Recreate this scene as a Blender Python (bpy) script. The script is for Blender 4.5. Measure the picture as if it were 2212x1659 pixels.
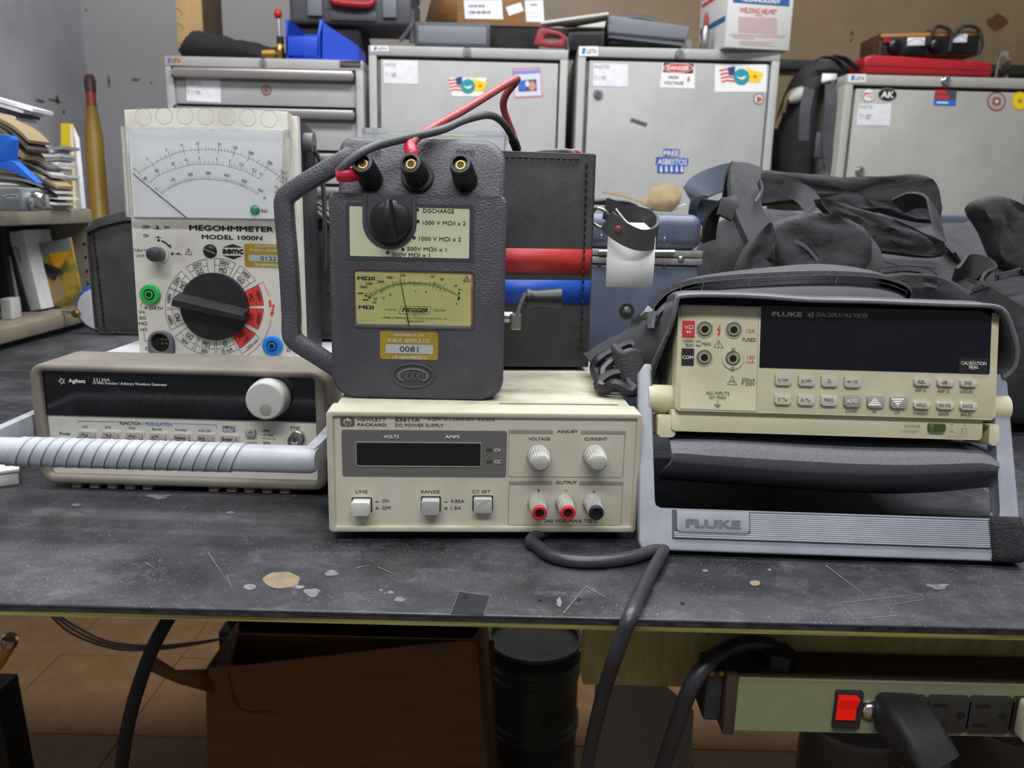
import bpy, bmesh, math, random
from mathutils import Vector, Matrix, noise
random.seed(7)
for o in list(bpy.data.objects): bpy.data.objects.remove(o)
SC = bpy.context.scene
COL = SC.collection
R = math.radians
# ------------------------------------------------------------------ camera
W_, H_ = 2212, 1659
F, PITCH, ROLL = 1725.0, R(12.5), R(1.4)
CAM = Vector((0, 0, 1.128))
_f = Vector((0, math.cos(PITCH), -math.sin(PITCH)))
_r0, _u0 = Vector((1, 0, 0)), Vector((0, math.sin(PITCH), math.cos(PITCH)))
_r = math.cos(ROLL)*_r0 + math.sin(ROLL)*_u0
_u = -math.sin(ROLL)*_r0 + math.cos(ROLL)*_u0
cd = bpy.data.cameras.new('camera'); cam = bpy.data.objects.new('camera', cd); COL.objects.link(cam)
cd.sensor_width = 36; cd.lens = F/W_*36; cd.clip_start = .02; cd.clip_end = 50
mw = Matrix((( _r.x, _u.x, -_f.x, CAM.x), (_r.y, _u.y, -_f.y, CAM.y), (_r.z, _u.z, -_f.z, CAM.z), (0, 0, 0, 1)))
cam.matrix_world = mw
cd.dof.use_dof = True; cd.dof.focus_distance = .57; cd.dof.aperture_fstop = 12.5
SC.camera = cam
# ------------------------------------------------------------------ world, lights, exposure
wd = bpy.data.worlds.new('world'); SC.world = wd; wd.use_nodes = True
wd.node_tree.nodes['Background'].inputs[0].default_value = (.86, .92, 1.0, 1)
wd.node_tree.nodes['Background'].inputs[1].default_value = .18
def area(name, loc, rot, sx, sy, power, col):
    l = bpy.data.lights.new(name, 'AREA'); l.shape = 'RECTANGLE'; l.size = sx; l.size_y = sy; l.energy = power; l.color = col
    o = bpy.data.objects.new(name, l); COL.objects.link(o); o.location = loc; o.rotation_euler = rot; return o
area('bench_fluorescent_light', (0.1, .50, 2.20), (0, 0, 0), 1.5, .16, 20, (.96, .98, 1.0))
area('room_fluorescent_light', (-.1, -.75, 2.55), (R(-22), 0, 0), 1.6, .5, 60, (.97, .98, 1.0))
area('rear_fill_light', (0.0, 1.35, 2.75), (R(16), 0, 0), 2.4, .35, 54, (.98, .98, 1.0))  # unseen fill light added to brighten the cabinets
VS = SC.view_settings
VS.view_transform = 'Standard'; VS.look = 'None'; VS.gamma = 1.0; VS.use_curve_mapping = False; VS.exposure = 0.14
# ------------------------------------------------------------------ pixel -> place helpers (a known plane of the room gives the depth)
def ray(px, py): return (px-W_/2)/F*_r - (py-H_/2)/F*_u + _f
def onz(px, py, z): d = ray(px, py); return CAM + d*((z-CAM.z)/d.z)
def ony(px, py, y): d = ray(px, py); return CAM + d*((y-CAM.y)/d.y)
def onx(px, py, x): d = ray(px, py); return CAM + d*((x-CAM.x)/d.x)
def zoom(ox, oy, s): return lambda x, y: (ox+x/s, oy+y/s)
zA = zoom(0, 0, 3.95); zB = zoom(340, 0, 3.95); zC = zoom(780, 0, 3.95); zD = zoom(1220, 0, 3.95); zE = zoom(1652, 0, 3.95)
zF = zoom(0, 380, 3.95); zG = zoom(250, 220, 4.706); zH = zoom(250, 460, 4.706); zI = zoom(600, 170, 3.95); zJ = zoom(600, 500, 3.95)
zK = zoom(1060, 300, 2.962); zL = zoom(1280, 340, 2.3734); zM = zoom(0, 740, 2.989); zN = zoom(690, 840, 3.0722)
zO = zoom(1380, 620, 2.6587); zP = zoom(1280, 900, 2.3734); zQ = zoom(0, 1250, 2.989); zR = zoom(700, 1250, 2.989); zS = zoom(1372, 1250, 2.6333)
zU = zoom(0, 1040, 2.011); z1 = zoom(0, 0, 1.0)
# ------------------------------------------------------------------ materials
def hx(h):
    h = h.lstrip('#'); out = []
    for i in (0, 2, 4):
        c = int(h[i:i+2], 16)/255; out.append(c/12.92 if c <= .04045 else ((c+.055)/1.055)**2.4)
    return (*out, 1)
MATS = {}
def mat(name, col, rough=.5, metal=0, col2=None, vscale=25, vlo=.35, vhi=.7, bump=0, bscale=300, spec=.5, trans=0, ior=1.45, emit=0, coat=0, stretch=(1, 1, 1), detail=4, r2=None, bdist=.001, vor=False, alpha=1):
    if name in MATS: return MATS[name]
    m = bpy.data.materials.new(name); m.use_nodes = True; nt = m.node_tree; b = nt.nodes['Principled BSDF']
    c = hx(col) if isinstance(col, str) else col
    b.inputs['Base Color'].default_value = c; b.inputs['Roughness'].default_value = rough; b.inputs['Metallic'].default_value = metal
    b.inputs['Specular IOR Level'].default_value = spec; b.inputs['IOR'].default_value = ior; b.inputs['Transmission Weight'].default_value = trans
    b.inputs['Coat Weight'].default_value = coat; b.inputs['Alpha'].default_value = alpha
    if emit: b.inputs['Emission Color'].default_value = c; b.inputs['Emission Strength'].default_value = emit
    if col2 or bump or r2 is not None:
        tc = nt.nodes.new('ShaderNodeTexCoord'); mp = nt.nodes.new('ShaderNodeMapping'); mp.inputs['Scale'].default_value = stretch
        nt.links.new(tc.outputs['Object'], mp.inputs[0])
    if col2 or r2 is not None:
        n = nt.nodes.new('ShaderNodeTexNoise'); n.inputs['Scale'].default_value = vscale; n.inputs['Detail'].default_value = detail; n.inputs['Roughness'].default_value = .65
        nt.links.new(mp.outputs[0], n.inputs['Vector'])
        r = nt.nodes.new('ShaderNodeMapRange'); r.inputs[1].default_value = vlo; r.inputs[2].default_value = vhi; nt.links.new(n.outputs['Fac'], r.inputs[0])
        if col2:
            mx = nt.nodes.new('ShaderNodeMix'); mx.data_type = 'RGBA'; mx.inputs[6].default_value = c; mx.inputs[7].default_value = hx(col2)
            nt.links.new(r.outputs[0], mx.inputs[0]); nt.links.new(mx.outputs[2], b.inputs['Base Color'])
        if r2 is not None:
            q = nt.nodes.new('ShaderNodeMapRange'); q.inputs[3].default_value = rough; q.inputs[4].default_value = r2
            nt.links.new(r.outputs[0], q.inputs[0]); nt.links.new(q.outputs[0], b.inputs['Roughness'])
    if bump:
        if vor:
            n2 = nt.nodes.new('ShaderNodeTexVoronoi'); n2.inputs['Scale'].default_value = bscale; out = n2.outputs['Distance']
        else:
            n2 = nt.nodes.new('ShaderNodeTexNoise'); n2.inputs['Scale'].default_value = bscale; n2.inputs['Detail'].default_value = 3; out = n2.outputs['Fac']
        nt.links.new(mp.outputs[0], n2.inputs['Vector'])
        bp = nt.nodes.new('ShaderNodeBump'); bp.inputs['Strength'].default_value = bump; bp.inputs['Distance'].default_value = bdist
        nt.links.new(out, bp.inputs['Height']); nt.links.new(bp.outputs[0], b.inputs['Normal'])
    MATS[name] = m; return m
def MT(n): return MATS[n]
mat('black_print', '#1c1c1c', .6); mat('grey_print', '#55534e', .6); mat('white_print', '#e4e4e0', .6); mat('red_print', '#c8302c', .6)
mat('blue_print', '#4a74b8', .6); mat('green_print', '#3c7a45', .6); mat('teal_print', '#1f8f98', .6); mat('yellow_print', '#e8c81e', .6); mat('navy_print', '#2c3c78', .6)
mat('skyblue_print', '#2a66c4', .6); mat('pale_print', '#c9c6ba', .6); mat('brown_print', '#8a6242', .6)
mat('paper', '#e2e2e6', .8, col2='#d2d2d8', vscale=60); mat('white_tag', '#fbfbf6', .75)
mat('chrome', '#d8d8d8', .18, 1); mat('steel', '#a9a8a4', .35, 1, col2='#8a8882', vscale=40); mat('brass', '#9a7a3a', .38, 1); mat('dark_hole', '#050505', .8)
mat('black_plastic', '#19191b', .42, col2='#26262a', vscale=50); mat('black_gloss', '#0e0e10', .28); mat('black_rubber', '#1b1b1c', .62, col2='#2b2b2c', vscale=40)
mat('leather', '#2b2a2b', .5, col2='#454343', vscale=22, detail=9, bump=.35, bscale=700, r2=.7); mat('leather_edge', '#3c3230', .7, col2='#231f1e', vscale=90)
mat('thread', '#121214', .6); mat('clear_plastic', '#ffffff', .06, trans=1, ior=1.2, spec=.4)
# ------------------------------------------------------------------ mesh builder
def smooth_pts(pts, res=6, closed=False):
    P = [Vector(p) for p in pts]; n = len(P); out = []
    rng = range(n if closed else n-1)
    for i in rng:
        if closed: a, b, c, d = P[(i-1) % n], P[i], P[(i+1) % n], P[(i+2) % n]
        else: a, b, c, d = P[max(i-1, 0)], P[i], P[i+1], P[min(i+2, n-1)]
        for k in range(res):
            t = k/res
            out.append(.5*((2*b)+(c-a)*t+(2*a-5*b+4*c-d)*t*t+(3*b-a-3*c+d)*t**3))
    if not closed: out.append(P[-1])
    return out
def rrect(x0, x1, z0, z1, r, n=5):
    if not isinstance(r, (list, tuple)): r = (r,)*4     # bl, br, tr, tl
    out = []
    for (cx, cz, a0, q) in ((x0+r[0], z0+r[0], 180, r[0]), (x1-r[1], z0+r[1], 270, r[1]), (x1-r[2], z1-r[2], 0, r[2]), (x0+r[3], z1-r[3], 90, r[3])):
        for k in range(n+1):
            a = R(a0+90*k/n); out.append((cx+q*math.cos(a), cz+q*math.sin(a)))
    return out
def circle(cx, cz, r, n=24, r2=None, a0=0, a1=360):
    full = abs(a1-a0) >= 360
    return [(cx+r*math.cos(R(a0+(a1-a0)*k/(n if full else n-1))), cz+(r2 or r)*math.sin(R(a0+(a1-a0)*k/(n if full else n-1)))) for k in range(n)]
_tc = {}
def glyphs(body, bold=0, shear=0):
    key = (body, bold, shear)
    if key not in _tc:
        c = bpy.data.curves.new('t', 'FONT'); c.body = body; c.size = 1; c.shear = shear; c.resolution_u = 3; c.fill_mode = 'FRONT' if hasattr(c, 'fill_mode') else c.fill_mode
        o = bpy.data.objects.new('t', c); me = bpy.data.meshes.new_from_object(o)
        vs = [(v.co.x, v.co.y, 0) for v in me.vertices]; fs = [tuple(p.vertices) for p in me.polygons]
        bpy.data.objects.remove(o); bpy.data.meshes.remove(me); bpy.data.curves.remove(c)
        if bold:        # heavier strokes: the outline repeated a hair apart
            n0 = len(vs); v0 = vs; f0 = fs; vs = []; fs = []
            for k, (dx, dy) in enumerate(((0, 0), (bold, 0), (-bold, 0), (0, bold), (0, -bold))): vs += [(a+dx, b+dy, -k*2.5e-5) for a, b, _z in v0]; fs += [tuple(i+k*n0 for i in f) for f in f0]
        if vs:
            x0 = min(v[0] for v in vs); x1 = max(v[0] for v in vs); y0 = min(v[1] for v in vs); y1 = max(v[1] for v in vs)
        else: x0 = y0 = 0; x1 = y1 = 1
        _tc[key] = ([((v[0]-x0)/(x1-x0)-.5, (v[1]-y0)/(y1-y0)-.5, v[2]) for v in vs], fs, (x1-x0)/(y1-y0))
    return _tc[key]
class MB:
    def __init__(s): s.v = []; s.f = []; s.m = []; s.M = None
    def add(s, vs, fs, m=0):
        o = len(s.v)
        s.v += [tuple(s.M @ Vector(v)) for v in vs] if s.M is not None else [tuple(v) for v in vs]
        s.f += [[i+o for i in f] for f in fs]; s.m += [m]*len(fs); return s
    def addbm(s, bm, m=0):
        bm.verts.index_update(); s.add([v.co[:] for v in bm.verts], [[v.index for v in f.verts] for f in bm.faces], m); bm.free(); return s
    def box(s, x0, x1, y0, y1, z0, z1, b=0, seg=2, m=0, skip=None):
        bm = bmesh.new(); bmesh.ops.create_cube(bm, size=1)
        for v in bm.verts: v.co = Vector((x0+(v.co.x+.5)*(x1-x0), y0+(v.co.y+.5)*(y1-y0), z0+(v.co.z+.5)*(z1-z0)))
        if b: bmesh.ops.bevel(bm, geom=bm.edges[:], offset=b, segments=seg, profile=.5, affect='EDGES')
        return s.addbm(bm, m)
    def prism(s, pts, y0, y1, b=0, seg=2, m=0, both=False, taper=None):
        # outline in (x, z), front at y0, back at y1; bevel on the front rim
        bm = bmesh.new(); n = len(pts)
        a = [bm.verts.new((p[0], y0, p[1])) for p in pts]
        if taper:
            cx = sum(p[0] for p in pts)/n; cz = sum(p[1] for p in pts)/n
            c = [bm.verts.new((cx+(p[0]-cx)*taper, y1, cz+(p[1]-cz)*taper)) for p in pts]
        else: c = [bm.verts.new((p[0], y1, p[1])) for p in pts]
        bm.faces.new(a); bm.faces.new(c[::-1])
        for i in range(n): bm.faces.new((a[i], c[i], c[(i+1) % n], a[(i+1) % n]))
        if b:
            es = [e for e in bm.edges if abs(e.verts[0].co.y-y0) < 1e-9 and abs(e.verts[1].co.y-y0) < 1e-9 or both and abs(e.verts[0].co.y-y1) < 1e-9 and abs(e.verts[1].co.y-y1) < 1e-9]
            bmesh.ops.bevel(bm, geom=es, offset=b, segments=seg, profile=.5, affect='EDGES', clamp_overlap=True)
        bmesh.ops.recalc_face_normals(bm, faces=bm.faces[:])
        return s.addbm(bm, m)
    def ring(s, out, inn, y0, y1, b=0, seg=2, m=0, yin=None):
        bm = bmesh.new(); n = len(out); yi = y0 if yin is None else yin
        A = [bm.verts.new((p[0], y0, p[1])) for p in out]; B = [bm.verts.new((p[0], yi, p[1])) for p in inn]
        C = [bm.verts.new((p[0], y1, p[1])) for p in out]; D = [bm.verts.new((p[0], y1, p[1])) for p in inn]
        for i in range(n):
            j = (i+1) % n
            bm.faces.new((A[i], A[j], B[j], B[i])); bm.faces.new((C[i], D[i], D[j], C[j])); bm.faces.new((A[i], C[i], C[j], A[j])); bm.faces.new((B[i], B[j], D[j], D[i]))
        if b:
            fr = set(A) | set(B)
            es = [e for e in bm.edges if (e.verts[0] in A and e.verts[1] in A) or (e.verts[0] in B and e.verts[1] in B)]
            bmesh.ops.bevel(bm, geom=es, offset=b, segments=seg, profile=.5, affect='EDGES')
        bmesh.ops.recalc_face_normals(bm, faces=bm.faces[:])
        return s.addbm(bm, m)
    def plate(s, pts, y, m=0): return s.add([(p[0], y, p[1]) for p in pts], [list(range(len(pts)))], m)
    def lathe(s, prof, p, d, n=24, m=0, rib=0, ribn=0, cap=True):
        # prof: (radius, distance along d)
        p = Vector(p); d = Vector(d).normalized(); a = d.orthogonal().normalized(); c = d.cross(a); vs = []; fs = []
        for k, q in enumerate(prof):
            rr = q[0]; rb = rib if len(q) > 2 and q[2] else 0
            for i in range(n):
                t = 2*math.pi*i/n; e = rr + (rb*(1 if i % 2 else -1) if rb else 0)
                vs.append(p + d*q[1] + (a*math.cos(t)+c*math.sin(t))*e)
        for k in range(len(prof)-1):
            for i in range(n):
                j = (i+1) % n; fs.append((k*n+i, k*n+j, (k+1)*n+j, (k+1)*n+i))
        if cap:
            fs.append(list(range(n))[::-1]); fs.append([(len(prof)-1)*n+i for i in range(n)])
        return s.add(vs, fs, m)
    def cyl(s, p0, p1, r0, r1=None, n=20, m=0):
        p0 = Vector(p0); p1 = Vector(p1); return s.lathe([(r0, 0), (r0 if r1 is None else r1, (p1-p0).length)], p0, p1-p0, n, m)
    def tube(s, pts, r, n=10, res=6, m=0, closed=False, raw=False):
        P = [Vector(p) for p in pts] if raw else smooth_pts(pts, res, closed)
        N = len(P); rad = r if isinstance(r, (list, tuple)) else None
        vs = []; fs = []; prev = None
        for i, q in enumerate(P):
            t = (P[(i+1) % N]-P[i-1]) if closed else (P[min(i+1, N-1)]-P[max(i-1, 0)])
            t.normalize()
            if prev is None: a = t.orthogonal().normalized()
            else: a = (prev - t*prev.dot(t)); a = a.normalized() if a.length > 1e-6 else t.orthogonal().normalized()
            prev = a; c = t.cross(a)
            if rad: x = i/(N-1)*(len(rad)-1); k = min(int(x), len(rad)-2); rr = rad[k]+(rad[k+1]-rad[k])*(x-k)
            else: rr = r
            for j in range(n):
                w = 2*math.pi*j/n; vs.append(q+(a*math.cos(w)+c*math.sin(w))*rr)
        for i in range(N if closed else N-1):
            i2 = (i+1) % N
            for j in range(n): fs.append((i*n+j, i*n+(j+1) % n, i2*n+(j+1) % n, i2*n+j))
        if not closed: fs.append(list(range(n))[::-1]); fs.append([(N-1)*n+j for j in range(n)])
        return s.add(vs, fs, m)
    def sweep(s, pts, sec, side, res=6, m=0, raw=False, closed=False):
        # section (a, b) polygon; a along 'side', b along tangent x side
        P = [Vector(p) for p in pts] if raw else smooth_pts(pts, res, closed); N = len(P); n = len(sec); vs = []; fs = []
        sides = side if isinstance(side, list) else None
        for i, q in enumerate(P):
            t = ((P[(i+1) % N]-P[i-1]) if closed else (P[min(i+1, N-1)]-P[max(i-1, 0)])).normalized()
            if sides:
                x = i/(N-1)*(len(sides)-1); k = min(int(x), len(sides)-2); sd = Vector(sides[k]).lerp(Vector(sides[k+1]), x-k)
            else: sd = Vector(side)
            a = (sd - t*sd.dot(t)).normalized(); c = t.cross(a)
            vs += [q+a*u+c*w for u, w in sec]
        for i in range(N if closed else N-1):
            i2 = (i+1) % N
            for j in range(n): fs.append((i*n+j, i*n+(j+1) % n, i2*n+(j+1) % n, i2*n+j))
        if not closed: fs.append(list(range(n))[::-1]); fs.append([(N-1)*n+j for j in range(n)])
        return s.add(vs, fs, m)
    def strap(s, pts, w, t, side, res=6, m=0, closed=False):
        h = t/2; W = w/2; return s.sweep(pts, [(-W, -h), (W, -h), (W, h), (-W, h)], side, res, m, closed=closed)
    def loft(s, rings, cap=True, m=0, closed_ring=True, closed_loop=False):
        n = len(rings[0]); vs = [p for r in rings for p in r]; fs = []
        N = len(rings)
        for i in range(N if closed_loop else N-1):
            i2 = (i+1) % N
            for j in range(n if closed_ring else n-1): fs.append((i*n+j, i*n+(j+1) % n, i2*n+(j+1) % n, i2*n+j))
        if cap: fs.append(list(range(n))[::-1]); fs.append([(N-1)*n+j for j in range(n)])
        return s.add(vs, fs, m)
    def text(s, body, x, z, h=None, w=None, y=0, bold=0, shear=0, rot=0, m=0):
        vs, fs, asp = glyphs(body, bold, shear)
        if h is None: h = w/asp
        if w is None: w = h*asp
        c, sn = math.cos(rot), math.sin(rot)
        return s.add([(x+a*w*c-b*h*sn, y+e, z+a*w*sn+b*h*c) for a, b, e in vs], fs, m)
    def line(s, pts, w, y, m=0, closed=False):
        P = [Vector((p[0], p[1])) for p in pts]; N = len(P)
        for i in range(N if closed else N-1):
            a, b = P[i], P[(i+1) % N]; d = (b-a)
            if d.length < 1e-9: continue
            d.normalize(); q = Vector((-d.y, d.x))*w/2; e = d*w*.4
            s.plate([a-e-q, b+e-q, b+e+q, a-e+q], y, m)
        return s
    def build(s, name, mats, parent=None, angle=38, label=None, kind=None, solid=0, sub=0, flat=False, bev=0, offset=-1):
        me = bpy.data.meshes.new(name); me.from_pydata(s.v, [], s.f); me.update()
        for q in (mats if isinstance(mats, (list, tuple)) else [mats]): me.materials.append(MATS[q] if isinstance(q, str) else q)
        if len(me.materials) > 1: me.polygons.foreach_set('material_index', s.m)
        if not flat: me.shade_smooth(); me.set_sharp_from_angle(angle=R(angle))
        o = bpy.data.objects.new(name, me); COL.objects.link(o)
        if parent: o.parent = parent
        if label: o['label'] = label
        if kind: o['kind'] = kind
        if sub: q = o.modifiers.new('sub', 'SUBSURF'); q.levels = sub; q.render_levels = sub
        if solid: q = o.modifiers.new('solid', 'SOLIDIFY'); q.thickness = solid; q.offset = offset
        return o
# ------------------------------------------------------------------ things
def thing(name, label, cat, loc=(0, 0, 0), yaw=0, tilt=0, group=None):
    o = bpy.data.objects.new(name, None); o.empty_display_size = .02; COL.objects.link(o)
    o.location = loc; o.rotation_euler = (-R(tilt), 0, R(yaw)); o['label'] = label; o['category'] = cat
    if group: o['group'] = group
    return o
def tag(o, label, cat, group=None):
    o['label'] = label; o['category'] = cat
    if group: o['group'] = group
    return o
def struct(o): o['kind'] = 'structure'; return o
def TM(T):
    if isinstance(T, Matrix): return T
    return Matrix.Translation(T.location) @ T.rotation_euler.to_matrix().to_4x4()
def loc(T, px, py, y=0.0):
    # where the sight line through a photo pixel meets the thing's own plane y = const: (x, z)
    I = TM(T).inverted(); c = I @ CAM; d = I.to_3x3() @ ray(px, py); k = (y-c.y)/d.y; q = c+d*k
    return (q.x, q.z)
def L(T, zf, x, y, d=0.0): return loc(T, *zf(x, y), d)
def tpx(mb, T, zf, body, x0, y0, x1, y1, d=0.0, eps=.0003, bold=0, shear=0, m=0, rot=0):
    # writing that fills a given box of the panel
    a = L(T, zf, x0, (y0+y1)/2, d); b = L(T, zf, x1, (y0+y1)/2, d); c = L(T, zf, (x0+x1)/2, y0, d); e = L(T, zf, (x0+x1)/2, y1, d)
    mb.text(body, (a[0]+b[0])/2, (c[1]+e[1])/2, abs(c[1]-e[1]), abs(b[0]-a[0]), d-eps, bold, shear, rot, m)
def pp(T, zf, pts, d=0.0): return [L(T, zf, x, y, d) for x, y in pts]
def copy_tree(o, parent=None):
    c = o.copy(); COL.objects.link(c); c.parent = parent
    for ch in list(o.children): copy_tree(ch, c)
    return c
def ridge(v, s, a, seed=0):
    q = Vector(v)*s+Vector((seed, seed*1.3, seed*.7)); return a*((1-abs(noise.noise(q)))**4+.5*(1-abs(noise.noise(q*2.1)))**4)
def wob(v, s, a, seed=0): return a*noise.noise(Vector(v)*s+Vector((seed, seed*1.7, 0)))
# ================================================================== the setting
mat('wall_paint', '#b4b2b6', .75, col2='#9c9a9e', vscale=3.5, bump=.15, bscale=120)
mat('wall_paint_warm_light', '#8e7a5c', .75, col2='#7a684c', vscale=2.2, bump=.15, bscale=120)
mat('floor_base', '#5a442c', .8)
mat('floor_tile', '#7e603e', .55, col2='#654a2e', vscale=14, vlo=.3, vhi=.75, detail=8, bump=.05, bscale=60)
WX, WY = -1.62, 3.16
struct(MB().box(-2.2, 3.4, -1.2, 3.4, -.05, -.004).build('floor', 'floor_base'))
fl = bpy.data.objects['floor']
tm = MB().box(-.1508, .1508, -.1508, .1508, -.004, 0, b=.0015, seg=1)
t0 = None
for i in range(-5, 4):
    for j in range(0, 8):
        if t0 is None: t0 = tm.build('floor_tile', 'floor_tile', fl); o = t0
        else: o = t0.copy(); COL.objects.link(o); o.parent = fl
        o.location = (-.06+i*.303, .75+j*.303, 0); o.rotation_euler = (0, 0, R(90*((i*7+j*3) % 4)))
struct(MB().box(WX-.1, WX, -1.0, WY+.1, 0, 2.9).build('wall_left', 'wall_paint'))
wb = struct(MB().box(WX, 3.4, WY, WY+.1, 0, 2.9).build('wall_back', ['wall_paint_warm_light']))
# tan wall paint blended to grey leftwards, mixed lamp light painted in
nt = MATS['wall_paint_warm_light'].node_tree; tcn = nt.nodes.new('ShaderNodeTexCoord'); sx_ = nt.nodes.new('ShaderNodeSeparateXYZ'); nt.links.new(tcn.outputs['Object'], sx_.inputs[0])
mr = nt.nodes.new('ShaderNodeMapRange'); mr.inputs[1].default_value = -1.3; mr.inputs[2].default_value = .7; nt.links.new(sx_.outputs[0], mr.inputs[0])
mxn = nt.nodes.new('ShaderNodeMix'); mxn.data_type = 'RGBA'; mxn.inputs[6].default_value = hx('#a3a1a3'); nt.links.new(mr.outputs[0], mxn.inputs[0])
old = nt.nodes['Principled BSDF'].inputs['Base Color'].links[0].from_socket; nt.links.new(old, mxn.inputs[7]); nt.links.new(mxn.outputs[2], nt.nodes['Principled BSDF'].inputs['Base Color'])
# chips and scuffs in the wall paint
mat('wall_chip', '#5c5248', .85); mat('wall_chip_tan', '#5a3c20', .85)
mb = MB()
for (zf, x, y, w, h) in ((zA, 255, 560, 22, 44), (zA, 735, 85, 12, 12), (zA, 930, 690, 14, 60), (zA, 1160, 680, 50, 14), (zA, 1290, 705, 10, 16)):
    p = ony(*zf(x, y), WY-.001); k = .0011*.45
    mb.plate([(p.x+w*k*math.cos(t*.7)*(.7+.3*math.sin(t*3)), p.z+h*k*math.sin(t*.7)*(.7+.3*math.cos(t*2))) for t in range(9)], WY-.001)
mb.build('paint_chip', 'wall_chip', wb)
mb = MB()
for (zf, x, y, w, h) in ((zE, 1985, 190, 130, 80), (zE, 745, 282, 20, 20), (zE, 735, 342, 14, 14), (zE, 1400, 265, 40, 12)):
    p = ony(*zf(x, y), WY-.0015); k = .00042
    mb.plate([(p.x+w*k*math.cos(t*.57)*(.75+.25*math.sin(t*3.1)), p.z+h*k*math.sin(t*.57)*(.75+.25*math.cos(t*2.3))) for t in range(11)], WY-.0015)
mb.build('paint_chip', 'wall_chip_tan', wb)
mb = MB()
for (x, y, w, h) in ((490, 850, 9, 26), (470, 858, 40, 6), (345, 860, 25, 7), (300, 970, 8, 14), (545, 955, 6, 12)):
    p = onx(*zA(x, y), WX+.002); k = .0006
    mb.add([(WX+.002, p.y+w*k*2*math.cos(t), p.z+h*k*math.sin(t)) for t in range(6)], [list(range(6))])
mb.build('paint_chip', 'wall_chip', bpy.data.objects['wall_left'])
# ------------------------------------------------------------------ workbench
def bench_mat():
    m = mat('bench_laminate', '#1a1a1b', .34); nt = m.node_tree; b = nt.nodes['Principled BSDF']
    tc = nt.nodes.new('ShaderNodeTexCoord')
    def nz(scale, detail, st=(1, 1, 1), rough=.6, dist=0):
        mp = nt.nodes.new('ShaderNodeMapping'); mp.inputs['Scale'].default_value = st; nt.links.new(tc.outputs['Object'], mp.inputs[0])
        n = nt.nodes.new('ShaderNodeTexNoise'); n.inputs['Scale'].default_value = scale; n.inputs['Detail'].default_value = detail; n.inputs['Roughness'].default_value = rough; n.inputs['Distortion'].default_value = dist
        nt.links.new(mp.outputs[0], n.inputs['Vector']); return n.outputs['Fac']
    def rg(s, a, c, lo=0, hi=1):
        r = nt.nodes.new('ShaderNodeMapRange'); r.inputs[1].default_value = a; r.inputs[2].default_value = c; r.inputs[3].default_value = lo; r.inputs[4].default_value = hi
        nt.links.new(s, r.inputs[0]); return r.outputs[0]
    def mx(fac, a, c):
        q = nt.nodes.new('ShaderNodeMix'); q.data_type = 'RGBA'
        if isinstance(a, str): q.inputs[6].default_value = hx(a)
        else: nt.links.new(a, q.inputs[6])
        q.inputs[7].default_value = hx(c); nt.links.new(fac, q.inputs[0]); return q.outputs[2]
    def mul(a, c):
        q = nt.nodes.new('ShaderNodeMath'); q.operation = 'MULTIPLY'; nt.links.new(a, q.inputs[0])
        if isinstance(c, float): q.inputs[1].default_value = c
        else: nt.links.new(c, q.inputs[1])
        return q.outputs[0]
    big = rg(nz(7, 5), .35, .7)
    c = mx(big, '#222225', '#3e3e43')
    smear = rg(nz(34, 10, (1, 1.6, 1), .8, .5), .52, .80)
    c = mx(mul(smear, .5), c, '#77777e')
    wash = rg(nz(9, 6, (1, 1.4, 1), .7), .5, .75)
    c = mx(mul(wash, .35), c, '#6a6c74')
    scr = rg(nz(150, 8, (.5, 2.2, 1), .85, 1.5), .60, .80)
    c = mx(mul(scr, .45), c, '#96969c')
    dust = rg(nz(760, 2), .66, .72)
    c = mx(mul(dust, rg(nz(18, 3), .35, .65, .25, .95)), c, '#b8b4ac')
    nt.links.new(c, b.inputs['Base Color'])
    nt.links.new(rg(nz(14, 6), .3, .7, .24, .55), b.inputs['Roughness'])
    bp = nt.nodes.new('ShaderNodeBump'); bp.inputs['Strength'].default_value = .12; bp.inputs['Distance'].default_value = .001; nt.links.new(nz(160, 5), bp.inputs['Height']); nt.links.new(bp.outputs[0], b.inputs['Normal'])
    b.inputs['Specular IOR Level'].default_value = .6
bench_mat()
mat('plywood', '#8f8a4a', .7, col2='#4e4420', vscale=60, stretch=(.15, 1, 9), vlo=.35, vhi=.65, detail=6)
mat('bench_edge', '#17171a', .4, col2='#3a3a40', vscale=80)
mat('cream_paint', '#a89a62', .6, col2='#8a7a46', vscale=30, stretch=(3, 1, .6), bump=.5, bscale=90)
mat('worn_tan', '#857760', .8, col2='#6c5f4a', vscale=90); mat('worn_grey', '#77777a', .7, col2='#4e4e54', vscale=120); mat('scratch', '#72726f', .7); mat('bare_black', '#202226', .35)
TZ = .9
bench = thing('workbench', 'black laminate workbench with raw plywood front edge carrying the test instruments', 'workbench', (0, .417, 0))
bx0, bx1, by1 = -1.45, 1.5, 1.09
top = MB().box(bx0, bx1, 0, by1, TZ-.0022, TZ, b=.0006, seg=1).build('laminate_top', 'bench_laminate', bench)
MB().box(bx0, bx1, .0003, by1, TZ-.0045, TZ-.0022).build('edge_band', 'bench_edge', bench)
MB().box(bx0, bx1, .001, by1, TZ-.0082, TZ-.0045).build('plywood_core', 'plywood', bench)
apx = ony(1261, 1420, .485).x; apz = ony(1261, 1480, .485).z
MB().box(apx, bx1, .068, .088, apz, TZ-.0082, b=.001, seg=1).build('apron', 'cream_paint', bench)
for x in (-1.38, 1.40): MB().box(x-.04, x+.04, .62, .70, 0, TZ-.0085, b=.003).build('leg', 'cream_paint', bench)
MB().box(-1.36, 1.38, .64, .68, TZ-.12, TZ-.0085).build('rear_rail', 'cream_paint', bench)
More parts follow.
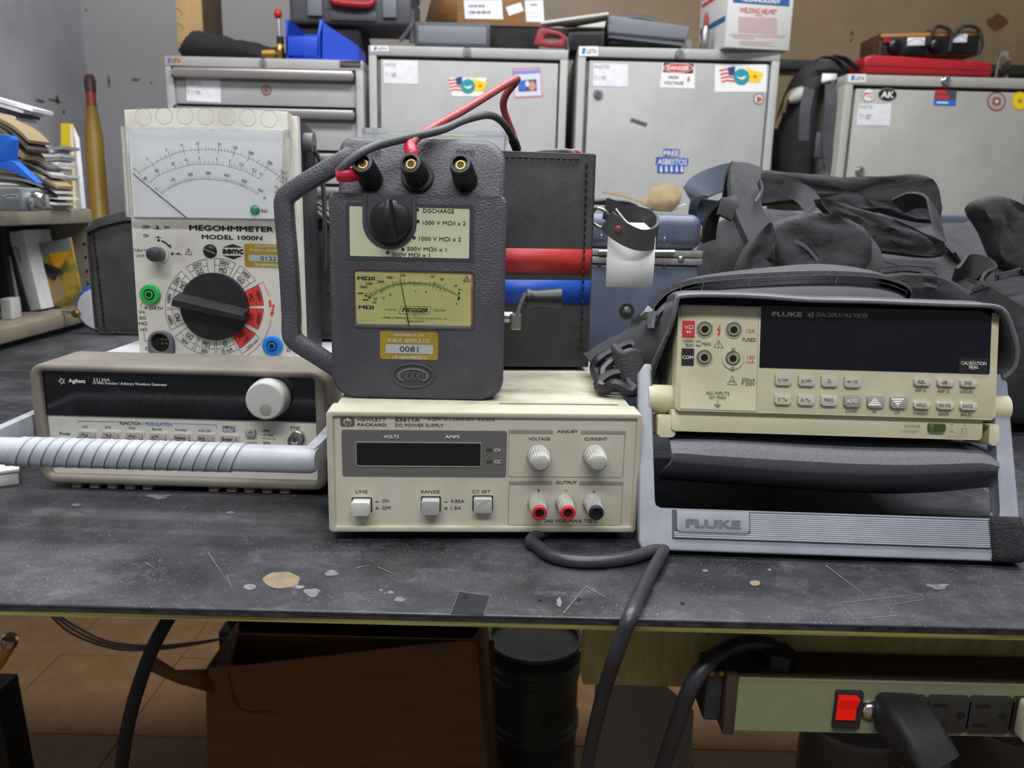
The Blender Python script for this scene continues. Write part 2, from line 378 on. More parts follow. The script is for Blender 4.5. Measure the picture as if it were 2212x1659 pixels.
def blob(cx, cy, rx, ry, n=26, jag=.06, seed=0):
    return [(cx+rx*math.cos(2*math.pi*i/n)*(1+jag*math.sin(i*7.3+seed)), cy+ry*math.sin(2*math.pi*i/n)*(1+jag*math.cos(i*5.1+seed))) for i in range(n)]
def on_bench(mb, zf, pts, h=.0003, m=0):
    q = [onz(*zf(x, y), TZ+h) for x, y in pts]; mb.add([(p.x, p.y-.417, p.z) for p in q], [list(range(len(q)))[::-1]], m)
for (zf, x, y, rx, ry, mm, jg) in ((zU, 1223, 428, 80, 36, 'worn_tan', .05), (zU, 1086, 458, 28, 13, 'worn_grey', .03), (zU, 1355, 482, 36, 18, 'worn_grey', .2), (zU, 1300, 458, 22, 8, 'worn_grey', .3),
    (zU, 1440, 398, 28, 13, 'worn_grey', .2), (zP, 833, 853, 28, 14, 'worn_tan', .08), (zP, 577, 789, 15, 7, 'worn_tan', .1), (zP, 907, 785, 11, 6, 'worn_tan', .1), (zU, 1000, 135, 18, 6, 'worn_grey', .2), (zR, 1517, 152, 18, 30, 'worn_grey', .2),
    (zR, 486, 134, 36, 16, 'worn_grey', .2), (zR, 430, 88, 22, 10, 'worn_grey', .2), (zR, 368, 74, 13, 8, 'worn_grey', .2), (zP, 1770, 870, 55, 14, 'worn_grey', .35), (zU, 330, 102, 26, 7, 'worn_grey', .3), (zU, 690, 66, 45, 10, 'worn_grey', .4)):
    mb = MB(); on_bench(mb, zf, blob(x, y, rx, ry, 30 if rx > 60 else 16, jg, x)); mb.build('worn_spot', mm, top, flat=True)
mb = MB(); on_bench(mb, zR, [(816, 226), (872, 82), (1075, 112), (1030, 234)], .0002); mb.build('tape_patch', 'bare_black', top, flat=True)
def scr(zf, a, b, w=2.4):
    mb = MB(); dx, dy = b[0]-a[0], b[1]-a[1]; l = math.hypot(dx, dy); nx, ny = -dy/l*w/2, dx/l*w/2
    on_bench(mb, zf, [(a[0]-nx, a[1]-ny), (b[0]-nx*.4, b[1]-ny*.4), (b[0]+nx*.4, b[1]+ny*.4), (a[0]+nx, a[1]+ny)], .0004); mb.build('scratch', 'scratch', top, flat=True)
for q in ((zR, (816, 222), (872, 82)), (zR, (872, 82), (1075, 110)), (zR, (1075, 110), (1030, 230)), (zS, (1160, 138), (1620, 88)), (zS, (1620, 88), (1640, 118)), (zS, (1640, 118), (1430, 152)), (zS, (1430, 152), (1490, 208)), (zS, (1490, 208), (1250, 230)), (zS, (1250, 230), (1165, 145)),
          (zP, (1195, 762), (1395, 912), 4.5), (zR, (1545, 222), (1690, 50), 6), (zR, (1690, 50), (1820, 120), 5), (zU, (905, 310), (985, 430), 3), (zU, (985, 405), (1010, 470), 3), (zU, (630, 350), (670, 375), 3), (zU, (785, 130), (825, 95), 3), (zP, (1960, 330), (2085, 430), 4), (zP, (2040, 320), (2090, 360), 3), (zU, (1550, 375), (1610, 362), 3), (zU, (1640, 370), (1710, 400), 3)): scr(*q)
for (zf, x, y, r) in ((zR, 915, 112, 20), (zU, 1920, 282, 16), (zS, 270, 138, 14), (zR, 1395, 135, 12), (zR, 1645, 133, 15)):
    mb = MB(); on_bench(mb, zf, blob(x, y, r, r*.6, 12, .15, x), .0005); mb.build('screw_hole', 'dark_hole', top, flat=True)
# ------------------------------------------------------------------ shelf unit on the bench along the left wall
mat('shelf_paint', '#8e8676', .55, col2='#7a7264', vscale=20); mat('grey_paint', '#8a8a84', .5)
SX = -.76
shelf = thing('shelf_unit', 'tan metal shelf unit with perforated upright standing on the left end of the bench', 'shelf', (SX, 1.0, TZ))
zA0 = .0105; sd = -.34
for z0, z1_ in ((.010, .033), (.182, .206)):
    m = MB(); m.box(sd, 0, -.45, .46, z0, z1_, b=.003); m.build('shelf_board', 'shelf_paint', shelf)
m = MB(); m.box(sd, -.002, .452, .46, 0, .182, b=.001, seg=1)
m.build('end_panel', 'shelf_paint', shelf)
for (x, y) in ((720, 580), (732, 693), (742, 810), (752, 918), (176/1*1, 0)):
    if x < 300: continue
    p = ony(*zF(x, y), 1.4515)
    MB().cyl((p.x-SX, .4525, p.z-TZ), (p.x-SX, .4505, p.z-TZ), .0024, n=10).build('slot', 'dark_hole', shelf)
MB().box(sd, -.01, -.44, .45, .0, .010).build('base', 'dark_hole', shelf)
MB().box(sd-.006, sd, -.45, .46, 0, .206).build('back_panel', 'shelf_paint', shelf)
# ================================================================== steel cabinets at the back wall
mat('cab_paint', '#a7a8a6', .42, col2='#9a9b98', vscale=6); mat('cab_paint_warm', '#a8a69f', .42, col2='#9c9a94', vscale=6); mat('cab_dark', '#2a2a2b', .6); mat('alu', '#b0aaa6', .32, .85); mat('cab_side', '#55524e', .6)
CY = 2.35
def cabinet(label, px0, px1, pyT, dep=.62, yaw=0, warm=False, Y=CY):
    a = ony(px0, pyT[0], Y); b = ony(px1, pyT[1], Y)
    w = b.x-a.x; h = (a.z+b.z)/2
    T = thing('steel_cabinet', label, 'cabinet', ((a.x+b.x)/2, Y, 0), yaw, group='grey steel cabinets along the back wall')
    P = 'cab_paint_warm' if warm else 'cab_paint'
    k = w/437.0                                     # metres per photo pixel at the front
    rail, st = 21*k, 17*k
    m = MB(); m.box(-w/2, -w/2+st, 0, dep, .0, h-rail+.002, b=.002); m.box(w/2-st, w/2, 0, dep, 0, h-rail+.002, b=.002); m.box(-w/2, w/2, dep-.01, dep, 0, h-.002); m.box(-w/2+st, w/2-st, .0, .05, 0, .06)
    m.build('frame', P, T)
    MB().box(-w/2, w/2, -.001, dep, h-rail, h, b=.003).build('top_rail', P, T)
    MB().box(-w/2+st, w/2-st, .03, .034, .06, h-rail).build('recess_shade', 'cab_dark', T)  # dark sheet painting the shade in the gaps round door and drawers
    return T, w, h, k, rail, st, P
def lock(T, zf, x, y, r, d=-.001):
    c = L(T, zf, x, y, d); o = MB().lathe([(r*1.5, 0), (r*1.5, -.003), (r*1.2, -.006), (r*.95, -.006), (r*.85, -.009)][::1], (c[0], d, c[1]), (0, 1, 0), 18).build('lock', 'chrome', T)
    MB().box(c[0]-r*.12, c[0]+r*.12, d-.0095, d-.0088, c[1]-r*.5, c[1]+r*.5).build('keyhole', 'dark_hole', o)
def card(T, zf, q, lines, d, name='label_card'):
    m = MB(); pts = pp(T, zf, q, d); m.plate(pts[::-1], d-.0008, 0)
    for (s, x0, y0, x1, y1) in lines: tpx(m, T, zf, s, x0, y0, x1, y1, d, .0014, m=1)
    m.build(name, ['paper', 'pencil'], T, flat=True)
mat('pencil', '#77777e', .7)
def badge(T, zf, x0, y0, x1, y1, d, tan=False):
    m = MB(); m.plate(pp(T, zf, [(x0, y0), (x0, y1), (x1, y1), (x1, y0)], d), d-.001, 0)
    w = x1-x0; h = y1-y0
    m.plate(pp(T, zf, [(x0+.14*w, y0+.78*h), (x0+.3*w, y0+.78*h), (x0+.36*w, y0+.16*h), (x0+.2*w, y0+.16*h)], d), d-.0015, 1)
    tpx(m, T, zf, 'LISTA', x0+.38*w, y0+.28*h, x0+.9*w, y0+.76*h, d, .0015, shear=.2, bold=.01, m=2)
    m.build('badge', ['badge_tan' if tan else 'white_print', 'skyblue_print', 'black_print'], T, flat=True)
mat('badge_tan', '#b09a80', .6)
def door(T, w, h, k, rail, st, P):
    o = MB().box(-w/2+st+8*k, w/2-st-4*k, .004, .028, .07, h-rail-7*k, b=.002).build('door', P, T)
    m = MB(); m.cyl((-w/2+st+4*k, .012, .08), (-w/2+st+4*k, .012, h-rail-8*k), .004, n=10); m.build('hinge_rod', 'steel', T)
    return o
def flag_sticker(T, zf, cx, cy, s, d, backed):
    X = lambda x: cx+x*s; Yy = lambda y: cy+y*s; m = MB()
    def pl(pts, e, mi): m.plate(pp(T, zf, [(X(a), Yy(b)) for a, b in pts], d)[::-1], d-e, mi)
    if backed: pl([(-1.18, -.55), (1.15, -.55), (1.12, .68), (-1.2, .68)], .0006, 0)
    else:
        pl([(-.92, -.42), (.92, -.42), (.75, .5), (-.8, .5)], .0006, 0)
    pl([(-1, -.3), (-.7, -.4), (-.3, -.34), (-.3, .3), (-.62, .28), (-.88, .38)], .0010, 0)
    for i in range(4):
        y = -.3+i*.165; pl([(-1+i*.03, y), (-.66, y-.07), (-.3, y-.03), (-.3, y+.05), (-.66, y+.01), (-.97+i*.03, y+.08)], .0013, 1)
    pl([(-.62, -.4), (-.28, -.48), (-.3, -.05), (-.56, -.06)], .0016, 2)
    pl([(.25, -.44), (.5, -.3), (1.0, -.16), (.78, .28), (.3, .22)], .0013, 3)
    tpx(m, T, zf, '✶', X(.5), Yy(-.12), X(.72), Yy(.1), d, .0018, m=1)
    c = circle(0, 0, .36, 26); pl(c, .002, 4)
    pl([(-.24, -.03), (-.05, .05), (.24, -.05), (.1, .12), (-.08, .12)], .0024, 0)
    m.build('flag_sticker', ['white_print', 'red_print', 'navy_print', 'yellow_print', 'teal_print'], T, flat=True)
# ---- drawer cabinet
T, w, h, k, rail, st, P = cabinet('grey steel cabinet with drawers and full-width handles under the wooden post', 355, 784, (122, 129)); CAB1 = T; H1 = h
badge(T, zB, 66, 478, 210, 556, -.001, True)
lock(T, zB, 905, 532, .007)
m = MB(); m.plate(pp(T, zB, [(1555, 518), (1555, 578), (1735, 578), (1735, 518)], -.001), -.0018, 0); m.line(pp(T, zB, [(1572, 545), (1720, 552)], -.001), .008, -.0024, 1); m.build('name_plate', ['black_print', 'grey_print'], T, flat=True)
ys = [(586, 905), (918, 1275), (1290, 1560), (1575, 1900), (1915, 2250), (2265, 2600)]
for i, (ya, yb) in enumerate(ys):
    zt = L(T, zB, 900, ya, 0)[1]; zb = L(T, zB, 900, yb, 0)[1]; hz = 24*k
    d = MB().box(-w/2+st+2*k, w/2-st-2*k, .006, .03, zb+2*k, zt-hz, b=.001).build('drawer', P, T)
    q = MB(); q.sweep([(-w/2+st+1*k, -.004, zt-hz/2), (w/2-st-1*k, -.004, zt-hz/2)], [(0.018-.012, hz/2-.001), (-.010, hz/2-.004), (-.014, 0), (-.010, -hz/2+.002), (.006, -hz/2)], (0, 1, 0), raw=True); q.build('handle', 'alu', d)
    MB().box(-w/2+st+1*k, -w/2+st+5*k, -.016, .004, zt-hz, zt).build('handle_end', 'cab_dark', d)
    MB().box(w/2-st-5*k, w/2-st-1*k, -.016, .004, zt-hz, zt).build('handle_end', 'cab_dark', d)
card(T, zB, [(250, 672), (250, 862), (542, 876), (538, 680)], [('PUCTO', 262, 694, 372, 722), ('T 1190', 258, 772, 368, 806)], .006)
m = MB(); c = L(T, zB, 930, 770, .006); rr = 11.5*k*1.0
m.plate(circle(*c, rr, 24), .0052, 0); m.plate(circle(*c, rr*.72, 24), .0046, 1); m.plate(circle(*c, rr*.4, 18), .004, 2); m.build('round_sticker', ['maroon', 'grey_sticker', 'maroon'], T, flat=True) if mat('maroon', '#7d4c4c', .6) and mat('grey_sticker', '#8c8480', .6) else None
# ---- second cabinet
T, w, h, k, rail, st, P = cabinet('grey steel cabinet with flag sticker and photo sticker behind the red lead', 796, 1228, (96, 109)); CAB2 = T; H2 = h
door(T, w, h, k, rail, st, P); badge(T, zC, 85, 392, 235, 438, -.001); lock(T, zC, 905, 444, .008)
card(T, zC, [(190, 516), (196, 712), (486, 718), (484, 518)], [('PUCTO', 206, 540, 300, 566), ('T 1189', 210, 622, 300, 662)], .004)
flag_sticker(T, zC, 912, 735, 170, .004, False)
m = MB(); m.plate(pp(T, zC, [(1288, 585), (1310, 840), (1552, 828), (1530, 572)], .004), .0034, 0); m.plate(pp(T, zC, [(1298, 600), (1316, 826), (1540, 816), (1524, 588)], .004), .0028, 1)
m.plate(pp(T, zC, [(1298, 605), (1300, 636), (1526, 624), (1524, 592)], .004), .0024, 2); m.plate(pp(T, zC, [(1338, 690), (1345, 782), (1500, 772), (1494, 676)], .004), .002, 3)
m.plate(pp(T, zC, blob(1378, 735, 32, 42, 14, .1), .004), .0016, 4); m.plate(pp(T, zC, blob(1460, 735, 30, 40, 14, .1), .004), .0016, 5); m.plate(pp(T, zC, blob(1418, 715, 18, 28, 12, .1), .004), .0015, 1)
m.build('photo_sticker', [mat('pink_edge', '#c47a80', .6), mat('pale_blue', '#c8cce0', .6), mat('lilac', '#7c86c0', .6), mat('photo_dark', '#4a4650', .6), 'skyblue_print', mat('photo_pink', '#c88a86', .6)], T, flat=True)
# ---- third cabinet
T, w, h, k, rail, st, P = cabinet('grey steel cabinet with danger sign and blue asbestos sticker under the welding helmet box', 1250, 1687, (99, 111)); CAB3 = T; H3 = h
door(T, w, h, k, rail, st, P); badge(T, zD, 120, 396, 285, 478, -.001); lock(T, zD, 978, 466, .009); lock(T, zD, 284, 800, .009, .003)
card(T, zD, [(246, 540), (242, 736), (538, 742), (540, 548)], [('PUCTO', 255, 558, 380, 584), ('T 1192', 255, 648, 352, 684)], .004)
m = MB(); d = .004
m.plate(pp(T, zD, [(835, 533), (810, 745), (1108, 756), (1108, 542)], d), d-.0006, 0); m.plate(pp(T, zD, [(843, 535), (836, 616), (1092, 628), (1102, 544)], d), d-.001, 1)
m.plate(pp(T, zD, circle(966, 580, 128, 30, 40), d), d-.0014, 0); m.plate(pp(T, zD, circle(966, 580, 122, 30, 35), d), d-.0018, 2)
tpx(m, T, zD, 'DANGER', 872, 564, 1060, 600, d, .0024, bold=.03); tpx(m, T, zD, 'HIGH', 884, 646, 970, 674, d, .001, bold=.02, m=1); tpx(m, T, zD, 'VOLTAGE', 845, 694, 1012, 722, d, .001, bold=.02, m=1)
m.plate(pp(T, zD, [(1052, 655), (1042, 690), (1056, 690), (1044, 715), (1072, 680), (1058, 680), (1070, 655)], d), d-.001, 2); m.build('danger_sign', ['white_print', 'black_print', 'red_print'], T, flat=True)
flag_sticker(T, zD, 1506, 655, 190, .004, True)
m = MB(); c = L(T, zD, 1655, 845, d); m.plate(circle(*c, 12*k, 24), d-.0006, 0); m.plate(circle(*c, 10*k, 24), d-.001, 1); m.plate(pp(T, zD, [(1640, 820), (1690, 845), (1660, 870), (1640, 880)], d), d-.0014, 2); m.build('round_sticker', ['grey_print', 'pale_print', mat('photo_red', '#b04848', .6)], T, flat=True)
m = MB(); m.plate(pp(T, zD, [(568, 1005), (556, 1035), (695, 1082), (706, 1052)], d), d-.001, 0); m.build('magnet_strip', ['cab_side'], T, flat=True)
m = MB(); BP = mat('asbestos_blue', '#2850a8', .55)
for q in ([(840, 1268), (838, 1335), (975, 1338), (982, 1276)], [(780, 1338), (774, 1408), (1050, 1415), (1056, 1352)], [(790, 1408), (788, 1475), (1010, 1482), (1020, 1415)]): m.plate(pp(T, zD, q, d), d-.0008, 0)
tpx(m, T, zD, 'FREE', 846, 1286, 972, 1330, d, .0014, bold=.015, m=1); tpx(m, T, zD, 'ASBESTOS', 792, 1358, 1040, 1406, d, .0014, bold=.015, m=1)
for i in range(5):
    x = 822+i*44; m.plate(pp(T, zD, [(x-8, 1418), (x-8, 1452), (x-15, 1452), (x, 1472), (x+15, 1452), (x+8, 1452), (x+8, 1418)], d), d-.0014, 1)
m.build('asbestos_sticker', [BP, 'white_print'], T, flat=True)
# ---- fourth cabinet (lower, further right)
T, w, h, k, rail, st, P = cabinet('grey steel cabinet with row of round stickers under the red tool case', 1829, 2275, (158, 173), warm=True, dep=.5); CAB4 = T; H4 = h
door(T, w, h, k, rail, st, P); badge(T, zE, 712, 632, 862, 702, -.001); lock(T, zE, 1543, 690, .009); lock(T, zE, 808, 1458, .009, .003)
card(T, zE, [(796, 884), (784, 1068), (1066, 1074), (1082, 886)], [('PUCTO', 808, 900, 918, 924), ('T1187', 806, 976, 906, 1018)], .004)
def rsticker(T, zf, x, y, rx, ry, rings, txt=None, d=.004):
    m = MB(); ms = []
    for i, (s, mm) in enumerate(rings): m.plate(pp(T, zf, circle(x, y, rx*s, 28, ry*s), d), d-.0006-.0004*i, i); ms.append(mm)
    if txt: tpx(m, T, zf, txt[0], x-rx*txt[1], y-ry*txt[2], x+rx*txt[1], y+ry*txt[2], d, .0006+.0004*len(rings), bold=.03, m=len(ms)); ms.append(txt[3])
    m.build('round_sticker', ms, T, flat=True)
rsticker(T, zE, 884, 812, 56, 56, [(1, 'grey_print'), (.93, 'white_print')], ('PTO', .78, .42, 'red_print'))
rsticker(T, zE, 1046, 808, 84, 56, [(1, 'pale_print'), (.95, 'black_print')], ('AK', .66, .52, 'white_print'))
rsticker(T, zE, 1976, 866, 80, 82, [(1, mat('rust_print', '#8e3a2c', .6)), (.85, mat('lilac_grey', '#a8a0a8', .6)), (.5, 'brown_print'), (.16, 'white_print')])
rsticker(T, zE, 2176, 862, 74, 80, [(1, 'yellow_print'), (.93, 'black_print'), (.9, 'yellow_print'), (.2, 'black_print'), (.1, 'yellow_print')])
m = MB(); m.plate(pp(T, zE, [(1452, 765), (1440, 898), (1628, 902), (1638, 770)], d), d-.0006, 0); m.plate(pp(T, zE, [(1446, 850), (1440, 898), (1628, 902), (1632, 856)], d), d-.001, 1); m.plate(pp(T, zE, [(1452, 765), (1449, 800), (1540, 802), (1560, 768)], d), d-.001, 2)
m.plate(pp(T, zE, [(1462, 812), (1455, 840), (1570, 845), (1580, 820)], d), d-.001, 2); m.line(pp(T, zE, [(1470, 874), (1560, 878)], d), .004, d-.0014, 3); m.build('photo_sticker', ['photo_dark', 'skyblue_print', 'red_print', 'white_print'], T, flat=True)
# ================================================================== DC power supply
mat('beige', '#c4c0ae', .5, col2='#b9b4a0', vscale=18, bump=.06, bscale=500); mat('beige_top', '#b3ae9c', .6, col2='#8d897c', vscale=35, vlo=.4, vhi=.75, detail=8, bump=.1, bscale=400)
mat('beige_bezel', '#bbb6a2', .45, col2='#aca792', vscale=25); mat('display_grey', '#66625f', .5); mat('smoke_glass', '#150d0b', .06, spec=.7); mat('knob_grey', '#a9a79f', .5, col2='#8a8880', vscale=200)
mat('button_white', '#c6c6bf', .5, col2='#b0b0a8', vscale=120); mat('button_grey', '#a3a39b', .5); mat('red_plastic', '#b8222a', .35); mat('panel_grey', '#8c8a80', .6); mat('led_off', '#3c4a2e', .3)
T = thing('power_supply', 'beige bench power supply with two knobs and three output terminals', 'power supply', (-.0169, .5178, TZ), 3.3); HP = T
zb, zt, hw, dp = .0075, .0931, .10615, .275
MB().box(-hw+.003, hw-.003, .022, dp, zb+.001, zt-.0008, b=.0015).build('case', 'beige_top', T)
m = MB(); m.box(.01, hw-.012, .027, .0282, zt-.001, zt+.0000); m.build('vent_groove', 'panel_grey', bpy.data.objects['case'])
m = MB(); m.ring(rrect(-hw, hw, zb, zt, .0025), rrect(-hw+.0045, hw-.0035, zb+.004, zt-.0035, .0012), 0, .0225, b=.0008); m.build('front_bezel', 'beige_bezel', T)
PY = .0022
pan = MB().prism(rrect(-hw+.003, hw-.003, zb+.003, zt-.003, .001), PY, .02).build('front_panel', 'beige', T)
# display
d = PY
q = pp(T, zN, [(140, 270), (1238, 585)], d); x0, z1_, x1, z0 = q[0][0], q[0][1], q[1][0], q[1][1]
dsp = MB().prism(rrect(x0+.0006, x1, z0, z1_, .0016), d-.0004, d+.001).build('display_surround', 'display_grey', T)
a = L(T, zN, 246, 355, d); b = L(T, zN, 1068, 512, d)
m = MB(); m.ring(rrect(a[0]-.0007, b[0]+.0007, b[1]-.0007, a[1]+.0007, .0014), rrect(a[0], b[0], b[1], a[1], .001), d-.001, d+.001, b=.0002); m.build('display_frame', 'panel_grey', dsp)
MB().prism(rrect(a[0], b[0], b[1], a[1], .001), d-.0006, d+.001).build('display_window', 'smoke_glass', dsp, label='dark display window')
m = MB()
for (x, y) in ((1127, 402), (1127, 478)): c = L(T, zN, x, y, d); m.box(c[0]-.0019, c[0]+.0019, d-.001, d, c[1]-.0009, c[1]+.0009)
m.build('indicator_lamp', 'led_off', dsp)
# printing
m = MB(); tx = lambda s, x0, y0, x1, y1, bold=.012, mm=0, e=.0003: tpx(m, T, zN, s, x0, y0, x1, y1, d, e, bold=bold, m=mm)
tx('HEWLETT', 252, 193, 442, 213, .02); tx('PACKARD', 252, 227, 445, 247, .02); tx('E3611A', 503, 192, 668, 216, .035); tx('DC POWER SUPPLY', 503, 230, 824, 250, .012); tx('0-20V, 0-1.5A/0-35V, 0-0.85A', 718, 191, 1166, 216, 0)
m.plate(rrect(*[v for v in (L(T, zN, 138, 190, d)[0], L(T, zN, 233, 190, d)[0], L(T, zN, 186, 248, d)[1], L(T, zN, 186, 190, d)[1])], .0012), d-.0003, 0)
c = L(T, zN, 187, 219, d); m.plate(circle(*c, .0027, 28), d-.0006, 2); tpx(m, T, zN, 'hp', 165, 198, 210, 246, d, .0009, shear=.35, bold=.02, m=0)
tx('VOLTS', 427, 303, 529, 324, .02, 1, .0014); tx('AMPS', 834, 304, 931, 325, .02, 1, .0014); tx('CV', 1160, 392, 1204, 413, .02, 1, .0014); tx('CC', 1160, 468, 1204, 489, .02, 1, .0014)
tx('ADJUST', 1576, 273, 1717, 295, .03); tx('VOLTAGE', 1388, 320, 1531, 341); tx('CURRENT', 1758, 321, 1908, 342); tx('OUTPUT', 1568, 610, 1708, 631, .03)
tx('LINE', 239, 671, 319, 692); tx('RANGE', 675, 671, 797, 692); tx('CC SET', 1012, 671, 1133, 692); tx('ON', 417, 731, 462, 752); tx('OFF', 417, 778, 475, 799); tx('0.85A', 872, 733, 962, 754); tx('1.5A', 872, 779, 942, 799)
tx('240 VDC MAX TO ⊥', 1492, 864, 1850, 886); tx('+', 1443, 663, 1465, 684, .02); tx('–', 1627, 672, 1648, 675, .03); tx('⊥', 1810, 664, 1834, 684, .02)
for (x, y) in ((383, 748), (839, 748)): m.plate(pp(T, zN, [(x-12, y+4), (x+12, y+4), (x+9, y-3), (x-9, y-3)], d), d-.0003, 0)
for (x, y) in ((383, 792), (839, 792)): m.plate(pp(T, zN, [(x-8, y+3), (x+8, y+3), (x+8, y-8), (x-8, y-8)], d), d-.0003, 0); m.plate(pp(T, zN, [(x-13, y+6), (x+13, y+6), (x+13, y+2), (x-13, y+2)], d), d-.0003, 0)
m.build('lettering', ['grey_print', 'white_print', 'beige'], pan, flat=True)
m = MB()
for (A, B) in (((1257, 272), (2022, 588)), ((1257, 612), (2008, 905))):
    a = L(T, zN, A[0], A[1], d); b = L(T, zN, B[0]-8, B[1], d)
    m.line([(a[0]+.0002, a[1]-.001), (a[0]+.0002, b[1]+.001), (a[0]+.001, b[1]+.0002), (b[0]-.001, b[1]+.0002), (b[0]-.0002, b[1]+.001), (b[0]-.0002, a[1]-.001)], .0004, d-.0003)
    gx0, gx1 = ((1550, 1735) if A[1] < 300 else (1545, 1725)); e0 = L(T, zN, gx0, A[1], d)[0]; e1 = L(T, zN, gx1, A[1], d)[0]
    m.plate(rrect(a[0], e0, a[1]-.0023, a[1], .0006), d-.0004); m.plate(rrect(e1, b[0], a[1]-.0023, a[1], .0006), d-.0004)
m.build('printed_border', 'panel_grey', pan, flat=True)
# knobs
def knob(px, py, bx, by):
    tip = L(T, zN, px, py, -.0165); root = L(T, zN, bx, by, d)
    cx, cz = (tip[0]+root[0])/2, (tip[1]+root[1])/2
    k = MB(); k.lathe([(.0081, 0), (.0080, .002), (.0075, .0025), (.0074, .004, 1), (.0060, .0165, 1), (.0056, .0175), (.0050, .018)], (cx, d, cz), (0, -1, 0), 48, rib=.0004).build('knob', 'knob_grey', T)
    o = [ob for ob in T.children if ob.name.startswith('knob')][-1]
    MB().lathe([(.0046, 0), (.0045, .0006), (.004, .0008)], (cx, d-.0178, cz), (0, -1, 0), 24).build('knob_cap', 'button_grey', o)
knob(1465, 497, 1458, 440); knob(1844, 498, 1832, 440)
# terminals
for i, (px, py, mm) in enumerate(((1463, 838, 'red_plastic'), (1653, 838, 'red_plastic'), (1843, 838, 'black_plastic'))):
    tip = L(T, zN, px, py, -.020); cx, cz = tip[0], L(T, zN, px, 752, d)[1]*.5+tip[1]*.5
    k = MB(); k.lathe([(.0069, 0), (.0068, .0015), (.0062, .004), (.0057, .005, 1), (.0049, .0165, 1), (.0048, .017)], (cx, d, cz), (0, -1, 0), 40, rib=.00036); o = k.build('output_terminal', 'knob_grey', T)
    MB().lathe([(.0047, 0), (.0050, .0008), (.0050, .0032), (.0045, .0038), (.0031, .0038), (.0028, .002)], (cx, d-.0165, cz), (0, -1, 0), 28).build('terminal_collar', mm, o, label='red collar' if 'red' in mm else 'black collar')
    MB().lathe([(.0030, 0), (.0030, .0004)], (cx, d-.0187, cz), (0, -1, 0), 20).build('socket_hole', 'dark_hole', o)
# push buttons
for (x0, y0, x1, y1, mm, out) in ((212, 735, 335, 822, 'button_white', .009), (672, 728, 790, 820, 'button_grey', .008), (1014, 722, 1135, 815, 'button_grey', .006)):
    a = L(T, zN, x0+10, y0-8, d); b = L(T, zN, x1+8, y1-12, d)
    s = MB().ring(rrect(a[0]-.0008, b[0]+.0008, b[1]-.0008, a[1]+.0008, .001), rrect(a[0], b[0], b[1], a[1], .0008), d-.0003, d+.001).build('button_surround', 'black_print', T)
    MB().prism(rrect(a[0], b[0], b[1], a[1], .001), d-out, d, b=.0012, seg=3).build('push_button', mm, s)
for x in (-.085, .085):
    for y in (.03, .24): MB().cyl((x, y, .0005), (x, y, zb+.002), .009, .010, 16).build('foot', 'black_rubber', T)
# ================================================================== waveform generator
mat('bumper', '#7d766b', .6, col2='#655f56', vscale=14, bump=.08, bscale=400); mat('ag_white', '#cfcdc2', .5, col2='#c3c1b4', vscale=20); mat('ag_cover', '#d2d3d6', .45, col2='#c4c5ca', vscale=12)
mat('ag_display', '#0b0e0f', .1, spec=.6, col2='#20262a', vscale=18, vlo=.5, vhi=.85, r2=.3); mat('handle_grey', '#a4a6ad', .42, col2='#95979e', vscale=40, bump=.05, bscale=500); mat('knob_light', '#b4b3ae', .45); mat('key_grey', '#a19d94', .5)
T = thing('waveform_generator', 'function generator with grey bumper and ribbed carrying handle swung forward', 'signal generator', (-.2575, .6014, TZ), -.75); AG = T
hw, zb, zt, dp = .1145, .0052, .1020, .335
body = MB().box(-hw+.007, hw-.007, .03, dp-.02, zb+.003, .094, b=.003).build('metal_cover', 'ag_cover', T)
def bump_ring(y0, y1, front):
    m = MB(); o = rrect(-hw, hw, zb, zt, .011, 6); i = rrect(-hw+.0085, hw-.0085, zb+.0075, zt-.006, .003, 6)
    m.ring(o, i, y0, y1, b=.0028 if front else .002, seg=3); return m
bp = bump_ring(-.004, .052, True).build('front_bumper', 'bumper', T, angle=50)
m = MB().prism(rrect(-hw, hw, zb, zt, .011, 6), dp-.045, dp, b=.003); m.build('rear_bumper', 'bumper', T, angle=50)
for k in range(11):
    if k in (5,): continue
    x = -.088+k*.0142 if k < 5 else .022+(k-6)*.0142
    MB().box(x-.0042, x+.0042, .0, .045, .0004, zb+.004, b=.001, seg=1).build('bumper_foot', 'bumper', bp)
for x in (-.09, .09): MB().box(x-.012, x+.012, dp-.04, dp-.01, .0004, zb+.004, b=.001, seg=1).build('rear_foot', 'bumper', T)
d = .0015
pan = MB().prism(rrect(-hw+.007, hw-.007, zb+.006, zt-.005, .003), d, .03).build('front_panel', 'ag_white', T)
Lm = lambda x, y, dd=d: L(T, zM, x, y, dd)
a = Lm(292, 190); b = Lm(2036, 500); zlo = (Lm(322, 468)[1]+Lm(2036, 508)[1])/2
MB().prism(rrect(-hw+.0078, hw-.0078, zlo, zt-.0054, (.0004, .0004, .003, .003)), d-.0012, d+.002, b=.0003, seg=1).build('display_window', 'ag_display', T, label='dark glossy display window')
m = MB(); tx = lambda s, x0, y0, x1, y1, bold=.01, mm=0, e=.0003: tpx(m, T, zM, s, x0, y0, x1, y1, d, e, bold=bold, m=mm)
tx('Agilent', 449, 231, 560, 266, .03, 1, .0016); tx('33120A', 608, 228, 718, 247, 0, 1, .0016); tx('15 MHz Function / Arbitrary Waveform Generator', 609, 254, 1084, 277, .012, 1, .0016)
c = Lm(407, 246)
for k in range(10):
    t = R(36*k); m.line([(c[0]+.0011*math.cos(t), c[1]+.0011*math.sin(t)), (c[0]+(.0030 if k % 2 else .0021)*math.cos(t), c[1]+(.0030 if k % 2 else .0021)*math.sin(t))], .0003, d-.0016, 1)
    m.plate(circle(c[0]+.0016*math.cos(t), c[1]+.0016*math.sin(t), .00035, 8), d-.0017, 1)
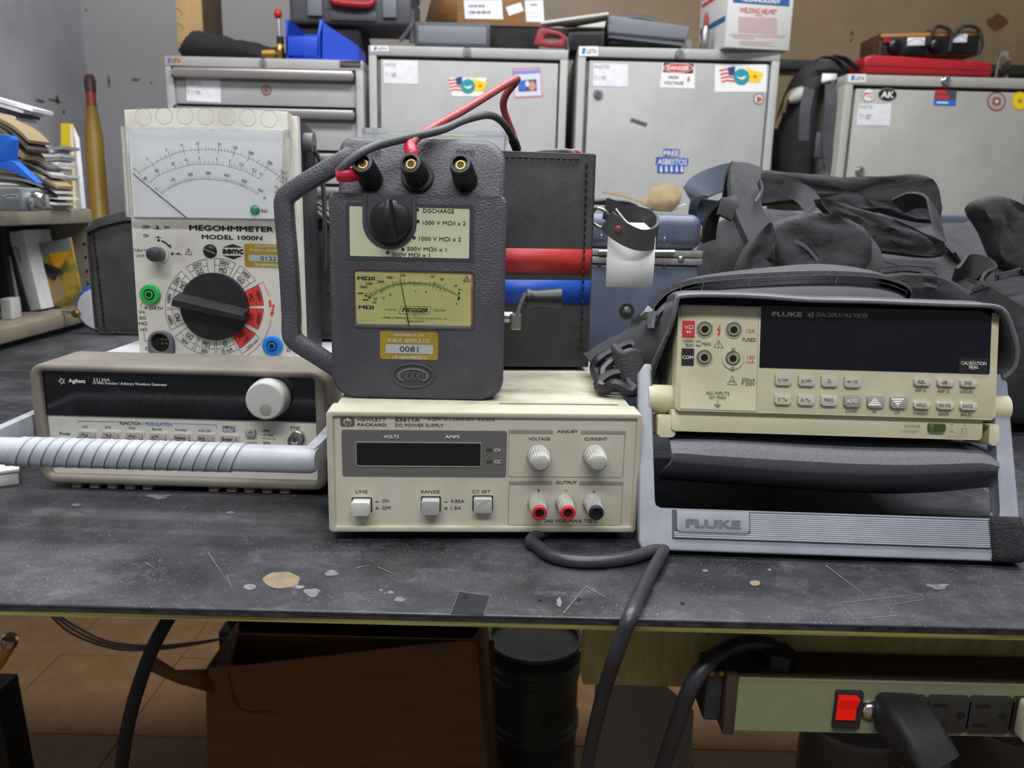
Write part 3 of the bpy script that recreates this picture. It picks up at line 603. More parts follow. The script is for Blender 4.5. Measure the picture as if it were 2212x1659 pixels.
tx('FUNCTION /', 775, 510, 926, 531, .012); tx('MODULATION', 937, 514, 1114, 536, .012, 2)
for s, x0, y0, x1, y1 in (('AM', 530, 535, 566, 552), ('FM', 680, 539, 715, 556), ('FSK', 832, 543, 878, 561), ('Burst', 984, 549, 1046, 567), ('Sweep', 1131, 553, 1206, 575), ('Arb List', 1280, 557, 1363, 577), ('On/Off', 1437, 561, 1523, 580)): tx(s, x0, y0, x1, y1, .012, 2)
tx('MENU', 1439, 537, 1518, 557, .012); tx('Power', 387, 577, 455, 597, .012); tx('SYNC', 1876, 540, 1938, 558, .012); tx('MHz', 1699, 559, 1742, 577, .02, 3); tx('m Vpp', 1701, 588, 1763, 606, .02, 3); tx('kHz', 1701, 637, 1742, 655, .02, 3)
for i, (x, y) in enumerate(((505, 614), (654, 619), (806, 623), (957, 628), (1107, 632))): tx(str(i+1), x-6, y-9, x+6, y+9, .01, 3)
tx('±', 1249, 626, 1262, 644, .01, 3)
m.line(pp(T, zM, [(505, 520), (505, 506), (770, 511)], d), .0003, d-.0003, 2); m.line(pp(T, zM, [(1125, 522), (1398, 530), (1398, 560)], d), .0003, d-.0003, 2); m.line(pp(T, zM, [(1690, 617), (1782, 622)], d), .0003, d-.0003, 3)
m.build('lettering', ['black_print', 'white_print', 'blue_print', 'green_print'], pan, flat=True)
# keys
keys = [(518, 568, '∿'), (670, 572, 'sq'), (822, 576, 'tri'), (974, 581, 'saw'), (1126, 585, 'Noise'), (1277, 588, 'Arb')]
for i, (x, y, s) in enumerate(keys + [(1430, 594, 'Enter')]):
    for row in range(2):
        dy = row*112
        a = Lm(x, y+dy); b = Lm(x+106, y+64+dy)
        k = MB().prism(rrect(a[0], b[0], b[1], a[1], .0012), d-.0028, d, b=.0007).build('key', 'key_grey', T)
        if row == 0:
            MB().ring(rrect(a[0]-.0008, b[0]+.0014, b[1]-.001, a[1]+.0008, .0014), rrect(a[0], b[0], b[1], a[1], .0012), d-.0008, d).build('key_surround', 'ag_white', k)
            g = MB(); f = lambda px, py: L(T, zM, x+px, y+py, d-.0028)
            if s == '∿': g.line([f(12+j*3, 28-9*math.sin(j*.55)) for j in range(13)], .0005, d-.0031)
            elif s == 'sq': g.line([f(12, 22), f(24, 22), f(24, 34), f(44, 36), f(44, 24), f(50, 24)], .0005, d-.0031)
            elif s == 'tri': g.line([f(12, 30), f(22, 20), f(40, 36), f(50, 26)], .0005, d-.0031)
            elif s == 'saw': g.line([f(8, 36), f(10, 30), f(40, 22), f(44, 22), f(44, 32)], .0005, d-.0031)
            else: tpx(g, T, zM, s, x+6, y+20, x+6+len(s)*13, y+38, d-.0028, .0003, bold=.012)
            if i < 6: g.line([f(6, 47), f(104, 50)], .0003, d-.0031); g.line([f(6, 54), f(104, 57)], .0003, d-.0031)
            g.build('key_symbol', 'black_print', k, flat=True)
for (x, y, s) in ((1588, 556, 1), (1592, 636, -1)):
    a = Lm(x, y); b = Lm(x+66, y+46); k = MB().prism(rrect(a[0], b[0], b[1], a[1], .001), d-.0028, d, b=.0006).build('arrow_key', 'key_grey', T)
    g = MB(); f = lambda px, py: L(T, zM, px, py, d-.0028); g.line([f(x+20, y+22+6*s), f(x+30, y+22-5*s), f(x+40, y+22+6*s)], .0005, d-.0031); g.build('key_symbol', 'black_print', k, flat=True)
a = Lm(388, 612); b = Lm(470, 660); k = MB().prism(rrect(a[0], b[0], b[1], a[1], .0014), d-.003, d, b=.0008).build('power_key', 'button_white', T)
# knob
tip = Lm(1720, 362, -.014); root = Lm(1740, 370)
cx, cz = (tip[0]+root[0])/2, tip[1]*.6+root[1]*.4
kn = MB().lathe([(.0158, 0), (.0158, .001), (.0156, .002, 1), (.0150, .0125, 1), (.0146, .0145), (.0135, .0155), (.010, .0157)], (cx, d-.001, cz), (0, -1, 0), 96, rib=.00022).build('tuning_knob', 'knob_light', T)
MB().lathe([(.0046, 0), (.0046, .0004), (.0042, .0005)], (cx+.0008, d-.0165, cz-.0065), (0, -1, 0), 24).build('finger_dimple', 'panel_grey', kn)
# BNC
c = Lm(1892, 640, -.012); r0 = Lm(1908, 612)
bn = MB().lathe([(.0058, 0), (.0058, .003), (.0050, .0035), (.0050, .011), (.0047, .0125), (.0036, .0125), (.0034, .008)], (c[0], d, r0[1]*.5+c[1]*.5), (0, -1, 0), 24).build('bnc_connector', 'steel', T)
MB().lathe([(.0013, 0), (.0012, .003)], (c[0], d-.008, r0[1]*.5+c[1]*.5), (0, -1, 0), 12).build('centre_pin', 'brass', bn)
MB().lathe([(.0034, 0), (.0034, .0005)], (c[0], d-.0085, r0[1]*.5+c[1]*.5), (0, -1, 0), 20).build('socket_hole', 'white_print', bn)
# handle: grip in front, arms back to pivots on the case sides
gy, gz = -.068, None
gz = (L(T, zM, 1000, 725, gy)[1])
HX = .1225
sec = [(-.0085, -.006), (-.0095, .002), (-.007, .0075), (-.002, .0095), (.004, .0085), (.0078, .004), (.0085, -.004), (.006, -.0075), (-.004, -.008)]   # (up, forward)
m = MB()
grip = [( -HX-.001, gy, gz), (HX-.004, gy, gz)]
xs = [-HX-.0, ]
ribx0 = L(T, zM, 95, 710, gy)[0]; ribx1 = L(T, zM, 1545, 740, gy)[0]
stations = [(-HX, 1.0)]
n = 18; stepx = (ribx1-ribx0)/n
for k in range(n):
    x = ribx0+k*stepx
    stations += [(x, 1.0), (x+.0006, 1.10), (x+stepx*.45, 1.06), (x+stepx*.9, 1.10), (x+stepx*.96, .95)]
stations += [(ribx1+.001, 1.0), (HX-.012, 1.0), (HX-.004, 1.0), (HX-.001, .96), (HX+.0012, .8)]
rings = []; sec = [(p.x, p.y) for p in smooth_pts([(u_, f_, 0) for u_, f_ in sec], 3, True)]
for x, s in stations:
    rings.append([(x+(.0045 if ribx0-.001 < x < ribx1+.002 else 0)*u/.0095, gy-f_*s, gz+u*s) for (u, f_) in sec])
m.loft(rings)
hd = m.build('handle_grip', 'handle_grey', T, angle=30)
for s in (-1, 1):
    m = MB(); arm = [(.0, .008), (-.0, 0)]
    pts = [(s*(HX-.0035), gy-.002, gz), (s*(HX-.003), gy+.03, gz-.001), (s*(HX-.003), .02, gz+.000), (s*(HX-.0035), .085, gz+.002)]
    m.sweep(pts, [(-.0038, -.0085), (.0038, -.0085), (.0045, 0), (.0038, .0085), (-.0038, .0085)], (1, 0, 0), res=5); m.build('handle_arm', 'handle_grey', T)
    MB().cyl((s*(hw-.009), .085, gz+.002), (s*(HX+.001), .085, gz+.002), .0125, n=24).build('handle_pivot', 'handle_grey', T)
# white plastic box at the left edge of the bench
mat('box_white', '#d2d2cc', .5, col2='#c2c2bc', vscale=20)
p = onz(43, 1047, TZ); pt = ony(43, 1012, p.y)
T = thing('plastic_box', 'flat white plastic box corner at the left edge of the bench', 'box', (p.x, p.y, TZ), 32)
m = MB(); m.box(-.12, 0, 0, .10, .0, pt.z-TZ-.003, b=.0015).build('box_body', 'box_white', T)
MB().box(-.121, .001, -.001, .101, pt.z-TZ-.003, pt.z-TZ, b=.001).build('lid', 'box_white', T)
# ================================================================== analog megohmmeter
mat('aemc_white', '#cdcabf', .5, col2='#b4b0a2', vscale=22, vlo=.5, vhi=.8, detail=7); mat('scale_white', '#e6e9ea', .45); mat('charcoal', '#35363a', .5, col2='#2a2b2f', vscale=30)
mat('dial_black', '#141415', .42, col2='#222224', vscale=60); mat('green_plastic', '#2f9a52', .35); mat('blue_plastic', '#1d6fc4', .35); mat('green_lamp', '#2f8a5a', .15, coat=.5); mat('gold_foil', '#b39a3a', .35, .35, col2='#a08628', vscale=50, bump=.1, bscale=150); mat('silver_foil', '#b4bcc0', .35, .3, bump=.1, bscale=120)
mat('red_sector', '#c8322c', .6); mat('grey_plastic', '#5a5a60', .5)
k_ = .87; mat('ring_grey', '#a8a598', .6)
T = thing('analog_megohmmeter', 'white analog insulation meter with large black range dial on the waveform generator', 'meter', (-.2487, .669, .9958), .5, 3.06); AE = T
Lg = lambda x, y, d=0: L(T, zG, x, y, d); Lh = lambda x, y, d=0: L(T, zH, x, y, d)
zsp = (Lh(100, 52)[1]+Lh(1660, 78)[1])/2              # seam between meter and panel
xl0, xr0 = Lh(240, 1440)[0], Lh(1838, 1470)[0]; xl1, xr1 = Lg(82, 120)[0], Lg(1745, 130)[0]
zt = Lg(900, 55)[1]; ztl = Lg(80, 80)[1]; ztr = Lg(1745, 100)[1]
def side(z, l):   # x of the shell side at height z
    a, b = (xl0, xl1) if l else (xr0, xr1); t = z/zt; return a+(b-a)*t
outl = [(xl0, 0), (xr0, 0), (xr1, ztr)] + [(xr1+(xl1-xr1)*i/8, ztr+(ztl-ztr)*i/8+(zt-max(ztl, ztr))*1.6*math.sin(math.pi*i/8)*.7) for i in range(1, 8)] + [(xl1, ztl)]
sh = MB().prism(outl, 0, .016, b=.0012).build('front_shell', 'aemc_white', T)
xr2 = xr1+.0045
bk = MB().prism([(xl0+.001, .0), (xr0+.004, .0), (xr1+.0045, ztr-.001), (xl1+.001, ztl-.001)], .014, .022, b=.001).build('shell_rim', 'aemc_white', T)
MB().prism([(xl0+.002, .0), (xr0+.004, .0), (xr1+.0042, ztr-.002), (xl1+.002, ztl-.002)], .022, .088, b=.002, both=True, taper=.97).build('rear_case', 'charcoal', T)
# round moulding marks in the top strip
for i in range(7):
    x = 278+i*213; y = [150, 140, 140, 145, 150, 160, 172][i]; c = Lg(x, y); r = .0067
    MB().ring(circle(*c, r, 28), circle(*c, r-.00018, 28), -.0001, .001).build('moulding_ring', 'panel_grey' if i == 1 else 'ring_grey', sh)
# scale plate, cover and needle
d = -.0012
scp = MB().prism([Lg(178, 1175, 0), Lg(1670, 1195, 0), Lg(1705, 300, 0), Lg(120, 262, 0)], d, .001).build('scale_plate', 'scale_white', T)
m = MB(); tx = lambda s, x0, y0, x1, y1, bold=0, rot=0: tpx(m, T, zG, s, x0, y0, x1, y1, d, .0003, bold=bold, rot=R(rot))
def arc(pts, n=40):
    q = smooth_pts([(*Lg(x, y, d), 0) for x, y in pts], n//max(1, len(pts)-1)); return [(p.x, p.y) for p in q]
def tick(x0, y0, x1, y1, w=.0003): m.line([Lg(x0, y0, d), Lg(x1, y1, d)], w, d-.0003)
def arcticks(pts, majors, n_minor, lmaj, lmin, both=False):
    P = arc(pts, 200); m.line(P, .00022, d-.0003)
    return P
A1 = [(235, 722), (375, 635), (548, 545), (695, 500), (843, 487), (1046, 490), (1202, 520), (1352, 575), (1538, 672), (1665, 758)]
A2 = [(345, 828), (450, 745), (612, 682), (738, 648), (860, 636), (1030, 638), (1152, 660), (1265, 692), (1385, 745), (1455, 785)]
A3 = [(465, 932), (620, 840), (780, 795), (946, 788), (1122, 808), (1288, 858), (1440, 942)]
for a in (A1, A2, A3): m.line(arc(a, 60), .00022, d-.0003)
C0 = (930, 1560)
def radial(x, y, a, b, w=.0003):
    dx, dy = x-C0[0], y-C0[1]; l = math.hypot(dx, dy); dx /= l; dy /= l; tick(x+dx*a, y+dy*a, x+dx*b, y+dy*b, w)
def minors(pts, counts, a, b):
    for i, c in enumerate(counts):
        for j in range(1, c): t = j/c; radial(pts[i][0]+(pts[i+1][0]-pts[i][0])*t, pts[i][1]+(pts[i+1][1]-pts[i][1])*t-14*math.sin(math.pi*t), a, b, .0002)
for p in A1: radial(*p, -38, 38)
for p in A2: radial(*p, 0, 36)
for p in A3: radial(*p, 0, 36)
minors(A1, [2, 3, 5, 5, 2, 5, 5, 2, 3, 5], -18, 18) if False else minors(A1, [2, 4, 5, 2, 6, 5, 2, 4, 5], -18, 18)
minors(A2, [5, 4, 2, 5, 4, 2, 5, 5, 2], 0, 20); minors(A3, [10, 10, 10, 10, 10, 10], 0, 20)
for s, x, y, r in (('1', 188, 680, 45), ('2', 320, 580, 30), ('5', 516, 487, 20), ('10', 671, 442, 12), ('20', 832, 424, 4), ('50', 1053, 432, -5), ('100', 1218, 466, -12), ('200', 1376, 518, -20), ('500', 1571, 620, -30), ('1000', 1700, 712, -40),
                   ('100', 300, 782, 38), ('50', 418, 702, 30), ('20', 585, 628, 18), ('10', 718, 592, 10), ('5', 852, 575, 4), ('2', 1030, 580, -4), ('1', 1160, 602, -10), ('0.5', 1281, 640, -18), ('0.2', 1411, 696, -26), ('0.1', 1482, 735, -30),
                   ('0', 418, 886, 34), ('100', 584, 792, 20), ('200', 759, 738, 10), ('300', 945, 725, 0), ('400', 1131, 748, -10), ('500', 1309, 806, -20), ('600', 1475, 900, -32), ('GΩ', 1715, 775, -38), ('MΩ', 1692, 812, -38), ('kΩx10', 1650, 880, -38), ('Ω', 1628, 915, -38), ('V≂', 1515, 978, -38)):
    w = sum(7 if ch in '1.' else 17 for ch in s)+(3 if len(s) > 1 else 0); tx(s, x-w/2, y-15, x+w/2, y+15, .01, r)
tx('Bat.', 1480, 1090, 1550, 1122, .005)
tick(178, 728, 480, 985, .0004)
m.build('scale_print', 'grey_print', scp, flat=True)
n = MB(); a = Lg(178, 728, d); b = Lg(735, 1185, d); n.cyl((a[0], d-.0012, a[1]), (b[0], d-.0012, b[1]), .0002, .0004, 8); n.build('needle', 'black_print', T)
c = Lg(1418, 1100, d); MB().lathe([(.0041, 0), (.0040, .0012), (.003, .0026), (.0012, .0033)], (c[0], d, c[1]), (0, -1, 0), 20).build('battery_lamp', 'green_lamp', T)
# clear moulded cover: thin front, thicker rim
cv = MB(); o = [Lg(98, 1172, 0), Lg(1700, 1195, 0), Lg(1770, 285, 0), Lg(35, 240, 0)]; dd = -.0095
oo = [L(T, zG, 96, 1172, dd), L(T, zG, 1700, 1195, dd), L(T, zG, 1768, 282, dd), L(T, zG, 36, 242, dd)]
ii = [L(T, zG, 160, 1165, dd), L(T, zG, 1655, 1188, dd), L(T, zG, 1708, 300, dd), L(T, zG, 120, 262, dd)]
cv.ring(oo, ii, dd, .002, b=.0008)
cv.build('cover_rim', 'clear_plastic', T)
MB().prism([(p[0], p[1]) for p in ii], dd+.0002, dd+.0010).build('cover_window', 'clear_plastic', T)
# panel printing
m = MB(); tx = lambda s, x0, y0, x1, y1, bold=0, mm=0, rot=0, shear=0: tpx(m, T, zH, s, x0, y0, x1, y1, 0, .0003, bold=bold, m=mm, rot=R(rot), shear=shear)
tx('MEGOHMMETER', 748, 130, 1606, 188, .035); tx('MODEL 1000N', 874, 226, 1492, 272, .03); tx('OFF', 270, 125, 345, 160, .01); tx('ON', 281, 212, 336, 246, .01); tx('V≂', 487, 128, 552, 165, .01); tx('TURN TO', 178, 366, 330, 396); tx('LOCK', 207, 420, 296, 448)
tx('EARTH', 340, 952, 476, 984, .01); tx('+', 290, 948, 328, 980, .02); tx('V≂', 232, 992, 298, 1024, .01); tx('GΩ', 238, 1050, 306, 1082, .01); tx('MΩ', 236, 1108, 318, 1140, .01); tx('kΩ', 251, 1166, 318, 1198, .01); tx('Ω', 302, 1360, 338, 1394, .01); tx('LINE', 474, 1438, 563, 1470, .01); tx('GUARD', 1568, 1462, 1698, 1494, .01); tx('–', 1520, 1476, 1558, 1481, .02); tx('Ω', 1737, 1376, 1773, 1410, .01)
P2 = lambda pts: pp(T, zH, pts, 0)
ln = lambda pts, w=.0003, mm=0, cl=False: m.line(P2(pts), w, -.0003, mm, cl)
ln([(388, 160), (415, 162)], .0005); ln([(438, 163), (460, 165)], .0005); m.plate(P2([(415, 165), (415, 130), (435, 130), (435, 165)]), -.0003)
ln([(402, 248), (460, 252)], .0005); m.plate(P2([(422, 250), (422, 236), (442, 237), (442, 251)]), -.0003)
m.plate(P2(circle(437, 278, 14, 14)), -.0003); m.plate(P2(circle(577, 415, 14, 14)), -.0003); ln([(606, 418), (670, 422)], .0005); m.plate(P2([(626, 419), (626, 404), (648, 405), (648, 420)]), -.0003)
ln([(470, 284), (510, 305), (540, 335)], .0012); m.plate(P2([(530, 335), (565, 362), (558, 318)]), -.0003); ln([(740, 362), (708, 420), (778, 424)], .0004, 0, True); ln([(741, 380), (742, 408)], .0005)
ln([(280, 900), (258, 920), (260, 968)]); ln([(288, 1210), (294, 1300), (350, 1300)])
m.plate(P2([(1085, 350), (1190, 315), (1290, 352)]), -.0003); m.plate(P2([(1090, 432), (1198, 472), (1290, 436)]), -.0003); tx('aemc', 1083, 366, 1300, 418, .05)
ln([(1440, 728), (1500, 700), (1565, 850)], .0004, 1); ln([(1578, 1080), (1565, 1160), (1520, 1260), (1440, 1370), (1340, 1448)], .0004, 1)
m.plate(P2([(1558, 885), (1560, 958), (1600, 942), (1578, 1010), (1570, 1010), (1584, 1056), (1612, 1012), (1600, 1008), (1618, 925), (1582, 940), (1580, 885)]), -.0003, 1)
# range sectors around the dial
DC = (1003, 955)
def pol(r, a): return (DC[0]+r*math.cos(R(a)), DC[1]-r*.985*math.sin(R(a)))
secs = [(168.5, '100V', 'GΩ', 0), (144.5, '250V', 'MΩ', 0), (112, '250V', 'GΩ', 0), (77, '500V', 'MΩ', 0), (46, '500V', 'GΩ', 0), (14.5, '1000V', 'MΩ', 1), (-15, '1000V', 'GΩ', 1), (-46, '1mA', 'kΩ', 1), (-74, '10 mA', 'Ω', 0), (-102, '50V', 'MΩ', 0), (-130, '50V', 'GΩ', 0), (-164, '100V', 'MΩ', 0)]
RI, RM, RO = 345, 432, 500
for (a, t1, t2, red) in secs:
    h = 12.6
    arcs = lambda r: [pol(r, a-h+2*h*i/8) for i in range(9)]
    if red: m.plate(P2(arcs(RO)+arcs(RI)[::-1]), -.0002, 2)
    ln(arcs(RO)+arcs(RI-5)[::-1], .0003, 0, True); ln(arcs(RM), .0003)
    up = a > -30 and a < 210
    rot = a-90 if a > -30 or a < -150 else a+90
    if a < -150: rot = a+270-180-180+0
    for s, r, hh in ((t1, (RM+RO)/2, 42), (t2, (RI+RM)/2+2, 54)):
        p = L(T, zH, *pol(r, a)); w = hh*.62*len(s)*(.95 if s == t1 else 1.15)
        k = 1/4.706*.000405
        hz = abs(L(T, zH, 0, 0)[1]-L(T, zH, 0, hh)[1]); wx = abs(L(T, zH, 0, 500)[0]-L(T, zH, w, 500)[0])
        m.text(s, p[0], p[1], hz, wx, -.0005, .008, 0, R(rot), 0)
p = L(T, zH, *pol(RO+30, -47)); 
tx('1200V max', 1310, 1320, 1460, 1350, 0, 0, 43); ln([pol(RO+62, -60), pol(RO+62, -47), pol(RO+62, -35), pol(RO, -34)], .0003); ln([pol(RO, -60), pol(RO+62, -60)], .0003)
m.build('panel_print', ['black_print', 'red_print', 'red_sector'], sh, flat=True)
# dial: disc with raised bar handle
tip = Lh(985, 955, -.010); c = Lh(1003, 956)
cx, cz = (tip[0]+c[0])/2, (tip[1]+c[1])/2
sc_ = abs(Lh(1346, 955)[0]-Lh(660, 955)[0])/2
dl = MB().lathe([(sc_*1.0, 0), (sc_*1.0, .004), (sc_*.985, .0052), (sc_*.9, .0054)], (cx, -.0002, cz), (0, -1, 0), 64).build('range_dial', 'dial_black', T)
m = MB(); ang = R(-11.5); m.M = Matrix.Translation((cx, 0, cz)) @ Matrix.Rotation(-ang, 4, 'Y')
w2 = sc_*1.04; bmh = bmesh.new()
m.loft([[(x, -.005, zz) for x, zz in ((-w2, -.0062), (w2, -.0056), (w2, .0050), (-w2, .0056))], [(x, -.0165, zz) for x, zz in ((-w2, -.0052), (w2*.98, -.0042), (w2*.98, .0012), (-w2, .0016))], [(x, -.018, zz) for x, zz in ((-w2, -.0048), (w2*.97, -.0038), (w2*.97, .0002), (-w2, .0006))]][::-1])
m.build('dial_bar', 'dial_black', dl, angle=25)
# lock button
tip = Lh(345, 430, -.017); rt = Lh(450, 420, -.001)
b1 = MB().lathe([(.0078, 0), (.0078, .0008)], (rt[0]*.6+tip[0]*.4, -.0001, rt[1]), (0, -1, 0), 28).build('button_collar', 'aemc_white', T)
lb = MB().lathe([(.0062, 0), (.0059, .009)], (tip[0], 0, tip[1]+.0006), (.12, -1, 0), 32).build('lock_button', 'grey_plastic', T)
MB().lathe([(.0059, .0085), (.0060, .009, 1), (.0058, .014, 1), (.0052, .0165), (.004, .0172)], (tip[0], 0, tip[1]+.0006), (.12, -1, 0), 40, rib=.0002).build('button_cap', 'charcoal', lb)
# zero screw
c = Lh(960, 388); s = MB().lathe([(.0057, 0), (.0056, .001), (.0045, .0022), (.002, .0028)], (c[0], 0, c[1]), (0, -1, 0), 24).build('zero_screw', 'dial_black', T)
m = MB(); m.M = Matrix.Translation((c[0], 0, c[1])) @ Matrix.Rotation(R(20), 4, 'Y'); m.box(-.0052, .0052, -.0030, -.002, -.00035, .00035); m.build('slot', 'panel_grey', s)
# sockets
for (x, y, mm, nm) in ((345, 830, 'green_plastic', 'green earth socket'), (1592, 1353, 'blue_plastic', 'blue guard socket')):
    c = Lh(x, y, -.002); r = .0086
    s = MB().lathe([(r, 0), (r, .0022), (r*.9, .0034), (r*.55, .0036), (r*.5, .0026), (r*.46, .0026)], (c[0], 0, c[1]), (0, -1, 0), 32).build('socket', mm, T, label=nm)
    MB().lathe([(r*.52, 0), (r*.52, .0005)], (c[0], -.0026, c[1]), (0, -1, 0), 24).build('socket_well', 'dark_hole', s)
    MB().lathe([(r*.40, 0), (r*.40, .0012), (r*.24, .0012), (r*.22, .0006)], (c[0], -.003, c[1]), (0, -1, 0), 24).build('socket_tube', mm, s)
    MB().lathe([(r*.23, 0), (r*.23, .0002)], (c[0], -.0042, c[1]), (0, -1, 0), 16).build('socket_hole', 'dark_hole', s)
c = Lh(458, 1318, -.003); rr = .0108
ln_ = MB(); ln_.ring(rrect(c[0]-rr, c[0]+rr, c[1]-rr*.95, c[1]+rr*.92, (rr*.35, rr*.35, rr*.9, rr*.9), 6), circle(c[0]-.0006, c[1]-.0005, rr*.76, 28)[::1] if False else rrect(c[0]-rr*.76, c[0]+rr*.68, c[1]-rr*.74, c[1]+rr*.70, rr*.70, 6), -.0045, .001, b=.0008)
lo = ln_.build('line_connector', 'grey_plastic', T)
MB().prism(rrect(c[0]-rr*.76, c[0]+rr*.7, c[1]-rr*.74, c[1]+rr*.72, rr*.7), -.0006, .001).build('connector_well', 'dark_hole', lo)
for i in range(4): MB().cyl((c[0]+.0005+(i % 2)*.0035, -.0006, c[1]-.001+(i//2)*.0035), (c[0]+.0005+(i % 2)*.0035, -.0012, c[1]-.001+(i//2)*.0035), .0009, n=10).build('pin', 'brass', lo)
# property sticker
def prop_sticker(T, zf, q, grey, num, d, rows, nm='property_sticker'):
    m = MB(); a, b = L(T, zf, q[0], q[1], d), L(T, zf, q[2], q[3], d); m.prism(rrect(a[0], b[0], b[1], a[1], .0018), d-.0003, d, m=0)
    a, b = L(T, zf, grey[0], grey[1], d), L(T, zf, grey[2], grey[3], d); m.plate(rrect(a[0], b[0], b[1], a[1], .0002), d-.0005, 1)
    tpx(m, T, zf, num[0], *num[1:], d, .0008, m=2)
    for (s, *bx) in rows: tpx(m, T, zf, s, *bx, d, .0006, m=3, bold=.01)
    m.build(nm, ['gold_foil', 'silver_foil', 'black_print', 'pale_print'], T, flat=True)
prop_sticker(T, zH, (1305, 312, 1830, 560), (1352, 425, 1790, 500), ('0122', 1475, 442, 1635, 484), 0, [('PROPERTY OF', 1420, 330, 1700, 352), ('PUBLIC SERVICE CO.', 1368, 370, 1770, 396), ('OF NEW MEXICO', 1408, 516, 1710, 545)])
# carrying strap lug on the right side
xs = xr1+.006
lug = MB().cyl((xs-.004, .040, zt-.022), (xs+.006, .040, zt-.022), .0095, n=28).build('strap_lug', 'grey_plastic', T)
MB().box(xs-.002, xs+.006, .034, .046, zt-.044, zt-.022, b=.001).build('lug_tab', 'charcoal', T)
m = MB(); m.strap([(xs+.007, .040, zt-.028), (xs+.011, .042, zt-.040), (xs+.013, .043, zt-.07), (xs+.014, .040, zt-.10), (xs+.013, .04, zt-.13)], .008, .0022, (0, 1, 0)); m.build('carry_strap', 'black_plastic', T)
# ================================================================== crank insulation tester on the power supply
def textured(name, c1, c2):
    m = mat(name, c1, .42, col2=c2, vscale=40, bump=.8, bscale=760, bdist=.0009); return m
textured('megger_grey', '#4b4a50', '#413f45'); mat('megger_smooth', '#4a494f', .42, col2='#403f45', vscale=40); mat('pale_green', '#c6ccae', .5, col2='#bac2a0', vscale=18); mat('plate_dark', '#3c3e42', .45)
mat('meter_scale', '#c4c384', .4, col2='#b8b672', vscale=8); mat('tan_cardboard', '#a87848', .8, col2='#8e6238', vscale=200); mat('meter_glass', '#ffffff', .04, trans=1, ior=1.12, spec=.5); mat('silver_metal', '#c0bfb4', .25, 1)
T = thing('insulation_tester', 'grey hand-crank insulation tester with three terminals standing on the power supply', 'meter', (-.0655, .553, .9934), 1.0, 1.5); MG = T
Li = lambda x, y, d=0: L(T, zI, x, y, d); Lj = lambda x, y, d=0: L(T, zJ, x, y, d)
x0, x1 = Lj(455, 700)[0], Lj(1935, 700)[0]; zS_ = Li(1100, 985)[1]
fx1 = x1
# lower body: rounded front block with soft rim
outl = rrect(x0, x1, .0, zS_, (.0135, .0135, .004, .003), 7)
body = MB().prism(outl, 0, .062, b=.0042, seg=4, both=True).build('body', 'megger_grey', T, angle=60)
# upper terminal block: leans back
ux0, ux1 = Li(512, 900, .010)[0], Li(1945, 800, .012)[0]; zT = Li(1200, 512, .024)[1]
m = MB(); rings = []
for (dy, ins) in ((0.0, .0035), (.0012, .0012), (.0035, 0), (.028, 0), (.034, .003)):
    rr = rrect(ux0+ins, ux1-ins, 0, 1, .001, 7)
    o = rrect(ux0+ins, ux1-ins, zS_-.02, zT-ins, (.002, .002, .0165, .009), 7)
    rings.append([(p[0], .004+dy+max(0, (p[1]-zS_+.006))*.34, p[1]) for p in o])
m.loft(rings); ub = m.build('terminal_block', 'megger_grey', T, angle=60)
def slope(z): return .004+max(0, (z-zS_+.006))*.34
# embossed upside-down names
m = MB()
for s, xx, yy, w in (('GRD', 840, 634, 90), ('GUARD', 1600, 634, 160)):
    q = Li(xx, yy, .018); a = Li(xx-w/2, yy, .018)[0]; b = Li(xx+w/2, yy, .018)[0]
    vs, fs, _a = glyphs(s, .02, 0); hh = .0042
    m.add([(q[0]-u*(b-a), slope(q[1]-v*hh)-.0004, q[1]-v*hh) for u, v, _e in vs], fs)
m.build('terminal_name', 'black_plastic', ub, flat=True)
# terminals
N = Vector((0, -1, .34)).normalized()
for i, (tx_, ty_, bx, by) in enumerate(((718, 712, 790, 850), (1130, 715, 1190, 830), (1555, 720, 1600, 860))):
    b0 = Li(bx, by, .009); bz = b0[1]; base = Vector((b0[0], slope(bz), bz))
    tp = Li(tx_, ty_, -.012); tipv = Vector((tp[0], -.012, tp[1])); ax = (tipv-base).normalized(); ln_ = (tipv-base).length
    if i == 1: MB().lathe([(.0113, -.001), (.0113, .0008), (.0105, .0016)], base, N, 32).build('terminal_washer', 'black_rubber', T)
    t = MB().lathe([(.0084, -.002), (.0083, .004), (.0078, .005, 1), (.0070, ln_-.003, 1), (.0072, ln_-.002), (.0068, ln_), (.0050, ln_+.0002), (.0047, ln_-.003)], base, ax, 40, rib=.0004).build('terminal', 'black_plastic', T)
    MB().lathe([(.0033, 0), (.0033, .0035), (.0024, .0035), (.0022, .001)], base+ax*(ln_-.0058), ax, 20).build('brass_insert', 'brass', t)
    MB().lathe([(.0047, 0), (.0047, .0003)], base+ax*(ln_-.0042), ax, 20).build('terminal_well', 'dark_hole', t)
# D handle on the left
sec = [(-.0048, -.0035), (-.0035, -.0048), (.0035, -.0048), (.0048, -.0035), (.0048, .0035), (.0035, .0048), (-.0035, .0048), (-.0048, .0035)]
hy = .016
hp = [Li(740, 640, .03), Li(660, 640, .024), Li(560, 700, .018), Li(300, 850, hy), Li(120, 965, hy), Li(62, 1030, hy), Li(58, 1150, hy), Lj(95, 300, hy), Lj(118, 700, hy), Lj(120, 870, hy), Lj(165, 945, hy), Lj(330, 1050, hy), Lj(560, 1200, hy)]
m = MB(); m.sweep([(p[0], {0: .030, 1: .024, 2: .018}.get(i, hy), p[1]) for i, p in enumerate(hp)], [(a*1.15, b*1.3) for a, b in sec], (0, 1, 0), res=4); m.build('carry_handle', 'megger_grey', T, angle=60)
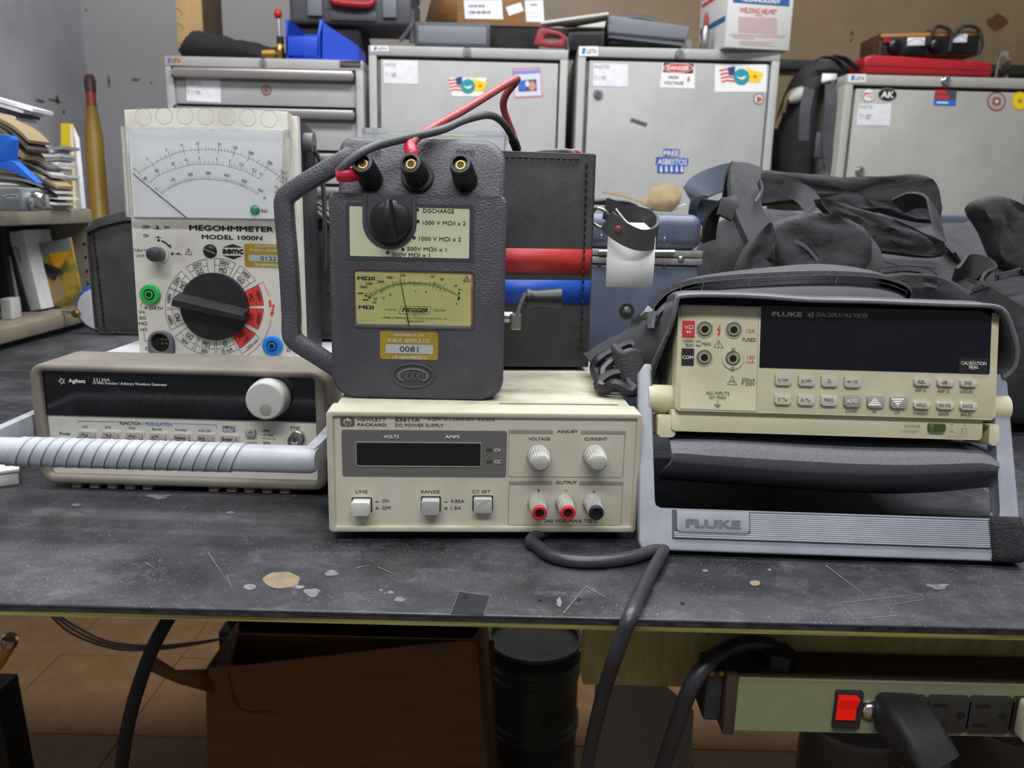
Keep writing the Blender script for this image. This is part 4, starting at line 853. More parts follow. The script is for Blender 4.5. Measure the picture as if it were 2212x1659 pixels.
# dial plate
a, b = Li(580, 1052), Li(1672, 1570)
fr = MB().prism(rrect(a[0], b[0], b[1], a[1], .0015), -.0003, .001).build('dial_plate', 'plate_dark', T)
a, b = Li(612, 1088), Li(1632, 1535)
MB().prism(rrect(a[0], b[0], b[1], a[1], .001), -.0006, .001).build('dial_label', 'pale_green', fr)
# U-shaped raised lip round the knob
c = Li(955, 1210); ru = abs(Li(1160, 1210)[0]-Li(710, 1210)[0])/2-.0012
m = MB(); pts = [(c[0]-ru*.98, 0, zS_-.001)]+[(c[0]+ru*math.cos(R(t)), 0, c[1]-.001+ru*math.sin(R(t))) for t in range(180, 361, 15)]+[(c[0]+ru*.98, 0, zS_-.001)]
m.tube([(p[0], -.0004, p[2]) for p in pts], .0019, 8, raw=True); U = m
pl = [(p[0], p[2]) for p in pts]; m.plate(pl, -.0008); m.build('knob_recess', 'megger_smooth', T)
m = MB()
for s, x0_, y0_, x1_, y1_ in (('DISCHARGE', 1240, 1110, 1506, 1146), ('1000 V MΩII x 2', 1238, 1212, 1604, 1248), ('1000 V MΩI x 2', 1205, 1348, 1564, 1384), ('500V MΩII x 1', 1104, 1436, 1440, 1470), ('500V MΩI x 1', 978, 1484, 1298, 1518)): tpx(m, T, zI, s, x0_, y0_, x1_, y1_, 0, .0009, m=0, bold=.004)
for x, y in ((1194, 1118), (1198, 1217), (1165, 1357), (1069, 1456), (937, 1483)): m.plate(circle(*Li(x, y), .0011, 14), -.0009)
m.build('dial_lettering', 'black_print', fr, flat=True)
# selector knob
tip = Li(952, 1215, -.012); kr = abs(Li(1132, 1215)[0]-Li(778, 1215)[0])/2; cx, cz = (c[0]*.35+tip[0]*.65), (c[1]*.35+tip[1]*.65)
kn = MB().lathe([(kr*1.0, 0), (kr*.99, .004), (kr*.96, .006), (kr*.86, .0072), (kr*.5, .0075)], (cx, -.0008, cz), (0, -1, 0), 48).build('selector_knob', 'dial_black', T)
m = MB(); rings = []
for (z_, w_, dd) in ((kr*.98, .0022, .012), (kr*.6, .0034, .0145), (0, .0046, .0152), (-kr*.6, .0052, .0145), (-kr*.97, .0046, .011)):
    rings.append([(cx-.0006-w_, -.006, cz+z_), (cx-.0006-w_*.8, -dd*.95, cz+z_), (cx-.0006-w_*.4, -dd, cz+z_), (cx-.0006+w_*.35, -dd, cz+z_), (cx-.0006+w_*.9, -dd*.8, cz+z_), (cx-.0006+w_*1.2, -.006, cz+z_)])
m.loft(rings); m.build('pointer_ridge', 'dial_black', kn, angle=30)
MB().lathe([(.0010, 0), (.0009, .0006)], (cx-.0002, -.0112, cz-kr*.82), (0, -1, 0), 12).build('pointer_dot', 'brass', kn)
# meter window
a, b = Lj(640, 318), Lj(1668, 828); A_ = (a, b)
wn = MB(); wn.ring(rrect(a[0]-.0006, b[0]+.0008, b[1]-.0012, a[1]+.0008, .0034, 6), rrect(a[0]+.0014, b[0]-.0008, b[1]+.0016, a[1]-.0018, .0024, 6), -.0010, .003, b=.0006, yin=-.0002)
wo = wn.build('window_bezel', 'megger_smooth', T)
ia, ib = (a[0]+.0014, a[1]-.0018), (b[0]-.0008, b[1]+.0016)
MB().prism(rrect(ia[0]-.0006, ib[0]+.0006, ib[1]-.0006, ia[1]+.0006, .0024), -.0001, .001).build('scale_backing', 'tan_cardboard', wo)
e0 = Lj(672, 500)[0]; e1 = Lj(1648, 500)[0]
sp = MB().prism([(e0, ib[1]), (e1, ib[1]), (e1, ia[1]-.0006), (Lj(662, 340)[0], ia[1]-.0006)], -.0003, .001).build('scale_plate', 'meter_scale', T)
m = MB(); dd = -.0003; tx = lambda s, x0_, y0_, x1_, y1_, bold=0, shear=0: tpx(m, T, zJ, s, x0_, y0_, x1_, y1_, dd, .0003, bold=bold, shear=shear)
tx('MΩII', 680, 382, 828, 416, .03); tx('MΩI', 690, 628, 820, 662, .03); tx('MAJOR', 917, 661, 1015, 679); tx('MEGGER', 1060, 652, 1282, 690, .03, .3); tx('TESTER', 1328, 665, 1436, 683); tx('JAMES G. BIDDLE CO., PLYMOUTH MEETING, PA.', 896, 732, 1450, 752); tx('MADE IN USA', 1100, 758, 1250, 774)
J = lambda x, y: Lj(x, y, dd)
m.line([J(1052, 638), J(1312, 642), J(1295, 706), J(1190, 704)], .00025, dd-.0003); m.line([J(1155, 704), J(1034, 702), J(1052, 638)], .00025, dd-.0003)
m.line([Lj(*p, dd) for p in circle(1174, 706, 14, 16)], .00022, dd-.0003, closed=True); tx('R', 1168, 700, 1180, 712)
OA = [(757, 555), (880, 490), (1000, 450), (1150, 434), (1300, 448), (1420, 485), (1550, 548)]; IA = [(770, 562), (885, 500), (1000, 460), (1150, 443), (1300, 458), (1415, 495), (1545, 555)]
for q in (OA, IA): m.line([(p.x, p.y) for p in smooth_pts([(*J(*v), 0) for v in q], 8)], .00025, dd-.0003)
CC = (1150, 1010)
def rad(x, y, a, b, w=.00025):
    dx, dy = x-CC[0], y-CC[1]; l = math.hypot(dx, dy); dx /= l; dy /= l; m.line([J(x+dx*a, y+dy*a), J(x+dx*b, y+dy*b)], w, dd-.0003)
def apt(t):
    P = smooth_pts([(*v, 0) for v in OA], 20); i = min(int(t*(len(P)-1)), len(P)-1); return P[i].x, P[i].y
for t in (.04, .07, .10, .13, .19, .25, .32, .335, .355, .37, .39, .43, .475, .52, .58, .66, .70, .71, .72, .735, .75, .77, .79, .82, .86, .91): rad(*apt(t), 0, 30 if t in (.04, .13, .32, .43, .70, .82) else 20)
for t in (.05, .06, .075, .10, .15, .16, .17, .18, .195, .21, .25, .31, .37, .43, .52, .535, .55, .565, .58, .60, .63, .67, .71, .75, .80, .85): rad(*apt(t), -40 if t in (.15, .52, .80) else -30, -10)
for s, x, y in (('10000', 733, 474), ('5000', 781, 445), ('2000', 880, 428), ('1000', 956, 393), ('500', 1068, 374), ('100', 1320, 386), ('50', 1402, 408), ('20', 1518, 462), ('In', 1558, 494), ('50', 835, 575), ('10', 902, 566), ('5', 962, 540), ('100', 824, 606), ('1', 1178, 508), ('.5', 1262, 513), ('.1', 1395, 545), ('0', 1527, 618)):
    w = sum(5 if ch in '1.' else 14 for ch in s)+(2 if len(s) > 1 else 0); tx(s, x-w/2, y-10, x+w/2, y+10, .02)
for q in ([(740, 545), (752, 558), (762, 550), (752, 534)], [(772, 562), (782, 576), (794, 562), (784, 550)], [(1535, 530), (1550, 540), (1558, 524), (1545, 514)], [(1530, 580), (1545, 590), (1558, 562), (1545, 552)]): m.plate([J(*v) for v in q], dd-.0003)
for (x, y) in ((706, 527), (750, 584)): m.line([Lj(*p, dd) for p in circle(x, y, 24, 14, 5)], .0004, dd-.0003, closed=True)
m.line([J(1612, 378), J(1584, 424), J(1642, 428)], .0003, dd-.0003, closed=True); m.line([J(1613, 392), J(1613, 414)], .0004, dd-.0003)
m.build('scale_print', 'black_print', sp, flat=True)
n = MB(); a = Lj(1045, 398, dd); b = Lj(1120, 802, dd); n.cyl((a[0], dd-.0004, a[1]), (b[0], dd-.0004, b[1]), .00022, .00035, 8); n.build('needle', 'black_print', T)
MB().prism(rrect(ia[0]-.0004, ib[0]+.0004, ib[1]-.0004, ia[1]+.0004, .0024), -.0011, -.0009).build('window_glass', 'meter_glass', T)
prop_sticker(T, zJ, (872, 848, 1368, 1098), (920, 960, 1326, 1045), ('0081', 1042, 980, 1200, 1026), 0, [('PROPERTY OF', 1000, 874, 1246, 896), ('PUBLIC SERVICE CO.', 943, 914, 1304, 946), ('OF NEW MEXICO', 980, 1060, 1275, 1088)])
# oval emblem
c = Lj(1155, 1228); rx = abs(Lj(1340, 1228)[0]-Lj(970, 1228)[0])/2; rz = abs(Lj(1155, 1122)[1]-Lj(1155, 1334)[1])/2
em = MB(); em.ring(circle(*c, rx, 44, rz), circle(*c, rx*.9, 44, rz*.86), -.0014, .001, b=.0004); em.ring(circle(*c, rx*.9, 44, rz*.86), circle(*c, rx*.86, 44, rz*.8), -.0004, .001)
eo = em.build('emblem', 'megger_smooth', T)
m = MB(); m.plate(circle(*c, rx*.92, 36, rz*.9), -.0003); m.build('emblem_field', 'plate_dark', eo, flat=True)
m = MB(); q = circle(c[0], c[1], rx*.72, 30, rz*.62, -50, 230); q2 = circle(c[0], c[1], rx*.62, 30, rz*.46, -50, 230)
for i in range(len(q)-1): m.prism([q[i], q[i+1], q2[i+1], q2[i]], -.0012, 0)
vs, fs, _a = glyphs('BIDDLE', .03, 0); hh = .0062; ww = rx*1.16
m.add([(c[0]+u*ww, -.0013, c[1]+v*hh*(1.15-.5*abs(u))) for u, v, _e in vs], fs); m.build('emblem_lettering', mat('megger_light', '#6c6b70', .4), eo)
# crank on the right side
cz = Lj(1985, 770)[1]; cy = .03
cr = MB().cyl((x1-.002, cy, cz), (x1+.006, cy, cz), .0042, n=18).build('crank_shaft', 'silver_metal', T)
ca = MB(); ca.box(x1+.004, x1+.0125, cy-.007, cy+.005, cz-.0085, cz+.003, b=.0008); ca.sweep([(x1+.0085, cy-.004, cz), (x1+.012, cy-.004, cz+.012), (x1+.015, cy-.003, cz+.018)], [(-.0055, -.0012), (.0055, -.0012), (.0055, .0012), (-.0055, .0012)], (0, 1, 0), res=3); ca.build('crank_arm', 'silver_metal', T)
gz = cz+.0145; MB().lathe([(.0040, -.001), (.0040, .002), (.0070, .0022), (.0072, .004), (.0062, .006), (.0058, .009), (.0070, .022), (.0074, .026), (.0071, .0275), (.004, .028)], (x1+.014, cy-.004, gz), (1, 0, .02), 28).build('crank_grip', 'black_plastic', T)
# test leads with red lug sleeves
mat('red_cable', '#96393a', .45, col2='#a05050', vscale=60); mat('black_cable', '#4a4a4c', .5, col2='#58585a', vscale=50); mat('red_sleeve', '#c0203c', .3)
def p3(zf, x, y, Y): v = ony(*zf(x, y), Y); return v
rl = thing('test_lead', 'red rubber test lead rising from the middle terminal into the leather case', 'cable', p3(zI, 1135, 620, .556))
B0 = Vector(rl.location)
m = MB(); m.tube([p3(zI, 1135, 590, .556)-B0, p3(zI, 1180, 510, .562)-B0, p3(zI, 1320, 420, .58)-B0, p3(zI, 1650, 230, .62)-B0, p3(zI, 1960, 40, .66)-B0, p3(zI, 2040, 4, .672)-B0, p3(zI, 2020, 40, .680)-B0, p3(zI, 1945, 140, .685)-B0, p3(zI, 1925, 240, .69)-B0, p3(zI, 1965, 370, .695)-B0, p3(zI, 2005, 470, .70)-B0, p3(zI, 2040, 600, .705)-B0, p3(zI, 2050, 760, .705)-B0], .0030, 10); m.build('cable', 'red_cable', rl)
m = MB(); m.tube([p3(zI, 1130, 535, .560)-B0, p3(zI, 1132, 590, .557)-B0, p3(zI, 1145, 650, .553)-B0, p3(zI, 1150, 690, .553)-B0], [.0036, .0045, .0044, .003], 12, 4); m.build('lug_sleeve', 'red_sleeve', rl)
bl = thing('test_lead', 'dark grey rubber test lead from the left terminal arching over into the leather case', 'cable', p3(zI, 560, 800, .553)); B0 = Vector(bl.location)
m = MB(); m.tube([p3(zI, 520, 800, .548)-B0, p3(zI, 580, 735, .545)-B0, p3(zI, 700, 640, .546)-B0, p3(zI, 850, 570, .552)-B0, p3(zI, 1100, 505, .558)-B0, p3(zI, 1400, 435, .575)-B0, p3(zI, 1600, 350, .60)-B0, p3(zI, 1790, 310, .63)-B0, p3(zI, 1900, 355, .655)-B0, p3(zI, 1980, 460, .675)-B0, p3(zI, 2020, 545, .695)-B0, p3(zI, 2048, 640, .70)-B0, p3(zI, 2050, 780, .70)-B0], .0029, 10); m.build('cable', 'black_cable', bl)
m = MB(); m.tube([p3(zI, 505, 828, .5475)-B0, p3(zI, 590, 820, .548)-B0, p3(zI, 680, 808, .553)-B0], [.0036, .0052, .0050], 12, 4); m.build('lug_sleeve', 'red_sleeve', bl, label='red lug sleeve')
m = MB(); m.tube([p3(zI, 2000, 500, .688)-B0, p3(zI, 2040, 600, .70)-B0], .0040, 12, 3); m.build('tape_wrap', mat('tan_tape', '#6a5a3c', .6, col2='#2a2624', vscale=90, vlo=.4, vhi=.55), bl)
# ================================================================== leather cases
def stitches(mb, pts, step=.0052, r=.0006, out=(0, -1, 0)):
    P = smooth_pts(pts, 8); acc = 0; prev = P[0]
    length = sum((P[i+1]-P[i]).length for i in range(len(P)-1)); n = int(length/step)
    def at(s):
        for i in range(len(P)-1):
            l = (P[i+1]-P[i]).length
            if s <= l: return P[i].lerp(P[i+1], s/l)
            s -= l
        return P[-1]
    o = Vector(out)
    for k in range(n):
        a, b = at(k*step), at(k*step+step*.72); mid = (a+b)/2+o*r*.8
        mb.tube([a, mid, b], r, 5, 2)
mat('red_tape', '#c03a38', .45, col2='#a82e2e', vscale=40); mat('blue_tape', '#1f4fb4', .4, col2='#1b469f', vscale=40); mat('dust_black', '#262526', .6)
T = thing('leather_case', 'black stitched leather case wrapped in red and blue tape on the power supply', 'case', (.030, .6675, .9934), 6); LC = T
K = lambda x, y, d=0: L(T, zK, x, y, d)
ct, cb = K(400, 95)[1], K(300, 1460)[1]; cxr, cxrb = K(668, 100)[0], K(618, 1440)[0]; cxl = -.082; dpc = .105
fr = MB().prism([(cxl, cb), (cxrb, cb), (cxr, ct), (cxl, ct)], 0, .003, b=.001).build('front_panel', 'leather', T)
MB().loft([[(cxrb-.002, .002, cb), (cxrb, .002, cb), (cxr, .002, ct-.002), (cxr-.002, .002, ct-.002)], [(cxrb-.002, dpc, cb), (cxrb, dpc, cb), (cxr, dpc, ct-.006), (cxr-.002, dpc, ct-.006)]]).build('side_panel', 'leather', T)
MB().box(cxl, cxl+.003, .002, dpc, cb, ct-.002).build('side_panel', 'leather', T)
MB().box(cxl, cxrb, dpc-.003, dpc, cb, ct+.004).build('rear_panel', 'leather', T)
MB().box(cxl, cxrb, .003, dpc, cb, cb+.003).build('base_panel', 'leather', T)
for x in (cxl+.012, cxrb-.012):
    for y in (.015, dpc-.015): MB().cyl((x, y, .0003), (x, y, cb+.001), .006, .005, 14).build('foot', 'black_rubber', T)
m = MB(); stitches(m, [(cxl+.01, -.0004, ct-.0035), (cxr-.007, -.0004, ct-.0035)]); stitches(m, [(cxr-.0065, -.0004, ct-.006), (cxrb-.006, -.0004, cb+.012)], .0062, .0008); m.build('stitching', 'thread', fr)
m = MB(); m.tube([(cxr, .001, ct-.001), (cxr+.002, .03, ct-.002), (cxr+.001, .07, ct-.006), (cxr, dpc, ct-.006)], .0013, 6); m.tube([(cxr, .001, ct), (cxrb, .001, cb)], .0010, 6); m.tube([(cxl, .0015, ct), (cxr, .0015, ct)], .0012, 6); m.build('edge_piping', 'leather_edge', T)
for (ya, yb, nm, mm) in ((705, 860, 'red_tape_band', 'red_tape'), (905, 1058, 'blue_tape_band', 'blue_tape')):
    a, b = K(300, ya)[1], K(300, yb)[1]; xr = cxrb+(cxr-cxrb)*((a+b)/2-cb)/(ct-cb)
    m = MB(); m.loft([[(cxl, -.0005, b), (cxl, -.0005, a)], [(xr-.001, -.0005, b), (xr+.0003, -.0005, a+.0006)], [(xr+.0008, .004, b+.001), (xr+.0012, .004, a+.003)], [(xr+.002, .02, b+.003), (xr+.003, .02, a+.006)]], cap=False, closed_ring=False); m.build(nm, mm, T, solid=.0004, offset=1, angle=15)
# lid flap standing open behind, with things showing inside
m = MB(); m.loft([[(cxl, dpc-.003, ct), (cxr+.004, dpc-.003, ct-.004)], [(cxl, dpc+.012, ct+.010), (cxr+.006, dpc+.008, ct+.0)]], cap=False, closed_ring=False); m.build('lid_flap', 'leather', T, solid=.002)
for i, (mm, xo) in enumerate((('black_cable', .0), ('red_cable', .012))):
    m = MB(); m.tube([(cxr-.05+xo, .06, ct-.02), (cxr-.045+xo, .06, ct+.001), (cxr-.025+xo, .055, ct+.0055), (cxr-.008+xo*.5, .05, ct+.003), (cxr-.004+xo*.3, .05, ct-.02)], .0022, 8); o = m.build('stored_lead', mm, T)
# ring and wrist strap on the right side, paper tag
rz = K(700, 470)[1]; rx = cxrb+(cxr-cxrb)*(rz-cb)/(ct-cb)
MB().box(rx, rx+.0015, .004, .020, rz-.02, rz+.006, b=.0006).build('ring_plate', 'steel', T)
m = MB(); m.tube([(rx+.001, .010, rz-.002), (rx+.004, .006, rz+.003), (rx+.011, .004, rz+.001), (rx+.016, .004, rz-.006), (rx+.015, .006, rz-.012), (rx+.008, .008, rz-.012), (rx+.002, .010, rz-.008)], .0015, 10, closed=True); m.build('ring', 'steel', T)
WS = lambda x, y, d: (K(x, y, d)[0], d, K(x, y, d)[1])
st = thing('wrist_strap', 'black leather loop strap hanging off the side of the taped leather case', 'strap', TM(T) @ Vector((rx+.01, .0, rz)), 6)
sp_ = lambda x, y, d: tuple(Vector(WS(x, y, d))-Vector((rx+.01, 0, rz)))
m = MB(); m.strap([sp_(735, 445, .012), sp_(800, 470, .022), sp_(900, 490, .030), sp_(1000, 520, .030), sp_(1052, 565, .020), sp_(1058, 612, .008), sp_(1020, 645, .0), sp_(940, 645, -.004), sp_(850, 605, -.006), sp_(780, 555, -.004), sp_(745, 520, .0)], .0175, .0026, (.06, 0, 1), res=5); m.build('strap_band', 'leather', st)
m = MB(); m.lathe([(.0030, -.001), (.0028, .0006), (.002, .001)], sp_(815, 578, -.0068), (-.3, -1, 0), 16); m.build('rivet', mat('rivet_red', '#8e4a44', .4, .5), st)
tg = thing('paper_tag', 'blank white paper tag hanging under the leather wrist strap', 'tag', TM(T) @ Vector(WS(905, 600, .004)), 4)
h = K(905, 590, .004)[1]-K(905, 938, .004)[1]; w = K(1057, 800, .004)[0]-K(757, 800, .004)[0]
m = MB(); m.loft([[(-w/2, 0, -h), (w/2, 0, -h)], [(-w/2, .001, -h*.5), (w/2, -.001, -h*.5)], [(-w/2, 0, 0), (w/2, 0, 0)], [(-w*.25, .002, h*.18), (w*.25, .002, h*.18)]], cap=False, closed_ring=False); m.build('tag_card', 'white_tag', tg, solid=.0005)
m = MB(); m.tube([(0, .002, h*.12), (-.006, .003, h*.22), (-w*.35, .003, h*.42)], .0007, 6); m.build('tag_string', 'white_tag', tg)
# ---- second leather case behind the megohmmeter
T = thing('leather_case', 'black stitched leather case standing behind the white megohmmeter', 'case', (-.285, .775, .9945), 0)
Fq = lambda x, y, d=0: L(T, zF, x, y, d)
xl = Fq(770, 900)[0]; xlt = Fq(737, 450)[0]; xlb = Fq(830, 1380)[0]; zb_ = .0025; ztl = Fq(737, 420)[1]; ztr = Fq(1055, 318)[1]; xr = .13
outl = [(xlb+.004, zb_), (xr, zb_), (xr, ztr), (Fq(1055, 318)[0], ztr), (xlt+.012, ztl+.004), (xlt+.002, ztl-.001), (xlt, ztl-.008), (xlb-.001, zb_+.006)]
fr = MB().prism(outl, 0, .10, b=.002, both=True).build('case_body', 'leather', T)
MB().prism([(p[0], p[1]) for p in ((xlt-.0015, ztl-.006), (xlt+.010, ztl+.006), (Fq(1055, 318)[0], ztr+.002), (xr, ztr+.002), (xr, ztr-.001), (Fq(1055, 345)[0], ztr-.006), (xlt+.014, ztl), (xlt+.002, ztl-.008))], -.003, .102, b=.001).build('lid_edge', 'leather', T)
m = MB(); stitches(m, [(Fq(770, 490)[0], -.0005, Fq(770, 490)[1]), (Fq(800, 540)[0], -.0005, Fq(800, 540)[1]), (Fq(870, 1100)[0], -.0005, Fq(870, 1100)[1]), (Fq(890, 1290)[0], -.0005, Fq(890, 1290)[1]), (Fq(940, 1335)[0], -.0005, Fq(940, 1335)[1]), (Fq(1150, 1330)[0], -.0005, Fq(1150, 1330)[1]), (xr-.004, -.0005, Fq(1150, 1330)[1])], .0056, .0008); m.build('stitching', 'thread', fr)
m = MB(); m.tube([(xlt+.001, -.001, ztl-.008), (xlb, -.001, zb_+.006), (xlb+.005, -.001, zb_+.001), (xr, -.001, zb_+.001)], .0012, 6, 1); m.build('edge_piping', 'leather_edge', T)
MB().box(xlb+.004, xr-.004, .004, .096, 0.0003, zb_+.001).build('base_panel', 'leather', T)
m = MB()
for i in range(3): m.tube([(xr-.035, -.008-.002*i, .135-.004*i), (xr-.012, -.01, .118-.006*i), (xr-.004, -.008, .09), (xr-.010, -.008, .06+.01*i), (xr-.025, -.004, .05)], .0016, 6)
m.build('strap_loop', 'black_cable', T)
# ================================================================== blue-grey steel case behind
mat('blue_steel', '#5c6474', .4, .1, col2='#4e5666', vscale=25, bump=.1, bscale=250); mat('aluminium', '#b9b9b5', .4, .7, col2='#a5a5a0', vscale=60); mat('old_paper', '#7a6b4c', .8, col2='#62543a', vscale=50)
SY = .86
a = ony(1515, 560, SY); tl = ony(1400, 470, SY); bz0, bz1 = ony(1400, 540, SY).z, ony(1400, 571, SY).z; c = onz(1515, 560, TZ)
T = thing('metal_case', 'blue-grey metal carrying case with aluminium band behind the leather case', 'case', (a.x-.09, SY, TZ), 2)
xw = .09; zl = tl.z-TZ+.004
MB().box(-xw, xw, 0, .13, .002, bz1-TZ, b=.004, seg=3).build('case_body', 'blue_steel', T)
MB().box(-xw-.0005, xw+.0005, -.001, .131, bz0-TZ, zl, b=.012, seg=5).build('lid', 'blue_steel', T)
MB().box(-xw-.0015, xw+.0015, -.002, .132, bz1-TZ, (bz0+bz1)/2-TZ-.0006, b=.0006).build('lower_band', 'aluminium', T); MB().box(-xw-.0015, xw+.0015, -.002, .132, (bz0+bz1)/2-TZ+.0006, bz0-TZ, b=.0006).build('upper_band', 'aluminium', T)
Lk = lambda x, y, d=-.002: L(T, zK, x, y, d)
for (x, y, r, nm, mm) in ((1218, 770, .0036, 'screw', 'chrome'), (1115, 640, .0024, 'rivet', 'steel'), (710, 622, .0024, 'rivet', 'steel'), (1112, 812, .0020, 'rivet', 'brass'), (700, 808, .002, 'rivet', 'brass'), (872, 1102, .0050, 'screw', 'chrome')):
    q = Lk(x, y); o = MB().lathe([(r, 0), (r*.9, .001), (r*.5, .0018)], (q[0], -.002 if 660 < y < 800 else 0, q[1]), (0, -1, 0), 16).build(nm, mm, T)
    if y == 1102: MB().lathe([(r*1.7, -.001), (r*1.6, .0006)], (q[0], 0, q[1]), (0, -1, 0), 20).build('washer', 'dust_black', T)
q0, q1 = Lk(690, 722, -.005), Lk(1175, 725, -.005); MB().cyl((q0[0], -.005, q0[1]), (q1[0], -.005, q1[1]), .0028, n=14).build('hinge_pin', 'chrome', T)
m = MB(); hz = zl+.006; m.tube([(-.05, .06, zl-.002), (-.045, .06, hz+.004), (.02, .06, hz+.004), (.03, .06, zl-.002)], .0035, 10, 3); m.build('carry_handle', 'black_plastic', T)
MB().box(xw-.002, xw+.006, .02, .03, Lk(1350, 640)[1]-.004, Lk(1350, 640)[1]+.004, b=.001).build('latch', 'brass', T)
Tt = thing('old_tag', 'crumpled tan paper tag lying on the blue-grey metal case', 'tag', (a.x-.035, SY+.05, TZ+zl+.001), 8)
B0 = Vector(Tt.location); Ri = Tt.rotation_euler.to_matrix().inverted(); wq = lambda x, y, Y: Ri @ (ony(x, y, Y)-B0)
fr_ = [(1300, 416), (1340, 424), (1380, 436), (1395, 446), (1420, 456), (1450, 458), (1468, 440), (1474, 414)]; bk_ = [(1306, 412), (1348, 419), (1384, 432), (1394, 428), (1410, 404), (1440, 398), (1466, 404), (1474, 406)]
m = MB(); m.loft([[wq(*p, SY+.03), wq(*q, SY+.055)] for p, q in zip(fr_, bk_)], cap=False, closed_ring=False); m.build('tag_card', 'old_paper', Tt, solid=.0005, angle=12)
m = MB(); m.tube([(-.03, -.010, .004), (.0, -.014, .004), (.02, -.016, .010)], .0006, 6); m.tube([(-.03, -.008, .004), (.0, -.010, .002), (.014, -.014, .006)], .0006, 6); m.build('tag_wire', 'white_tag', Tt)
# ================================================================== multimeter in its soft case
mat('fluke_beige', '#c9c3a6', .5, col2='#bdb696', vscale=16, bump=.05, bscale=500); mat('fluke_glass', '#0a0c14', .1, spec=.6, col2='#11141f', vscale=10); mat('fluke_grey', '#8f929a', .42, col2='#84878f', vscale=40, bump=.06, bscale=600); mat('key_beige', '#b3aea2', .5); mat('red_label', '#c4262c', .5); mat('olive_button', '#4a5832', .4)
T = thing('bench_multimeter', 'beige dual display multimeter propped up on its grey folding handle', 'multimeter', (.2199, .5271, .9949), -1.27, 11.64); FL = T
O = lambda x, y, d=0: L(T, zO, x, y, d)
hw, ph = .108, .0723
MB().box(-hw+.002, hw-.002, .012, .215, -.013, ph-.002, b=.004).build('case', 'fluke_beige', T)
pan = MB().prism(rrect(-hw, hw, 0, ph, .0022), 0, .016, b=.001).build('front_panel', 'fluke_beige', T)
cz = (O(190, 828, .006)[1]+O(2005, 878, .006)[1])/2
ch = MB().loft([[(x, .0035, z) for x, z in ((-hw-.001, -.0006), (hw-.004, -.0006), (hw-.004, .0), (-hw-.001, .0))], [(x, .0045, cz+.002) for x in (-hw-.001, hw-.006, hw-.006, -hw-.001)], [(x, .0075, cz) for x in (-hw+.001, hw-.008, hw-.008, -hw+.001)]]) if False else MB().prism(rrect(-hw-.0015, hw-.006, cz, .0006, (.003, .003, .0003, .0003)), .004, .03, b=.0012).build('chin', 'fluke_beige', T)
for s, (x0_, y0_, x1_, y1_) in ((-1, (108, 732, 190, 862)), (1, (2005, 785, 2058, 910))):
    a, b = O(x0_, y0_, .008), O(x1_, y1_, .008); MB().prism(rrect(a[0], b[0]+(.002 if s < 0 else 0), b[1], a[1], .002), .006, .04, b=.0012).build('corner_foot', 'fluke_beige', T)
d = 0
a, b = O(703, 110), O(2012, 498); zlo = (O(703, 465)[1]+O(2012, 498)[1])/2; zhi = (O(703, 108)[1]+O(2012, 148)[1])/2
gl = MB().prism(rrect(a[0], b[0], zlo, zhi+.0005, .0004), -.0005, .002, b=.0002, seg=1).build('display_window', 'fluke_glass', T, label='dark display window')
m = MB(); m.prism([O(238, 698), O(672, 712), O(692, 120), O(246, 108)], -.0003, .001); jp = m.build('input_panel', 'fluke_beige', T)
m = MB(); tx = lambda s, x0, y0, x1, y1, bold=.006, mm=0, shear=0, e=.0006: tpx(m, T, zO, s, x0, y0, x1, y1, 0, e, bold=bold, m=mm, shear=shear)
tx('FLUKE', 762, 143, 936, 171, .05, 1, 0, .0009); tx('45', 964, 145, 1005, 175, .03, 1, .3, .0009); tx('DUAL DISPLAY MULTIMETER', 1015, 151, 1308, 174, .012, 1, .3, .0009)
tx('10A', 618, 241, 665, 264, 0, 2); tx('FUSED', 594, 293, 672, 313); tx('1000V', 254, 301, 316, 319); tx('750V', 262, 326, 316, 345); tx('MAX', 362, 318, 413, 337); tx('100', 620, 394, 663, 416, 0, 2); tx('mA', 620, 421, 663, 440, 0, 2); tx('500mA', 591, 523, 667, 543); tx('F 250V', 590, 546, 667, 566); tx('ALL INPUTS', 385, 599, 519, 618); tx('1kV MAX', 403, 624, 501, 643)
tx('∼', 328, 332, 354, 342); 
P2 = lambda pts: pp(T, zO, pts, 0); ln = lambda pts, w=.0003, mm=0, cl=False: m.line(P2(pts), w, -.0006, mm, cl)
ln([(327, 309), (354, 310)]); ln([(327, 317), (333, 317)]); ln([(338, 317), (344, 317)]); ln([(348, 317), (354, 317)])
ln([(457, 306), (430, 346), (484, 350)], .0003, 0, True); ln([(457, 320), (457, 340)], .0005); ln([(535, 513), (507, 558), (562, 562)], .0003, 0, True); ln([(524, 548), (532, 538), (540, 538), (546, 550)], .0005)
ln([(451, 650), (451, 676)]); ln([(432, 676), (470, 677)], .0004); ln([(438, 683), (464, 684)], .0004); ln([(445, 690), (457, 691)], .0004)
m.plate(P2([(462, 220), (446, 252), (460, 248), (452, 270), (456, 285), (468, 262), (462, 266), (470, 238), (458, 244), (468, 220)]), -.0006, 2)
ln([(672, 712), (688, 125)], .0002, 3); ln([(238, 698), (672, 712)], .0003, 3); ln([(246, 108), (690, 122)], .0002, 3)
tx('POWER', 1525, 791, 1617, 811); tx('I', 1794, 781, 1799, 797); tx('O', 1858, 783, 1876, 799)
ln([(1776, 832), (1816, 834)]); ln([(1788, 828), (1804, 829)]); ln([(1848, 834), (1858, 834), (1858, 812), (1878, 813), (1878, 835), (1888, 836)])
